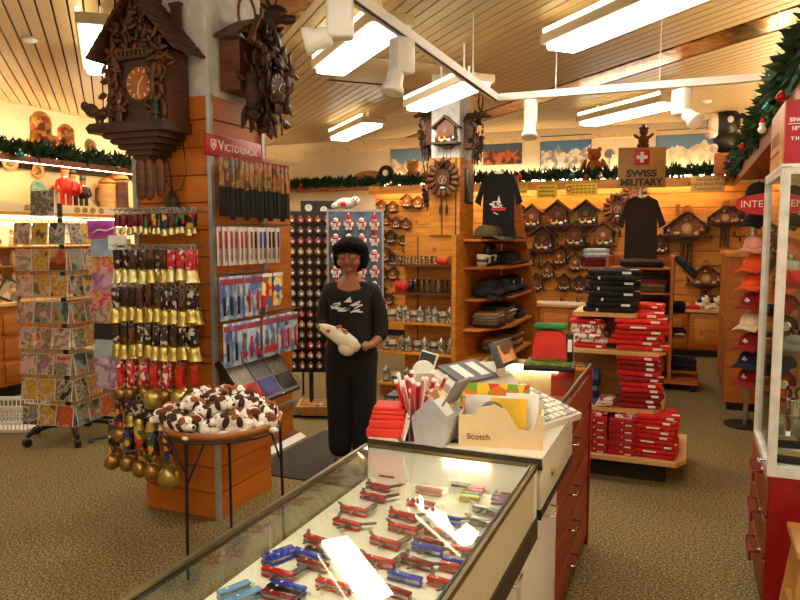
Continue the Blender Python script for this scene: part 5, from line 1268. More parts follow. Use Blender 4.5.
t = note(691, 176, 724, 192, mat('tan_sign_board', (246, 206, 128), .6, var=.03), 'tan wooden sign about carved clocks on the right of the back wall', 0, name='clock_sign')
a = MB(mat('sign_ink', (90, 60, 20), .6))
for k, s in enumerate(('Hand-carved', 'Original Black Forest', 'Cuckoo clocks')): a.text(s, .056, Matrix.Translation((0, -.008, .06-.06*k)) @ Matrix.Rotation(PI/2, 4, 'X'), .001)
a.build('lettering', None, t)
# ================================================================= BACK CABINETS
def basecab(u0, u1, n, lab):
    t = thing('base_cabinet', lab, 'cabinet', (0, VB-.06, 0))
    MB(PINED).lim((u0, -.34, .09), (u1, 0, .60)).build('carcass', None, t)
    MB(BLACK).lim((u0, -.30, 0), (u1, -.01, .09)).build('toe_kick', None, t)
    MB(LIGHTWOOD).lim((u0-.02, -.38, .60), (u1+.02, 0, .63)).build('top', None, t)
    w = (u1-u0)/n
    for i in range(n):
        c = u0+w*(i+.5); d = MB(PINED).rbox((c, -.352, .35), (w-.02, .024, .47), .005); d.use(PINE).rbox((c, -.366, .35), (w-.16, .012, .33), .005); d = d.build('door', None, t)
        MB(GOLD).ball((c+w*.38*(1 if i % 2 == 0 else -1), -.372, .48), .012, 7, 5).build('knob', None, d)
basecab(-2.5, -1.0, 3, 'low honey brown cabinet with panelled doors below the small clocks')
basecab(-.98, .50, 3, 'low honey brown cabinet with panelled doors at the right end of the back wall')
def cloth_strip(u0, u1, v, z, m, lab):
    n = 24; vs = []; 
    for i in range(n):
        u = u0+(u1-u0)*i/(n-1)
        for j in range(5): vs.append((u, v-.14+.07*j, z+.012+.03*abs(math.sin(i*1.7+j))*(1 if 0 < j < 4 else .2)))
    fs = [(i*5+j, (i+1)*5+j, (i+1)*5+j+1, i*5+j+1) for i in range(n-1) for j in range(4)]
    mb = MB(m).add(vs, fs, True).lim((u0, v-.14, z+.001), (u1, v+.14, z+.012)); o = mb.build('white_cloth'); tag(o, lab, 'cloth'); return o
cloth_strip(-2.3, -1.05, VB-.25, .63, WHITEF, 'crumpled white cloth spread along the low cabinet under the small clocks')
for i, (px, w, mm, nm) in enumerate(((683, .34, REDP, 'flat red box'), (702, .18, WHITEF, 'white and black plush cow'), (714, .2, WHITEF, 'white plush dog with red collar'))):
    p = W(px, 312, v=VB-.25)
    if i == 0:
        t = thing('flat_box', 'flat red box lying on the right-hand back cabinet', 'box', (p.x, VB-.25, .63)); MB(mm).rbox((0, 0, .03), (.42, .24, .06), .02).build('body', None, t); MB(PAPER).box((0, -.05, .062), (.2, .06, .003)).build('label', None, t)
    else:
        t = thing('plush_toy', nm+' sitting on the right-hand back cabinet', 'plush toy', (p.x, VB-.25, .63))
        MB(WHITEF).ball((0, 0, .07), (.09, .07, .07)).ball((.04, -.06, .14), .055).ball((-.06, -.05, .03), .035).ball((.07, -.06, .03), .035).build('body', None, t)
        MB(BLACK).ball((.02, -.08, .17), .02).ball((.075, -.07, .17), .02).ball((-.03, -.03, .11), (.04, .045, .03)).build('patches', None, t)
        if i == 2: MB(REDP).cyl((.04, -.05, .095), (.04, -.05, .11), .045).build('collar', None, t)
# ================================================================= POSTERS AND TOYS ABOVE THE LEDGE
def mountain(nm, sky, rock, snow, seed):
    m, nt, b = _new(nm); N = nt.nodes; L = nt.links
    tc = N.new('ShaderNodeTexCoord'); sp = N.new('ShaderNodeSeparateXYZ'); L.new(tc.outputs['Generated'], sp.inputs[0])
    mp_ = N.new('ShaderNodeMapping'); mp_.inputs['Scale'].default_value = (3.5, 0, 0); mp_.inputs['Location'].default_value = (seed, 0, 0); L.new(tc.outputs['Generated'], mp_.inputs['Vector'])
    no = N.new('ShaderNodeTexNoise'); no.inputs['Scale'].default_value = 1.3; no.inputs['Detail'].default_value = 5; L.new(mp_.outputs[0], no.inputs['Vector'])
    sb = N.new('ShaderNodeMath'); sb.operation = 'SUBTRACT'; L.new(sp.outputs['Z'], sb.inputs[0]); L.new(no.outputs['Fac'], sb.inputs[1])
    gt = N.new('ShaderNodeMath'); gt.operation = 'GREATER_THAN'; gt.inputs[1].default_value = 0.08; L.new(sb.outputs[0], gt.inputs[0])
    n2 = N.new('ShaderNodeTexNoise'); n2.inputs['Scale'].default_value = 9; n2.inputs['Detail'].default_value = 6; L.new(tc.outputs['Object'], n2.inputs['Vector'])
    cr = N.new('ShaderNodeValToRGB'); cr.color_ramp.elements[0].position = .42; cr.color_ramp.elements[1].position = .56
    cr.color_ramp.elements[0].color = lin(rock)+(1,); cr.color_ramp.elements[1].color = lin(snow)+(1,); L.new(n2.outputs['Fac'], cr.inputs[0])
    mx = N.new('ShaderNodeMixRGB'); L.new(gt.outputs[0], mx.inputs[0]); L.new(cr.outputs[0], mx.inputs[1]); mx.inputs[2].default_value = lin(sky)+(1,)
    L.new(mx.outputs[0], b.inputs['Base Color']); b.inputs['Roughness'].default_value = .5
    return m
def poster(x0, y0, x1, y1, m, lab):
    a = W(x0, y0, v=VB-.02); b = W(x1, y1, v=VB-.02)
    t = thing('mountain_poster', lab, 'poster', ((a.x+b.x)/2, VB-.015, (a.z+b.z)/2))
    MB(m).lim((-(b.x-a.x)/2, -.01, -(a.z-b.z)/2), ((b.x-a.x)/2, 0, (a.z-b.z)/2)).build('picture', None, t)
    MB(mat('poster_edge', (70, 90, 110), .5)).lim((-(b.x-a.x)/2-.01, -.006, -(a.z-b.z)/2-.01), ((b.x-a.x)/2+.01, .008, (a.z-b.z)/2+.01)).build('backing', None, t)
poster(391, 150, 436, 178, mountain('poster_ridge', (110, 150, 180), (180, 160, 130), (236, 220, 190), 1.0), 'pale mountain poster left of the white middle pillar')
poster(484, 143, 521, 163, mountain('poster_red_peaks', (70, 96, 130), (90, 40, 26), (206, 110, 60), 2.2), 'red glowing mountain poster right of the middle pillar')
poster(541, 137, 590, 168, mountain('poster_blue_sky', (84, 136, 190), (150, 150, 150), (240, 232, 216), 3.1), 'blue sky and snow peak poster left of the teddy bear')
poster(657, 131, 745, 168, mountain('poster_snow_field', (104, 146, 186), (226, 206, 160), (250, 240, 214), 4.7), 'wide snow mountain poster behind the plush cow')
LZ = 2.40
def on_ledge(px, v=VB-.18): 
    r = ray(px, 170); t = v/r.y; return Vector((r.x*t, v, LZ))
def teddy(px, s, m, lab, rz=0, hat=None, arms=True):
    p = on_ledge(px); t = thing('teddy_bear', lab, 'plush toy', p, rz, None, s)
    b = MB(m).ball((0, 0, .16), (.12, .1, .16), 12, 9).ball((0, -.02, .37), (.10, .09, .095), 12, 9).ball((0, -.1, .345), (.045, .04, .035), 8, 6)
    for q in (-1, 1):
        b.ball((q*.075, -.01, .45), (.035, .02, .035), 8, 6).ball((q*.09, -.12, .04), (.05, .1, .045), 8, 6)
        b.ball((q*.15, -.03, .22 if not arms else .26), (.04, .045, .1), 8, 6, Euler((0, -q*(.4 if not arms else -.9), 0)).to_matrix())
    b.build('body', None, t)
    MB(BLACK).ball((0, -.14, .355), .014, 6, 5).ball((-.035, -.1, .395), .01, 6, 4).ball((.035, -.1, .395), .01, 6, 4).build('nose_and_eyes', None, t)
    if hat: MB(hat).lathe([(.1, 0), (.07, .02), (.05, .09), (.01, .11)], (0, -.01, .44), n=12).build('hat', None, t)
    return t
teddy(594, .95, mat('ginger_plush', (150, 84, 36), .95, bump=.4, scale=60), 'ginger teddy bear sitting on the ledge between the two mountain posters', 0, None, False)
t = teddy(629, .45, BROWNF, 'small brown plush marmot with a hat perched on top of the tan emblem sign', 0, DKWOOD); t.location = (-.495, 7.86, 2.53)
p = on_ledge(372)
t = thing('plush_lion', 'brown plush dog lying on the ledge at the left of the back wall', 'plush toy', p, 0)
MB(TANF).ball((-.05, 0, .14), (.3, .11, .12), 12, 9).ball((-.3, -.02, .06), (.1, .05, .05)).ball((.18, -.08, .05), (.12, .05, .05)).build('body', None, t)
MB(mat('dark_mane', (60, 36, 22), .95, bump=.4, scale=60)).ball((.27, -.05, .2), (.13, .11, .13), 12, 9).build('head', None, t)
MB(WHITEF).ball((.3, -.15, .2), (.05, .05, .05), 8, 6).build('muzzle', None, t)
p = on_ledge(413)
t = thing('plush_toy', 'round brown plush toy on the ledge left of the middle pillar', 'plush toy', p, 0)
MB(TANF).ball((0, 0, .13), (.13, .1, .13), 12, 9).ball((.02, -.06, .29), (.1, .09, .09), 12, 9).ball((-.05, -.04, .37), .03).ball((.09, -.04, .37), .03).build('body', None, t)
MB(BLACK).ball((.02, -.15, .29), .014).ball((-.02, -.13, .32), .01).ball((.06, -.13, .32), .01).build('nose_and_eyes', None, t)
q = W(732, 122, v=8.6)
t = thing('plush_cow', 'black and white plush cow perched at the corner of the garland ledge', 'plush toy', (.37, 9.95, 2.661), -.35, None, 1.12)
tag(MB(PINED).lim((.24, 9.86, 2.40), (.5, 10.1, 2.66)).build('wooden_box'), 'wooden box hidden in the garland under the plush cow', 'box')
MB(BLACK).ball((0, 0, .34), (.15, .13, .17), 14, 10).ball((0, .05, .14), (.16, .15, .15), 12, 9).ball((-.18, -.02, .36), (.03, .05, .05), 8, 6).ball((.16, -.02, .4), (.05, .03, .03), 8, 6).build('body', None, t)
MB(WHITEF).ball((-.11, -.07, .33), (.07, .1, .13), 10, 8).ball((-.12, -.13, .22), (.07, .08, .06), 10, 8).ball((.07, -.10, .36), (.035, .03, .04), 8, 6).ball((-.1, -.10, .06), .05).build('white_patches', None, t)
MB(mat('pink_muzzle', (196, 140, 120), .9)).ball((-.14, -.195, .2), (.04, .03, .03), 9, 7).build('muzzle', None, t)
# grey figure and white hanging lamp shade on ledge
p = on_ledge(609)
t = thing('glass_lantern', 'slim white lantern with a grey ball top left of the waving marmot', 'lantern', p, 0)
MB(PAPER).cyl((0, 0, 0), (0, 0, .22), .035, .025).build('body', None, t); MB(GREYL).ball((0, 0, .36), .07).cyl((0, 0, .22), (0, 0, .3), .01).build('top_ball', None, t)
# ================================================================= GARLANDS
FIR = [mat('fir_a', (28, 62, 28), .8, var=.4, scale=30), mat('fir_b', (44, 80, 34), .8, var=.3, scale=30), mat('fir_c', (20, 44, 24), .8)]
def garland(name, path, r, n, lab, seed, droop=.5):
    rg = random.Random(seed); mb = MB()
    L = [0]
    for i in range(1, len(path)): L.append(L[-1]+(Vector(path[i])-Vector(path[i-1])).length)
    def at(s):
        for i in range(1, len(path)):
            if s <= L[i]: f = (s-L[i-1])/(L[i]-L[i-1]); return Vector(path[i-1]).lerp(Vector(path[i]), f)
        return Vector(path[-1])
    mb.use(FIR[2]).tube([at(L[-1]*i/40) for i in range(41)], r*.35, 6)
    for k in range(n):
        s = rg.uniform(0, L[-1]); p = at(s); mb.use(FIR[rg.choice((0, 0, 1, 2))])
        d = Vector((rg.gauss(0, 1), rg.gauss(0, 1), rg.gauss(.1, .8))).normalized(); q = p+d*r*rg.uniform(.75, 1.25)
        side = d.cross(Vector((rg.gauss(0, 1), rg.gauss(0, 1), rg.gauss(0, 1)))).normalized()
        e = p+d*r*.2; w = r*rg.uniform(.10, .2); tip = q+side*r*.15; nn = d.cross(side)*w*.6
        m_ = e.lerp(tip, .5)
        mb.add([e, m_+side*w, tip, m_-side*w, m_+nn], [(0, 1, 4), (1, 2, 4), (2, 3, 4), (3, 0, 4), (0, 3, 2, 1)])
    o = mb.build(name); tag(o, lab, 'garland'); return at, L[-1]
gA = garland('pine_garland', [(-6.62, 3.6, 2.52), (-6.60, 5, 2.53), (-6.6, 6.5, 2.52), (-6.62, 9, 2.53), (-6.6, 10.0, 2.53)], .14, 2600, 'dark green fir garland along the left wall ledge below the nesting dolls', 1)
gB = garland('pine_garland', [(-6.4, 10.24, 2.47), (-4, 10.22, 2.48), (-2.0, 10.24, 2.47), (.35, 10.22, 2.48)], .135, 3000, 'dark green fir garland along the back wall ledge under the mountain posters', 2)
gC = garland('pine_garland', [(.50, 10.1, 2.47), (.50, 8, 2.49), (.50, 6, 2.50), (.51, 4.4, 2.52), (.52, 3.4, 2.52)], .15, 2800, 'fir garland with baubles on the right wall ledge rising to the upper right corner', 3)
def bauble(m):
    def make():
        t = thing('bauble', 'x', 'bauble'); MB(m).ball((0, 0, 0), .045, 12, 9).build('ball', None, t); MB(GOLD).cyl((0, 0, .043), (0, 0, .058), .012, n=8).build('cap', None, t); return t
    return Kind(make)
TURQ = mat('turquoise_foil', (30, 150, 160), .15, .6)
BAU = {'red': bauble(mat('red_foil', (200, 30, 30), .15, .5)), 'turquoise': bauble(TURQ), 'silver': bauble(CHROME), 'purple': bauble(mat('purple_foil', (120, 50, 120), .2, .5))}
for px, py, pl_, k, sc, where in ((20, 154, 'L', 'turquoise', .9, 'on the left wall garland'), (301, 187, 'B', 'red', .9, 'at the left end of the back wall garland'), (391, 183, 'B', 'silver', .6, 'on the back garland left of the middle pillar'), (572, 175, 'B', 'turquoise', 1, 'on the back garland below the blue sky poster'), (520, 177, 'B', 'red', .9, 'on the back garland beside the black shirt'), (601, 176, 'B', 'silver', .8, 'on the back garland left of the emblem sign'),
                                  (767, 108, 'R', 'turquoise', .5, 'on the right garland near the upper right corner'), (781, 97, 'R', 'red', .5, 'high on the right garland'), (742, 147, 'R', 'red', .6, 'low on the right garland above the red box'), (730, 162, 'R', 'purple', .6, 'at the far end of the right garland')):
    p = W(px, py, u=-6.46) if pl_ == 'L' else (W(px, py, v=10.09) if pl_ == 'B' else W(px, py, u=.36))
    BAU[k].put(p, 0, '%s bauble hanging %s' % (k, where), 'baubles on the garlands', sc)
def snowman(px, py, lab):
    p = W(px, py, u=.36); t = thing('snowman_ornament', lab, 'ornament', p, 0, None, .5)
    MB(WHITEF).ball((0, 0, -.03), .045, 10, 8).ball((0, 0, .03), .034, 10, 8).build('body', None, t); MB(REDF).lathe([(.034, 0), (.02, .03), (.004, .055)], (0, 0, .048), n=10).build('hat', None, t)
snowman(782, 117, 'white snowman ornament with red hat on the upper right garland'); snowman(762, 127, 'small snowman ornament in the middle of the right garland')
# ================================================================= SHIRT ISLAND
SX = .01
t = thing('shirt_display_shelf', 'stepped light wood shelf island of red clothes beside the counter', 'shelf', (0, 0, 0))
MB(mat('dark_plinth', (34, 30, 28), .7)).lim((-.62, 4.78, 0), (-.10, 5.35, .148)).build('plinth', None, t)
def stepb(l, f, r, bk, z): return MB(LIGHTWOOD).prism([(l, f), (r-.06, f), (r, f+.12), (r, bk), (l, bk)], z-.028, z, 'z')
for l, f, r, bk, z in ((-.85, 4.66, .02, 5.4, .17), (-.8, 4.74, -.13, 5.3, .475), (-.8, 4.76, -.13, 5.3, .855), (-.72, 4.78, -.26, 5.2, 1.10)): stepb(l, f, r, bk, z).build('shelf_board', None, t)
MB(OAK).lim((-.75, 5.1, .17), (-.30, 5.2, 1.075)).build('spine', None, t)
SK = {k: tee(REDF, k) for k in ('tag', 'print', 'plain')}; SK['orange'] = tee(mat('orange_red_cotton', (214, 44, 22), .85, bump=.2, scale=40), 'tag')
SK['dark'] = tee(mat('crimson_cotton', (150, 12, 22), .85), 'tag'); SK['bk'] = tee(mat('charcoal_cotton', (24, 22, 24), .9, bump=.2, scale=40), 'strip'); SK['bkt'] = tee(mat('charcoal_cotton', (24, 22, 24), .9), 'tag')
SK['white'] = tee(prints('white_red_pattern', [(236, 226, 214), (200, 40, 36), (240, 234, 224)], 40), 'plain')
SN = {'tag': 'red folded shirt with a white tag', 'print': 'red folded shirt with white print', 'plain': 'plain red folded shirt', 'orange': 'orange-red folded shirt', 'dark': 'crimson folded shirt', 'bk': 'black folded shirt with a small white logo', 'bkt': 'black folded shirt with a white tag', 'white': 'white and red patterned shirt'}
def sstack(u, v, z, kinds, where, sc=(1, 1, 1), rz=0, jit=.012):
    for i, kd in enumerate(kinds):
        SK[kd].put((u+rnd.uniform(-jit, jit), v+rnd.uniform(-jit, jit), z+.001+i*.0355*sc[2]), rz+rnd.uniform(-.12, .12), '%s, %s from bottom, %s' % (SN[kd], ORD[i], where), 'shirts in the pile '+where, sc)
sstack(-.17, 4.84, .17, ['plain', 'print', 'tag', 'print', 'tag', 'orange', 'print', 'tag', 'tag'], 'right pile of lowest island shelf', (.9, .95, .9))
sstack(-.28, 4.90, .475, ['dark', 'dark', 'dark', 'tag', 'tag', 'dark', 'tag', 'dark', 'dark', 'tag'], 'right pile of second island shelf', (.9, .95, 1.0))
sstack(-.30, 4.92, .855, ['orange', 'orange', 'tag', 'orange', 'print', 'orange', 'orange'], 'right pile of third island shelf', (1.12, 1.0, 1.0), 0, .025)
sstack(-.25, 5.1, 1.10-.02, ['tag', 'orange'], 'behind black shirts on top shelf', (.7, .7, .9))
sstack(-.62, 4.93, .855, ['tag', 'white', 'white', 'white', 'white', 'tag'], 'left pile of third island shelf', (.72, .95, .9), 0, .02)
sstack(-.47, 4.93, 1.10, ['bk', 'bkt', 'bk', 'bkt', 'bk', 'bkt', 'bk', 'bkt'], 'top pile of shirt island', (1.12, .95, 1.0), 0, .014)
def redbox():
    t = thing('red_box', 'x', 'box'); MB(mat('crimson_box', (170, 16, 30), .35)).rbox((0, 0, .024), (.165, .2, .047), .004).build('body', None, t)
    MB(PAPER).box((.0, -.1005, .026), (.008, .002, .008)).box((.04, -.1005, .01), (.04, .002, .008)).build('white_mark', None, t); return t
RB = Kind(redbox)
for i, u in enumerate((-.55, -.375)):
    for k in range(5): RB.put((u+rnd.uniform(-.004, .004), 4.80, .171+.0485*k), rnd.uniform(-.03, .03), 'crimson box, %s from bottom of the %s stack on the lowest island shelf' % (ORD[k], ('left', 'right')[i]), 'crimson boxes on the lowest island shelf')
for i, u in enumerate((-.56, -.53, -.37, -.345)):
    tag(MB(prints('small_packs', [(220, 200, 190), (190, 40, 50), (236, 226, 216)], 30)).rbox((u, 4.80+.02*(i % 2), .422+.012*(i % 2)), (.11, .14, .022), .004).build('small_packet'), 'small printed packet lying on the %s stack of crimson boxes, %s one' % (('left', 'left', 'right', 'right')[i], ('lower', 'upper')[i % 2]), 'packet', 'packets on the crimson boxes')
for i in range(3): tag(MB(prints('small_packs', [(220, 200, 190), (190, 40, 50), (236, 226, 216)], 30)).rbox((-.50+.01*i, 4.80, .4875+.02*i), (.1, .13, .019), .004).build('small_packet'), 'small printed packet between the jeans and the red shirts, %s from the bottom' % ORD[i], 'packet', 'packets between jeans and shirts')
gstack(-.66, 4.92, .476, ['jeans', 'navy', 'jeans', 'navy', 'jeans'], .1, 'at the left of second island shelf', 'jeans on the second island shelf', (.7, .95, 1.1))
# display shirt with green tray standing on the glass vitrine
q = W(575, 355, z=.95)
t = thing('folded_cap_display', 'bright red pouch on a grassy black tray at the far corner of the vitrine', 'display', (-.62, 3.42, .958), .1)
MB(BLACK).rbox((0, 0, .012), (.24, .2, .024), .004).build('tray', None, t)
gm = MB(mat('fake_grass', (110, 130, 50), .8, var=.4, scale=60)).rbox((0, 0, .032), (.22, .18, .018), .005)
for k in range(60): gm.cyl((rnd.uniform(-.1, .1), rnd.uniform(-.085, .085), .035), (rnd.uniform(-.1, .1), rnd.uniform(-.085, .085), .06), .003, .0005, 4)
gm.build('grass', None, t)
MB(REDC).prism([(-.085, .04), (.085, .04), (.075, .16), (.05, .185), (-.05, .185), (-.075, .16)], -.03, .04).build('pouch', None, t)
MB(BLACK).rbox((.095, .0, .11), (.03, .06, .14), .006).use(PAPER).box((.095, -.031, .12), (.02, .003, .06)).build('side_card', None, t)
MB(GREEN).rbox((0, .02, .205), (.16, .07, .03), .012).build('green_top', None, t)
# ================================================================= GARMENT RACK behind the island
t = thing('garment_rack', 'tall orange-brown wheeled rack of dark folded clothes behind the shirt island', 'rack', (0, 0, 0))
MB(PINED).lim((-.18, 7.72, .1), (-.15, 8.25, 1.40)).build('side_panel', None, t); MB(PINED).lim((-.83, 7.72, .1), (-.80, 8.25, 1.40)).build('side_panel', None, t)
MB(PINED).lim((-.8, 8.22, .1), (-.18, 8.25, 1.40)).build('back_panel', None, t)
for z in (.12, .46, .78, 1.02, 1.28): MB(PINED).lim((-.8, 7.74, z-.02), (-.18, 8.22, z)).build('shelf_board', None, t)
for z, e in ((.2, .10), (.55, -.02), (.80, -.04)): MB(PINED).lim((-.15, 7.85, z-.02), (e, 8.2, z)).build('wing_shelf', None, t)
MB(PINED).lim((-.9, 7.7, .08), (.12, 8.28, .12)).build('base_board', None, t)
MB(PINED).prism([(-.15, 1.36), (.04, 1.16), (.04, 1.13), (-.15, 1.33)], 7.76, 8.2).build('sloping_wing', None, t)
MB(PINED).lim((-1.1, 7.8, 1.26), (-.83, 8.2, 1.28)).build('wing_shelf', None, t)
for x in (-.82, .06):
    for y in (7.76, 8.2): MB(BLACK).cyl((x-.015, y, .04), (x+.015, y, .04), .04, n=12).build('castor', None, t)
gstack(-.96, 7.95, 1.281, ['wine', 'wine', 'blue', 'blue'], .2, 'on the left wing of the garment rack', 'garments on the left rack wing', (.9, 1, 1.3))
gstack(-.48, 7.9, 1.285, ['black', 'olive'], .3, 'on the top of the garment rack', 'garments on the rack top', (1.3, 1.2, 1.2))
tag(MB(YELLOW).rbox((0, 0, .012), (.22, .16, .024), .01).use(BLACK).box((-.04, -.02, .025), (.05, .03, .003)).box((.05, .03, .025), (.04, .03, .003)).build('yellow_bag'), 'yellow patterned folded bag lying on top of the garment rack', 'bag'); bpy.data.objects['yellow_bag'].location = (-.45, 7.88, 1.383)
for zi, (z, ks) in enumerate(((1.021, ['brown', 'olive', 'wine', 'black']), (.781, ['black', 'olive', 'navy']), (.461, ['olive', 'black', 'navy', 'black']), (.121, ['black', 'navy', 'brown']))):
    gstack(-.40, 7.92, z, ks, .05, 'on the %s board of the garment rack' % ('upper', 'middle', 'lower', 'bottom')[zi], 'garments on the garment rack %d' % zi, (1.2, 1, 1.2))
gstack(-.03, 8.0, .201, ['black', 'navy', 'black'], .1, 'on the lowest right wing of the rack', 'garments on the right rack wing', (.8, 1, 1)); gstack(-.09, 8.0, .551, ['grey', 'black'], .1, 'on the middle right wing of the rack', 'garments on the right rack wing', (.38, 1, 1)); gstack(-.09, 8.0, .801, ['black', 'black', 'navy'], .1, 'on the upper right wing of the rack', 'garments on the right rack wing', (.36, 1, 1))
tag(MB(mat('dark_green_cloth', (44, 52, 34), .9)).rbox((0, 0, 0), (.3, .34, .04), .018).use(NAVY).rbox((.03, -.02, .03), (.2, .3, .03), .012).build('draped_garment'), 'dark garment draped over the sloping right wing of the rack', 'garment')
o = bpy.data.objects['draped_garment']; o.location = (-.04, 7.97, 1.285); o.rotation_euler = (0, .81, 0)
# sign and brown T-shirt on posts above the rack
t = thing('brand_sign', 'tan metal sign with a red cross emblem and black lettering above the brown shirt', 'sign', (-.505, 7.84, 2.325), FACE*.35)
MB(wood('tan_board', (186, 142, 70), (164, 120, 54), stretch=(2, 2, 3))).rbox((0, 0, 0), (.475, .02, .42), .004).build('board', None, t)
MB(REDP).rbox((.0, -.014, .105), (.155, .014, .155), .012).use(PAPER).box((0, -.0225, .105), (.034, .004, .11)).box((0, -.0225, .105), (.11, .004, .034)).build('emblem', None, t)
Mx = lambda x, z: Matrix.Translation((x, -.0115, z)) @ Matrix.Rotation(PI/2, 4, 'X')
MB(BLACK).text('SWISS', .098, Mx(0, -.065) @ Matrix.Diagonal((1.15, 1, 1, 1)), .002, bold=.0045).text('MILITARY', .098, Mx(0, -.155) @ Matrix.Diagonal((1.0, 1, 1, 1)), .002, bold=.0045).build('lettering', None, t)
MB(STEEL).cyl((.0, .02, -.93), (.0, .02, .0), .014).build('post', None, t)
hangshirt('s', 'dark brown T-shirt with a small white print hanging below the tan emblem sign', mat('dark_brown_cotton', (46, 30, 24), .9, bump=.2, scale=40), (-.49, 7.80, 2.03), .12, .42, .66, GREYC)
# ================================================================= RIGHT WALL: CAPS
t = thing('wall_cabinet', 'orange-brown wooden cabinet end against the right wall behind the cap stand', 'cabinet', (0, 0, 0))
MB(PINED).lim((.33, 7.04, .08), (UR-.06, 8.9, 1.42)).build('carcass', None, t); MB(PINEH).lim((.31, 7.02, 1.42), (UR-.06, 8.92, 1.45)).build('top', None, t); MB(PINED).lim((.32, 7.03, .80), (UR-.06, 8.9, .825)).build('rail', None, t)
MB(BLACK).lim((.36, 7.08, 0), (UR-.06, 8.9, .08)).build('toe_kick', None, t)
CX, CY = .48, 6.53
t = thing('cap_stand', 'thin steel cap stand on a round dark base beside the glass cabinet', 'stand', (CX, CY, 0))
MB(STEEL).cyl((0, 0, .01), (0, 0, 1.98), .022).build('pole', None, t); MB(BLACK).cyl((0, 0, 0), (0, 0, .015), .17, n=24).build('base', None, t)
CS = [('black', 1.93, 'topmost'), ('black', 1.70, 'second'), ('pink', 1.50, 'third'), ('orange', 1.34, 'fourth'), ('orange', 1.19, 'fifth'), ('redx', 1.03, 'sixth'), ('cream', .86, 'seventh'), ('redx', .69, 'eighth'), ('navy', .54, 'ninth'), ('redx', .39, 'lowest')]
CNM = {'redx': 'dark red cap with a white cross', 'navy': 'navy cap with a white badge'}
for kd, z, nm in CS:
    CAPK[kd].put((CX+.02, CY-.03, z), -.55, '%s, %s on the steel cap stand' % (CNM.get(kd, kd+' cap'), nm), 'caps on the stand', (1.02, 1.02, 1.1))
    CAPK['brown' if kd in ('black', 'cream') else kd].put((CX+.27, CY+.04, z-.02), -.5, '%s, %s in the second column behind the glass cabinet' % (('brown cap' if kd in ('black', 'cream') else CNM.get(kd, kd+' cap')), nm), 'caps in the second column', (1.0, 1.0, 1.05))
t = thing('cap_sign', 'red oval sign with white place name above the caps', 'sign', (.57, 6.15, 1.855), -.1, None, .86)
MB(REDC).lathe([(.27, 0), (.275, .01), (.27, .02)], (0, 0, 0), (0, 1, 0), n=36, sx=1, sy=1)
ov = MB(mat('sign_red_oval', (200, 30, 26), .5))
nn = 32; vs = [(.30*math.cos(2*PI*i/nn), y, .10*math.sin(2*PI*i/nn)) for y in (-.012, .012) for i in range(nn)]
ov.add(vs, [tuple(range(nn)), tuple(range(nn, 2*nn))]+[(i, (i+1) % nn, nn+(i+1) % nn, nn+i) for i in range(nn)]); ov.build('panel', None, t)
MB(PAPER).text('INTERLAKEN', .088, Matrix.Translation((0, -.0135, 0)) @ Matrix.Rotation(PI/2, 4, 'X'), .002).build('lettering', None, t)
MB(STEEL).cyl((0, .014, -1.84), (0, .014, .0), .01).build('post', None, t)
# ================================================================= GLASS CABINET
GU0, GU1, GV0, GV1 = .325, .87, 3.2, 3.88
t = thing('glass_showcase', 'white framed glass showcase on a red drawer base at the right edge', 'showcase', (0, 0, 0))
MB(REDL).lim((GU0+.012, GV0+.004, .05), (GU1, GV1, .61)).build('base', None, t)
MB(BLACK).lim((GU0+.05, GV0+.03, 0), (GU1-.02, GV1-.02, .05)).build('toe_kick', None, t)
DRW = wood('brown_drawer_front', (150, 74, 34), (126, 56, 24), stretch=(2, 3, 14))
for i, (z0, z1) in enumerate(((.07, .24), (.25, .42), (.43, .60))):
    d = MB(DRW).rbox((GU0+.004, (GV0+GV1)/2+.0, (z0+z1)/2), (.018, .65, z1-z0), .004).build('drawer', None, t)
    zc_ = z1-.03
    MB(REDL).tube([(GU0-.004, GV0+.12, zc_+.02), (GU0-.04, GV0+.12, zc_+.02), (GU0-.04, GV0+.12, zc_-.02), (GU0-.04, GV0+.30, zc_-.02), (GU0-.04, GV0+.30, zc_+.02), (GU0-.004, GV0+.30, zc_+.02)], .006, 6).build('handle', None, d)
    MB(CHROME).cyl((GU0-.005, GV0+.10, zc_+.06-.02), (GU0-.014, GV0+.10, zc_+.06-.02), .009, n=10).build('lock', None, d)
FRM = mat('warm_white_frame', (222, 216, 206), .45, .0)
fr = MB(FRM)
for u in (GU0+.017, GU1-.017):
    for v in (GV0+.017, GV1-.017): fr.lim((u-.017, v-.017, .61), (u+.017, v+.017, 1.88))
for z in (.625, 1.865):
    for v in (GV0+.017, GV1-.017): fr.lim((GU0+.002, v-.0155, z-.015), (GU1-.002, v+.0155, z+.015))
    for u in (GU0+.017, GU1-.017): fr.lim((u-.0155, GV0+.002, z-.0145), (u+.0155, GV1-.002, z+.0145))
fr.build('frame', None, t)
MB(CLEAR).lim((GU0+.015, GV0+.035, .64), (GU0+.019, GV1-.035, 1.85)).build('side_pane', None, t); MB(CLEAR).lim((GU0+.035, GV0+.015, .64), (GU1-.035, GV0+.019, 1.85)).build('front_pane', None, t)
for z in (.85, 1.12, 1.40): MB(CLEARG).lim((GU0+.02, GV0+.025, z-.008), (GU1-.02, GV1-.03, z)).build('glass_shelf', None, t)
MB(PAPER).lim((GU0+.03, GV0+.03, .63), (GU1-.03, GV1-.03, .645)).build('floor_panel', None, t); MB(WHITE).lim((GU0, GV0, 1.876), (GU1, GV1, 1.891)).build('top_panel', None, t)
MB(CHROME).cyl((GU0-.002, GV0+.03, .67), (GU0-.03, GV0+.03, .67), .008, n=8).rbox((GU0-.034, GV0+.02, .67), (.01, .05, .018), .004).build('door_lock', None, t)
t = thing('advertising_box', 'red and orange cardboard display box on top of the glass showcase', 'box', ((GU0+GU1)/2, GV0+.28, 1.892))
hw = .265
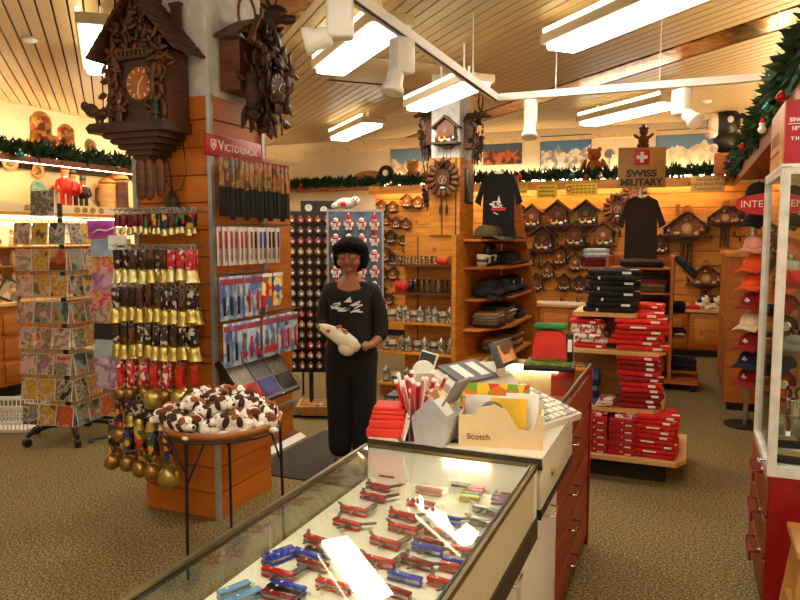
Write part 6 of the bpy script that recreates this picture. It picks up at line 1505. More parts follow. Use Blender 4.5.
MB(mat('box_red', (176, 18, 38), .5)).lim((-hw, -.265, 0), (hw, .24, .25)).build('body', None, t)
MB(prints('orange_side_print', [(226, 150, 70), (214, 120, 50), (236, 176, 96)], 3, kind='NOISE')).lim((-hw-.004, -.26, .0), (-hw-.0005, .235, .249)).build('side_print', None, t)
Mf = lambda x, z: Matrix.Translation((x, -.2665, z)) @ Matrix.Rotation(PI/2, 4, 'X')
MB(PAPER).text('SINCE', .022, Mf(-.222, .172), .001, bold=.0006).lim((-.257, -.2675, .155), (-.187, -.266, .158)).text('1893', .022, Mf(-.222, .138), .001, bold=.0006).text('T H E', .018, Mf(-.222, .098), .001, bold=.0006).build('front_lettering', None, t)
sl = MB(OAK)
for k in range(5): sl.lim((-hw-.007, .14-.055*k, .10), (-hw-.004, .175-.055*k, .15))
sl.lim((-hw-.007, -.1, .06), (-hw-.004, .19, .07)); sl.build('side_lettering', None, t)
# things inside the showcase
def insh(nm, lab, cat, u, v, z, rz=0): return thing(nm, lab, cat, (u, v, z), rz, None)
ZG = {0: .6455, 1: .8505, 2: 1.1205, 3: 1.4005}
def cup(u, v, z, lab, s=1):
    t = insh('silver_cup', lab, 'cup', u, v, z); t.scale = (s, s, s); MB(CHROME).lathe([(.03, 0), (.034, .01), (.036, .08), (.04, .085), (.034, .085), (.03, .01), (.001, .01)], n=16).build('body', None, t); MB(CHROME).tube([(.036, 0, .07), (.06, 0, .06), (.06, 0, .03), (.036, 0, .02)], .004, 5).build('handle', None, t)
def flask(u, v, z, lab):
    t = insh('hip_flask', lab, 'flask', u, v, z); MB(STEEL).rbox((0, 0, .05), (.08, .025, .1), .012).build('body', None, t); MB(CHROME).cyl((0, 0, .1), (0, 0, .12), .01, n=10).build('cap', None, t)
def giftbox(u, v, z, rz, lab):
    t = insh('knife_box', lab, 'box', u, v, z, rz); MB(BLACK).rbox((0, 0, .018), (.12, .09, .034), .004).build('case', None, t); MB(GOLD).rbox((0, 0, .036), (.1, .07, .006), .003).build('lining', None, t)
    MB(STEEL).rbox((0, -.01, .043), (.075, .018, .01), .004, .2).build('knife', None, t)
def watch(u, v, z, rz, lab):
    t = insh('wristwatch', lab, 'watch', u, v, z, rz); MB(BLACK).tube([(.035*math.cos(a), 0, .035+.035*math.sin(a)) for a in [i*PI/7 for i in range(14)]], .008, 6, True).build('strap', None, t); MB(CHROME).cyl((0, -.012, .07), (0, .012, .072), .02, n=14).build('case', None, t)
for i in range(4): giftbox(GU0+.09+.125*i, GV0+.13, ZG[0], .1*(i-1), 'open black knife box on the showcase floor, %s from the left in the front row' % ORD[i])
for i in range(4): giftbox(GU0+.1+.125*i, GV0+.38, ZG[0], -.1*(i-1), 'open black knife box on the showcase floor, %s from the left in the back row' % ORD[i])
for i in range(5): flask(GU0+.08+.1*i, GV0+.5, ZG[0], 'steel flask at the back of the showcase floor, %s from the left' % ORD[i])
for i, (u, v) in enumerate(((.1, .12), (.2, .2), (.3, .12), (.4, .2), (.47, .1))): cup(GU0+u, GV0+v, ZG[1], 'small silver cup on the lowest glass shelf, %s from the left' % ORD[i], .8)
for i in range(5): watch(GU0+.09+.09*i, GV0+.42, ZG[1], .2*i-.3, 'black wristwatch behind the silver cups, %s from the left' % ORD[i])
for i in range(4):
    t = insh('boxed_scarf', ('grey', 'purple', 'yellow', 'green')[i]+' folded scarf on the middle glass shelf of the showcase', 'scarf', GU0+.09+.11*i, GV0+.13, ZG[2], .3*i)
    MB((GREYC, mat('purple_cloth', (90, 40, 110), .9), mat('yellow_cloth', (210, 180, 70), .9), mat('green_cloth', (60, 100, 60), .9))[i]).rbox((0, 0, .02), (.1, .12, .04), .016).ball((0, -.03, .05), (.04, .03, .025)).build('folds', None, t)
for i in range(5): watch(GU0+.09+.09*i, GV0+.42, ZG[2], .2*i-.3, 'black wristwatch on the middle glass shelf, %s from the left' % ORD[i])
for i in range(4):
    t = insh('folded_cloth', ('red', 'silver foil', 'navy', 'pink')[i]+' folded cloth on the top glass shelf of the showcase', 'cloth', GU0+.09+.115*i, GV0+.14, ZG[3], .2)
    MB((REDF, CHROME, NAVY, mat('pink_cotton', (222, 150, 130), .85))[i]).rbox((0, 0, .03), (.1, .14, .06), .02).build('folds', None, t)
for i in range(4): flask(GU0+.1+.11*i, GV0+.45, ZG[3], 'steel flask on the top glass shelf of the showcase, %s from the left' % ORD[i])
tag(MB(mat('cream_curtain_panel', (236, 216, 150), .7)).lim((.76, 4.05, .6), (.80, 4.5, 1.75)).lim((.70, 4.0, 0), (.88, 4.55, .6)).build('display_stand'), 'cream upright display panel on a plinth behind the showcase at the right edge', 'panel')
tag(MB(REDF).rbox((.68, 4.9, .64), (.30, .12, 1.25), .03).build('red_garment'), 'red garment hanging behind the showcase near the right wall', 'garment') if False else None
# ================================================================= STOOL
t = thing('step_stool', 'light wooden step stool in front of the red showcase base', 'stool', (.60, 2.93, 0))
ST = wood('stool_beech', (206, 150, 80), (184, 124, 58), stretch=(8, 1.5, 2))
MB(ST).rbox((0, 0, .46), (.42, .30, .032), .008).build('seat', None, t)
for sx in (-1, 1):
    for sy in (-1, 1):
        MB(ST).prism([(sx*.165-.022, .446), (sx*.165+.022, .446), (sx*.225+.022, 0), (sx*.225-.022, 0)], sy*.11-.016, sy*.11+.016).build('leg', None, t)
MB(ST).box((-.20, 0, .2), (.024, .2, .05)).build('stretcher', None, t); MB(ST).box((.20, 0, .2), (.024, .2, .05)).build('stretcher', None, t)
MB(ST).rbox((0, -.16, .22), (.40, .14, .026), .006).build('step', None, t)
# ================================================================= GLASS KNIFE COUNTER
U0, U1, CV0, CV1, ZT, ZB = -.92, -.385, .35, 1.95, .95, .85
STONE = mat('beige_counter_side', (214, 200, 170), .5, var=.03, scale=40)
t = thing('knife_showcase_counter', 'glass topped counter full of pocket knives in the foreground', 'counter', (0, 0, 0))
BOARD = mat('cream_knife_board', (250, 242, 218), .6, var=.01)
CLEARS = glass('side_glass', (0.93, 0.97, 0.94), 1.9)
MB(BOARD).lim((U0+.012, CV0+.02, ZB-.014), (U1-.012, CV1-.01, ZB)).build('display_board', None, t)
MB(CLEAR).lim((U0, CV0, ZT-.006), (U1, CV1, ZT)).build('top_pane', None, t)
MB(CLEARS).lim((U0, CV0, ZB-.05), (U0+.005, CV1, ZT-.006)).build('side_pane', None, t)
MB(STONE).lim((U1-.008, CV0, .80), (U1, CV1-.04, ZT-.008)).build('side_panel', None, t)
MB(WHITE).lim((U1-.02, CV1-.04, .80), (U1+.002, CV1, ZT)).build('corner_post', None, t)
MB(PAPER).lim((U0+.006, CV1-.008, ZB-.05), (U1-.008, CV1, ZT-.008)).build('end_panel', None, t)
MB(mat('dark_bronze_trim', (62, 52, 40), .4, .4)).lim((U1-.03, CV0, .735), (U1+.006, CV1, .80)).build('lower_trim', None, t)
tr = MB(mat('olive_edge_trim', (120, 104, 66), .35, .6)).lim((U0-.006, CV0, ZT-.012), (U0+.004, CV1, ZT+.003)).lim((U1-.006, CV0, ZT-.012), (U1+.003, CV1, ZT+.003)).lim((U0, CV1-.004, ZT-.01), (U1, CV1+.004, ZT+.003)); tr.use(BLACK).lim((U0+.004, CV0, ZT-.014), (U0+.009, CV1, ZT-.007)).lim((U1-.016, CV0, ZT-.012), (U1-.011, CV1, ZT+.0005))
tr.build('edge_trim', None, t)
MB(TUBEW).lim((U0+.26, CV1-.022, ZT-.025), (U1-.14, CV1-.012, ZT-.018)).build('case_light', None, t)
b = MB(WHITE).lim((U0+.02, CV0, .08), (U1-.06, CV1, .735)); b.use(STONE).lim((U0+.02, CV0, .735), (U1-.03, CV1, ZB-.06)); b.build('base', None, t)
MB(BLACK).lim((U0+.06, CV0, 0), (U1-.10, CV1, .08)).build('toe_kick', None, t)
for i in range(3):
    d = MB(WHITE).rbox((U1-.054, CV1-.27-.52*i, .41), (.014, .50, .62), .004).build('door', None, t)
    MB(CHROME).tube([(U1-.046, CV1-.08-.52*i, .66), (U1-.02, CV1-.08-.52*i, .66), (U1-.02, CV1-.16-.52*i, .66), (U1-.046, CV1-.16-.52*i, .66)], .004, 6).build('handle', None, d)
# --- knives
STEELD = mat('dark_blade_steel', (92, 92, 90), .35, .7)
def knife(hm, tools, L=.083):
    def make():
        t = thing('pocket_knife', 'x', 'pocket knife')
        h = MB(hm)
        for z in (.002+.004, .018): h.rbox((0, 0, z), (L, .018, .007), .0033)
        h.build('handle', None, t)
        ln = MB(STEEL)
        for k in range(3): ln.rbox((0, 0, .0095+.0027*k), (L*.96, .017, .0012), .0005)
        ln.build('liners', None, t)
        if hm is not STEEL: MB(PAPER).box((-L*.22, 0, .0219), (.006, .0022, .0006)).box((-L*.22, 0, .0219), (.0022, .006, .0006)).build('cross_mark', None, t)
        for q, (x, a, ln_, w) in enumerate(tools):
            T = MB(STEELD); T.M = Matrix.Translation((x*L, .005 if a > 0 else -.005, .0165)) @ Matrix.Rotation(a, 4, 'Z')
            T.prism([(0, -w*1.2), (ln_*.75, -w*1.2), (ln_, 0), (ln_*.9, w*1.2), (0, w*1.2)], -.0015, .0018, 'z'); T.build('blade', None, t)
        if hm is not STEEL: MB(STEEL).tube([(L*.5+.006+.006*math.cos(a), 0, .009+.0*a) if False else (L*.5+.006+.006*math.cos(a), .006*math.sin(a), .009) for a in [i*PI/4 for i in range(8)]], .0009, 4, True).build('key_ring', None, t)
        return t
    return Kind(make)
KR, KDR, KB, KBK = mat('knife_red', (190, 20, 22), .2), mat('knife_dark_red', (120, 14, 18), .2), mat('knife_blue', (34, 58, 176), .2), mat('knife_black', (20, 20, 22), .25)
T1 = [(.42, 1.05, .052, .0065), (-.44, 2.2, .034, .0035), (-.12, -1.75, .034, .003), (.16, -.9, .036, .003)]; T2 = [(.42, 1.5, .056, .0075), (-.44, 2.45, .036, .0035), (.02, -1.4, .036, .003)]; T3 = [(-.4, 2.0, .042, .0045), (.2, -2.0, .042, .0035), (.42, .7, .045, .0045), (-.1, -1.0, .03, .003)]
KK = {'r1': knife(KR, T1), 'r2': knife(KR, T2), 'r3': knife(KR, T3), 'rc': knife(KR, []), 'dc': knife(KDR, []), 'd1': knife(KDR, T3), 'bc': knife(KB, []), 'b1': knife(KB, T3), 'kc': knife(KBK, []),
      'lb': knife(mat('knife_light_blue', (110, 160, 206), .2), [], .075), 'v': knife(mat('knife_violet', (120, 50, 130), .2), [], .06), 'p': knife(mat('knife_pink', (222, 120, 140), .2), [], .06), 'y': knife(mat('knife_yellow', (226, 206, 40), .2), [], .06), 't': knife(mat('knife_teal', (70, 140, 140), .2), [], .06), 'g': knife(mat('knife_grey', (110, 120, 130), .2), [], .06), 'o': knife(mat('knife_orange', (226, 120, 60), .2), []), 's': knife(STEEL, T1+T2)}
KN = {'r1': 'red pocket knife with blades fanned open', 'r2': 'red pocket knife with a long blade raised', 'r3': 'red pocket knife with tools splayed below', 'rc': 'closed red pocket knife', 'dc': 'closed dark red pocket knife', 'd1': 'dark red pocket knife with tools open', 'bc': 'closed blue pocket knife', 'b1': 'blue pocket knife with tools open', 'kc': 'closed black pocket knife', 'lb': 'small light blue pocket knife', 'v': 'small violet pocket knife', 'p': 'small pink pocket knife', 'y': 'small yellow pocket knife', 't': 'small teal pocket knife', 'g': 'small grey pocket knife', 'o': 'orange pocket knife', 's': 'steel multi-tool opened out'}
KL = [(378, 487, 'r1', 28), (373, 497, 'r1', 30), (354, 511, 'r2', 30), (347, 524, 'r3', 33), (318, 541, 'r1', 26), (278, 554, 'bc', 0), (285, 556, 'bc', 0), (308, 556, 'bc', 34), (321, 553, 'kc', 24), (313, 565, 'dc', 26), (278, 574, 'r2', 36), (333, 586, 'r1', 38), (289, 588, 'bc', 30), (284, 592, 'kc', 30), (279, 597, 'dc', 30),
      (385, 543, 'r2', 38), (379, 562, 'r2', 36), (403, 529, 'r2', 34), (421, 504, 'rc', 34), (403, 516, 'r1', 30), (440, 533, 'b1' if False else 'r3', 26), (446, 519, 'b1', 26), (429, 543, 'dc', 24), (427, 549, 'b1', 28), (417, 563, 'd1', 28), (405, 578, 'bc', 28), (394, 592, 'dc', 28),
      (466, 552, 'r3', 28), (458, 564, 'bc', 28), (456, 569, 'rc', 28), (445, 584, 'r3', 30), (474, 536, 's', 24), (485, 523, 's', 24), (487, 511, 's', 26), (429, 491, 'o', 24), (447, 482, 'p', 20), (486, 473, 'o', 20), (513, 479, 'o', 20), (507, 487, 'r3', 22), (504, 494, 'g', 22), (502, 498, 'v', 22), (501, 501, 'v', 22),
      (481, 480, 'g', 22), (479, 483, 't', 22), (477, 486, 'g', 22), (475, 489, 'p', 22), (473, 492, 'p', 22), (471, 495, 't', 22), (469, 498, 'y', 22), (234, 590, 'lb', 0), (245, 597, 'lb', 0)]
for i, (px, py, k, _) in enumerate(KL):
    p = W(px, py, z=ZB+.012); rz = -.12+rnd.uniform(-.1, .1)
    if k == 'lb' or (k == 'bc' and px < 290 and py < 560): rz = 1.15
    if px > 465 and py < 502: rz = .12
    sc = min(1.2, max(.6, 1.0))
    row = int((600-py)/17); 
    same = [q for q in KL if int((600-q[1])/17) == row]; same.sort(key=lambda q: q[0]); ix = same.index(KL[i])
    KK[k].put((p.x, p.y, ZB+.0005), rz, '%s, %s from left, %s band from front' % (KN[k], ORD[ix], ORD[row]), 'knives in band %d' % row, 1.0 if k not in 'vpytg' else .95)
# more knives nearer than the picture's lower edge would not be seen: left out
for i, (u, v) in enumerate(((-.83, 1.9), (-.6, 1.905), (-.45, 1.9))):
    tag(MB(PAPER).box((u, v, ZB+.02), (.07, .004, .04)).use(mat('ink', (60, 60, 70), .6)).box((u, v-.003, ZB+.025), (.05, .002, .006)).build('price_card'), 'small white price card at the far end of the knife case, %s from the left' % ORD[i], 'price card', 'price cards in the knife case')
# ================================================================= WHITE TILL UNIT
t = thing('till_unit', 'white cabinet with drawers under the cash register', 'cabinet', (0, 0, 0))
PZ = .972
MB(BEIGE).lim((U0, CV1+.006, .945), (U1+.016, 2.55, PZ)).build('top', None, t)
MB(mat('dark_bronze_trim', (62, 52, 40), .4, .4)).lim((U0, CV1+.003, .935), (U1+.014, CV1+.02, PZ-.004)).build('front_trim', None, t)
MB(WHITE).lim((U0+.02, CV1+.02, .06), (U1-.06, 2.54, .80)).lim((U0+.02, CV1+.02, .80), (U1-.02, 2.54, .945)).build('carcass', None, t); MB(BLACK).lim((U0+.06, CV1+.04, 0), (U1-.09, 2.53, .06)).build('toe_kick', None, t)
d = MB(BEIGE).rbox((U1+.0, (CV1+2.55)/2, .875), (.024, .57, .125), .004).build('drawer', None, t)
MB(GOLD).cyl((U1+.012, 2.12, .88), (U1+.02, 2.12, .88), .011, n=12).build('lock', None, d)
MB(BLACK).lim((U1-.055, CV1+.01, .785), (U1+.012, 2.54, .808)).build('dark_strip', None, t)
for i in range(1):
    d = MB(WHITE).rbox((U1-.05, CV1+.305, .42), (.02, .56, .70), .004).build('door', None, t)
    MB(CHROME).tube([(U1-.04, CV1+.36, .66), (U1-.01, CV1+.36, .66), (U1-.01, CV1+.46, .66), (U1-.04, CV1+.46, .66)], .004, 6).build('handle', None, d)
# ================================================================= RED DRAWER COUNTER with glass vitrine
t = thing('vitrine_counter', 'red counter with drawers and a glass vitrine top beyond the cash register', 'counter', (0, 0, 0))
RV0, RV1 = 2.556, 3.66; RU = -.45
MB(REDL).lim((RU-.03, RV0, .03), (RU+.0, RV0+.03, .93)).build('end_panel', None, t); MB(REDL).lim((RU-.2, RV1-.03, .0), (RU+.006, RV1, .93)).build('end_panel', None, t)
MB(REDL).lim((-.99, RV0+.03, .06), (RU-.02, RV1-.03, .76)).build('carcass', None, t)
RDW = wood('red_brown_drawer', (160, 62, 32), (140, 46, 24), stretch=(2, 6, 14))
for i, (z0, z1) in enumerate(((.05, .20), (.21, .36), (.37, .52), (.53, .74))):
    d = MB(RDW).rbox((RU-.012, (RV0+RV1)/2, (z0+z1)/2), (.02, RV1-RV0-.07, z1-z0), .004).build('drawer', None, t)
    MB(CHROME).tube([(RU-.002, 3.0, z1-.03), (RU+.03, 3.0, z1-.03), (RU+.03, 3.12, z1-.03), (RU-.002, 3.12, z1-.03)], .0045, 6).build('handle', None, d)
MB(RDW).lim((RU-.012, RV0+.03, .76), (RU+.0, RV1-.03, .90)).build('vitrine_side', None, t)
MB(GOLD).lim((-.99, RV0+.005, .76), (RU-.02, RV1-.01, .775)).build('vitrine_floor', None, t)
MB(mat('back_light_panel', (240, 220, 170), .5)).lim((-.99, RV1-.03, .775), (RU-.03, RV1-.01, .93)).build('vitrine_back', None, t)
MB(TUBEW).cyl((-.97, RV1-.05, .915), (RU-.16, RV1-.05, .915), .014).build('vitrine_light', None, t)
MB(glass('vitrine_glass', (.97, .98, .96), .45)).lim((-1.0, RV0-.0, .944), (RU, RV1, .95)).build('top_pane', None, t)
e = MB(mat('olive_edge_trim', (120, 104, 66), .35, .6)).lim((RU-.008, RV0, .93), (RU+.002, RV1, .953)).lim((-1.0, RV1-.008, .93), (RU, RV1, .953)).lim((-1.0, RV0, .93), (-.992, RV1, .953)); e.build('edge_trim', None, t)
for i in range(12):
    u = -.92+.13*(i % 4); v = 2.85+.24*(i//4)
    tt = thing('jewellery_tray', '%s tray in the glass vitrine, %s from the left in the %s row' % (('tan', 'gold', 'brown')[i % 3], ORD[i % 4], ('front', 'middle', 'back')[i//4]), 'tray', (u, v, .7755), 0, 'trays in the vitrine')
    MB((LIGHTWOOD, GOLD, OAK)[i % 3]).rbox((0, 0, .018), (.11, .16, .034), .005).build('tray', None, tt); MB(prints('trinket_rows', [(200, 160, 90), (120, 80, 40), (230, 200, 140), (90, 60, 30)], 60)).box((0, 0, .036), (.095, .145, .004)).build('trinkets', None, tt)
# ================================================================= ON THE TILL UNIT
t = thing('cash_register', 'beige cash register with sloping keyboard and tilted display on the till unit', 'cash register', (-.655, 2.375, PZ+.001), -.42); t.scale = (.84, .84, .72)
b = MB(BEIGE).prism([(-.26, 0), (.04, 0), (.04, .10), (-.02, .17), (-.12, .215), (-.21, .20), (-.26, .12)], -.20, .20); b.build('body', None, t)
MB(BEIGE).prism([(.04, 0), (.325, 0), (.33, .03), (.04, .12)], -.22, .22).build('keyboard_base', None, t)
ky = MB(mat('key_white', (226, 220, 204), .4))
ang = math.atan2(.09, .29)
for i in range(8):
    for j in range(11):
        x = .06+.035*i; z = .12-.09*(x-.04)/.29; ky.use(mat('key_white', (226, 220, 204), .4) if (i+j) % 4 else GREYL).box((x, -.185+.037*j, z+.006), (.028, .030, .012), ry=ang)
ky.build('keys', None, t)
pc = MB(GREYP).box((-.075, -.03, .205), (.15, .24, .012), ry=math.atan2(-.045, -.1)-PI if False else .42); pc.build('printer_cover', None, t)
lb = MB(PAPER)
for q in (-.07, .03): lb.box((-.073, q, .2125), (.11, .055, .003), ry=.42)
lb.build('labels', None, t)
dp = MB(GREYP).rbox((-.01, .13, .285), (.035, .17, .13), .006, rz=.25, ry=-.35); dp = dp.build('display', None, t)
MB(prints('display_orange', [(214, 140, 80), (110, 70, 50), (230, 170, 110)], 14)).box((.012, .125, .292), (.004, .135, .09), rz=.25, ry=-.35).build('screen', None, dp)
MB(BEIGE).cyl((-.03, .13, .16), (-.015, .13, .25), .022).build('display_stem', None, t)
q = W(437, 370, z=1.1)
t = thing('paper_roll', 'white upright paper disc behind the cash register', 'paper roll', (-.90, 2.40, PZ), FACE)
MB(PAPER).cyl((0, -.01, .13), (0, .01, .13), .042, n=24).build('disc', None, t); MB(WHITE).cyl((0, 0, 0), (0, 0, .09), .012).cyl((0, 0, 0), (0, 0, .012), .05).build('foot', None, t)
t = thing('card_terminal', 'black tilted card terminal with white rim behind the cash register', 'card terminal', (-.93, 2.50, PZ), FACE-.5, None, .72)
MB(WHITE).box((0, .012, .19), (.10, .012, .14), rx=-.35, ry=.2).build('rim', None, t); MB(BLACK).box((0, 0, .19), (.085, .016, .13), rx=-.35, ry=.2).build('screen', None, t); MB(BLACK).cyl((0, .02, 0), (0, .015, .16), .014).cyl((0, .02, 0), (0, .02, .014), .06).build('stand', None, t)
# organiser
t = thing('desk_organiser', 'beige desk organiser with a curved cut-out front holding papers', 'organiser', (-.515, 2.055, PZ), .18)
OB = mat('organiser_beige', (226, 196, 150), .5, var=.04)
prof = [(-.125, 0), (.125, 0), (.125, .115)]+[(.075+.055*math.cos(a), .115+.055*math.sin(a)) for a in [-PI*.08-i*PI*.84/8 for i in range(9)]]+[(.015, .10), (-.02, .135), (-.08, .135) if False else (-.03, .12), (-.125, .12)]
fp = [(-.125, 0), (.125, 0), (.125, .105), (.11, .105), (.10, .07), (.075, .055), (.05, .062), (.035, .085), (.015, .115), (-.02, .13), (-.06, .12), (-.085, .095), (-.125, .095)]
MB(OB).prism(fp, -.055, -.047).build('front_panel', None, t)
MB(OB).lim((-.125, -.047, 0), (.125, .05, .008)).lim((-.125, -.047, 0), (-.118, .05, .095)).lim((.118, -.047, 0), (.125, .05, .10)).lim((-.125, .045, 0), (.125, .052, .12)).build('body', None, t)
MB(BLACK).text('Scotch', .026, Matrix.Translation((-.065, -.0555, .03)) @ Matrix.Rotation(PI/2, 4, 'X'), .0006).build('lettering', None, t)
MB(GREYP).cyl((-.03, -.02, .085), (-.03, .02, .085), .04, n=20).build('tape_reel', None, t)
def upright(nm, lab, cat, m, x, y, w, h, z0=.012, tilt=.15, rz=.18):
    M = Matrix.Translation((-.515, 2.055, PZ)) @ Matrix.Rotation(.18, 4, 'Z'); p = M @ Vector((x, y, z0))
    o = MB(m).box((0, 0, h/2), (w, .004, h)).build(nm); o.location = p; o.rotation_euler = (-tilt, 0, rz); tag(o, lab, cat); return o
upright('yellow_notepad', 'yellow notepad standing in the beige organiser', 'notepad', mat('notepad_yellow', (240, 190, 50), .6), .02, .0, .11, .125)
upright('white_envelope', 'white envelope standing in the left of the beige organiser', 'envelope', PAPER, -.05, .015, .13, .128)
upright('white_envelope', 'large white sheet standing at the right of the beige organiser', 'paper', PAPER, .06, .03, .10, .135)
upright('printed_leaflet', 'green and orange printed leaflet behind the organiser', 'leaflet', prints('leaflet', [(230, 120, 40), (120, 170, 60), (240, 200, 60), (220, 70, 40)], 30), -.03, .07, .22, .165, .0)
# acrylic box of key rings
t = thing('acrylic_bin', 'clear acrylic bin of small red and black knives left of the organiser', 'bin', (-.685, 2.05, PZ), .25)
MB(CLEAR).lim((-.06, -.05, 0), (.06, -.047, .09)).lim((-.06, -.05, 0), (-.057, .05, .11)).lim((.057, -.05, 0), (.06, .05, .11)).lim((-.06, .047, 0), (.06, .05, .12)).build('bin', None, t)
MB(BLACK).lim((-.07, -.06, -.0), (.07, .06, .006)).build('base', None, t)
for i in range(8):
    o = MB((KR, KBK, STEEL, KBK)[i % 4]).rbox((0, 0, .045), (.012, .012, .09), .004).build('small_knife'); M = Matrix.Translation((-.685, 2.05, PZ+.007)) @ Matrix.Rotation(.25, 4, 'Z'); o.location = M @ Vector((-.04+.026*(i % 4), -.02+.04*(i//4), 0)); o.rotation_euler = (.1, .12*(i % 3-1), 0)
    tag(o, '%s stick knife standing in the clear bin, %s from the left in the %s row' % (('red', 'black', 'steel', 'black')[i % 4], ORD[i % 4], ('front', 'back')[i//4]), 'knife', 'stick knives in the bin')
# grey slanted brochure box
t = thing('brochure_box', 'grey slanted brochure box with open flaps in front of the register', 'box', (-.72, 1.995, PZ), -.15)
GB = mat('silver_grey_card', (176, 174, 176), .45)
MB(GB).prism([(-.03, 0), (.06, 0), (.085, .09), (.02, .15), (-.045, .08)], -.05, .05).build('body', None, t)
MB(mat('grey_flap', (130, 122, 116), .5)).box((.085, 0, .165), (.006, .1, .09), ry=.55).build('lid_flap', None, t)
MB(PAPER).box((.05, -.045, .115), (.07, .006, .06), ry=-.6).build('white_flap', None, t)
MB(prints('brochure', [(200, 120, 50), (150, 80, 40), (230, 190, 140)], 26)).box((.03, 0, .135), (.08, .085, .012), ry=.7).build('brochures', None, t)
ml = MB(GREYP)
for k in range(4): ml.box((-.043+.004*k, -.036+.024*k, .045), (.004, .012, .04), ry=-.19)
ml.build('side_marks', None, t)
# clear cup of sweets/pens
t = thing('pen_cup', 'clear acrylic cup crammed with red and white pens', 'pen cup', (-.79, 2.05, PZ), 0)
MB(CLEAR).lathe([(.045, 0), (.05, .09), (.047, .09), (.043, .004), (.001, .004)], n=18).build('cup', None, t)
for i in range(28):
    a = i*2.4; r_ = .008+.03*((i*7) % 10)/10; lean = .3+.45*((i*3) % 5)/5
    x0, y0 = r_*.6*math.cos(a), r_*.6*math.sin(a); L = .15+.02*(i % 3)
    o = MB((REDP, PAPER, REDP, mat('pen_pink', (226, 110, 110), .4))[i % 4]).cyl((0, 0, 0), (lean*L*.6*math.cos(a), lean*L*.6*math.sin(a), L*.95), .0055, n=6).use(PAPER).ball((lean*L*.6*math.cos(a), lean*L*.6*math.sin(a), L*.95), .0085, 6, 5).build('pen')
    o.location = (-.79+x0, 2.05+y0, PZ+.005); tag(o, '%s pen in the clear cup in front of the register' % ('red', 'white', 'red', 'pink')[i % 4], 'pen', 'pens in the cup, %s' % ('red', 'white', 'red', 'pink')[i % 4])
# wire tray and red boxes at the far left corner
t = thing('wire_tray', 'black wire tray behind the stack of red boxes', 'tray', (-.87, 2.16, PZ), .1)
wt = MB(BLACK)
for z in (.005, .05, .10): wt.tube([(-.06, -.05, z), (.06, -.05, z), (.06, .05, z), (-.06, .05, z)], .003, 5, True)
for x in (-.06, -.03, 0, .03, .06): wt.cyl((x, -.05, 0), (x, -.05, .10), .002, n=4); wt.cyl((x, .05, 0), (x, .05, .1), .002, n=4)
wt.build('frame', None, t); MB(BLACK).lim((-.06, -.05, 0), (.06, .05, .006)).build('tray_floor', None, t); MB(BLACK).lim((-.06, -.05, .094), (.06, .05, .10)).build('tray_top', None, t)
for i in range(5):
    w = (.12, .12, .105, .105, .09)[i]; hh = (.028, .026, .015, .013, .011)[i]
    o = MB(REDC).rbox((0, 0, hh/2), (w, .09, hh), .003).build('red_wallet_box'); o.location = (-.875+.006*(i % 2), 2.01+.004*i, PZ+.0005+sum((.0285, .0265, .0155, .0135, .0115)[:i])); o.rotation_euler = (0, 0, .2+.06*(i % 3))
    tag(o, 'bright red flat box, %s from bottom of the stack left of the pen cup' % ORD[i], 'box', 'red flat boxes')
tag(MB(prints('photo_stand', [(236, 230, 226), (200, 40, 50), (60, 90, 160), (240, 236, 230)], 26)).box((-.80, 1.975, PZ+.04), (.006, .07, .07), rz=.5, ry=.25).build('photo_card'), 'printed card in red, white and blue leaning beside the red boxes', 'card')
tag(MB(CHROME).cyl((-.79, 1.985, PZ), (-.79, 1.985, PZ+.004), .04, n=20).cyl((-.79, 1.985, PZ), (-.79, 1.985, PZ+.13), .004, n=6).build('sign_holder'), 'thin metal sign holder on a round foot at the front of the till unit', 'holder')
# white cable on the floor
tag(MB(PAPER).tube([(-.42, 3.0, .01), (-.36, 2.97, .01), (-.33, 2.88, .01), (-.35, 2.75, .01), (-.38, 2.7, .01)], .006, 6).build('cable'), 'white cable lying on the carpet beside the white till unit', 'cable')
# ================================================================= TRACK AND SPOTS
TZ = 2.7; TU, TV = -1.47, 5.54
t = thing('lighting_track', 'white ceiling track bent at a right angle and hung on thin rods', 'lighting track', (0, 0, 0))
MB(WHITE).lim((TU-.026, .6, TZ-.026), (TU+.026, TV+.026, TZ+.026)).lim((TU-.026, TV-.026, TZ-.026), (UR-.02, TV+.026, TZ+.026)).build('rail', None, t)
MB(BLACK).lim((TU+.004, 2.9, TZ-.03), (TU+.022, TV-.03, TZ-.0255)).build('slot', None, t)
MB(STEEL).rbox((TU, TV, TZ), (.062, .062, .058), .006).build('corner_joint', None, t)
for x, y in ((TU, 3.3), (TU, 4.9), (-1.0, TV), (-.25, TV), (.5, TV)): MB(WHITE).cyl((x, y, TZ+.02), (x, y, ZC), .004, n=6).build('hanging_rod', None, t)
LAMP = glow('spot_lamp_face', (1.0, 0.92, 0.78), 6.0)
SW = mat('bright_white_enamel', (250, 249, 246), .4, var=.01)
def spotkind(ax):
    def make():
        t = thing('track_spotlight', 'x', 'spotlight', group='white track spotlights'); a = Vector(ax).normalized(); o0 = Vector((0, -.03, -.15))
        MB(SW).rbox((0, 0, -.085), (.075, .095, .15), .012).build('driver_box', None, t)
        h = MB(SW).lathe([(.026, 0), (.036, .015), (.038, .06), (.048, .078), (.050, .10), (.042, .10)], o0, a, n=18); h = h.build('lamp_head', None, t)
        MB(LAMP).lathe([(.041, .09), (.02, .096), (.001, .098)], o0, a, n=18).build('lamp_face', None, h)
        MB(SW).cyl((0, -.01, -.10), o0, .012, n=8).build('yoke', None, t)
        return t
    return Kind(make)
SPK = {'down': spotkind((0, -.25, -.97)), 'side': spotkind((0, -.96, -.2)), 'tilt': spotkind((0, -.75, -.6))}
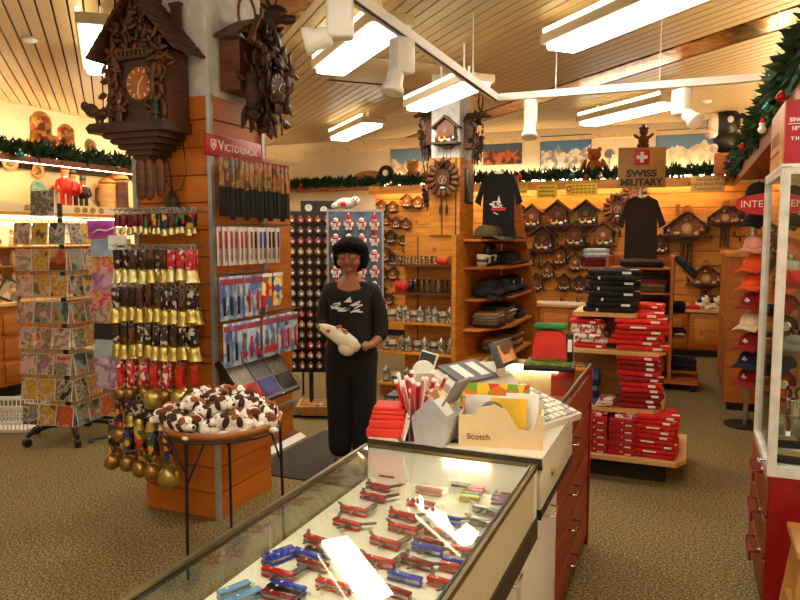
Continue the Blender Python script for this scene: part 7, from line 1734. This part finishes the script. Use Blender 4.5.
for px, py, ax, kd, rz, lab in ((340, 3, 'u', 'side', -1.15, 'large white track spot nearest the camera at the top of the picture'), (402, 40, 'u', 'down', -.5, 'white track spot hanging beside the long ceiling light'), (531, 97, 'v', 'down', 0.1, 'white track spot just right of the track corner'), (682, 84, 'v', 'tilt', .9, 'white track spot on the right arm above the snow poster')):
    p = W(px, py, u=TU) if ax == 'u' else W(px, py, v=TV); sc = 1.25
    SPK[kd].put((p.x, p.y, TZ-.025), rz, lab, 'white track spotlights', sc)
    L = bpy.data.lights.new('track_spot_beam', 'SPOT'); L.energy = 60; L.spot_size = R(80); L.spot_blend = .7; L.color = (1, .87, .68); L.shadow_soft_size = .05
    lo = bpy.data.objects.new('track_spot_beam', L); C.objects.link(lo); d = Matrix.Rotation(rz, 3, 'Z') @ Vector({'down': (0, -.25, -.97), 'side': (0, -.96, -.2), 'tilt': (0, -.75, -.6)}[kd]).normalized()
    lo.location = Vector((p.x, p.y, TZ-.025))+(Matrix.Rotation(rz, 3, 'Z') @ Vector((0, -.03, -.15)))*sc+d*.105*sc; lo.rotation_euler = d.to_track_quat('-Z', 'Y').to_euler()
# access panel in the ceiling
p = W(392, 73, z=ZC)
t = thing('ceiling_panel', 'square beige ceiling panel with a dark slot behind the nearest long ceiling light', 'ceiling panel', (p.x, p.y, ZC-.012), -PI/4)
MB(HOUS).rbox((0, 0, 0), (1.0, .9, .02), .004).build('panel', None, t); MB(VOID).box((-.42, -.2, -.0105), (.06, .6, .004)).build('slot', None, t)
def smoke():
    t = thing('smoke_detector', 'x', 'smoke detector'); MB(WHITE).lathe([(.06, 0), (.055, -.025), (.03, -.035), (.001, -.036)], n=18).build('body', None, t); MB(GREYL).lathe([(.062, -.008), (.062, -.013)], n=18).build('vent_ring', None, t); return t
SM = Kind(smoke); SM.put(W(30, 38, z=ZC), 0, 'round white smoke detector on the slatted ceiling at the upper left'); SM.put(W(707, 100, z=ZC), 0, 'round white ceiling detector beyond the right arm of the track')
# ================================================================= DISPLAY TUBES ON THE LEDGES (glow behind and under the garlands)
WT = glow('ledge_tube', (1.0, 0.78, 0.44), 64.0); WU = glow('ledge_under_tube', (1.0, 0.76, 0.40), 32.0)
def ledge_tube(a, b, lab):
    t = thing('fluorescent_tube', lab, 'lamp'); a = Vector(a); b = Vector(b); d = (b-a).normalized()
    MB(WU if 'under' in lab else WT).cyl(a, b, .013).build('tube', None, t); MB(WHITE).cyl(a-d*.02, a, .016).cyl(b, b+d*.02, .016).build('end_caps', None, t)
ledge_tube((-4.6, VB-.07, 2.425), (.4, VB-.07, 2.425), 'fluorescent tube behind the back wall garland lighting the posters')
ledge_tube((-4.7, VB-.302, 2.335), (.4, VB-.302, 2.335), 'fluorescent tube under the back wall ledge lighting the cuckoo clocks')
ledge_tube((-6.95, 3.2, 2.475), (-6.95, 9.8, 2.475), 'fluorescent tube behind the left wall garland')
ledge_tube((-6.568, 3.2, 2.400), (-6.568, 9.8, 2.400), 'fluorescent tube under the left wall ledge lighting the plates')
ledge_tube((.80, 4.2, 2.425), (.80, 10.0, 2.425), 'fluorescent tube behind the right wall garland')
# unseen long ceiling lights; the later ones are fill added to brighten the counter
for i, (x, y) in enumerate(((-.6, .6), (-3.2, .8), (-4.9, 6.1), (-1.6, -1.1), (.1, 1.9), (-.9, -.4))): CL.put((x, y, 2.975), -PI/4, ('long ceiling light above the knife counter', 'long ceiling light left of the counter', 'long ceiling light above the card racks', 'unseen fill light added behind the counter end', 'unseen fill light added above the aisle right of the counter', 'unseen fill light added over the near end of the counter')[i])
wd = bpy.data.worlds.new('world'); bpy.context.scene.world = wd; wd.use_nodes = True
wd.node_tree.nodes['Background'].inputs[0].default_value = (1, .9, .75, 1); wd.node_tree.nodes['Background'].inputs[1].default_value = .05
# ================================================================= CAMERA
cam = bpy.data.cameras.new('camera'); co = bpy.data.objects.new('camera', cam); C.objects.link(co)
cam.sensor_width = 36; cam.lens = 36*F/800; cam.clip_start = .05
co.location = (0, 0, EYE); co.rotation_euler = (PI/2-TH, 0, YAW)
sc_ = bpy.context.scene; sc_.camera = co
vs_ = sc_.view_settings; vs_.view_transform = 'Standard'; vs_.look = 'None'; vs_.exposure = 0.4; vs_.gamma = 1; vs_.use_curve_mapping = False
sc_.cycles.max_bounces = 8; sc_.cycles.transparent_max_bounces = 24
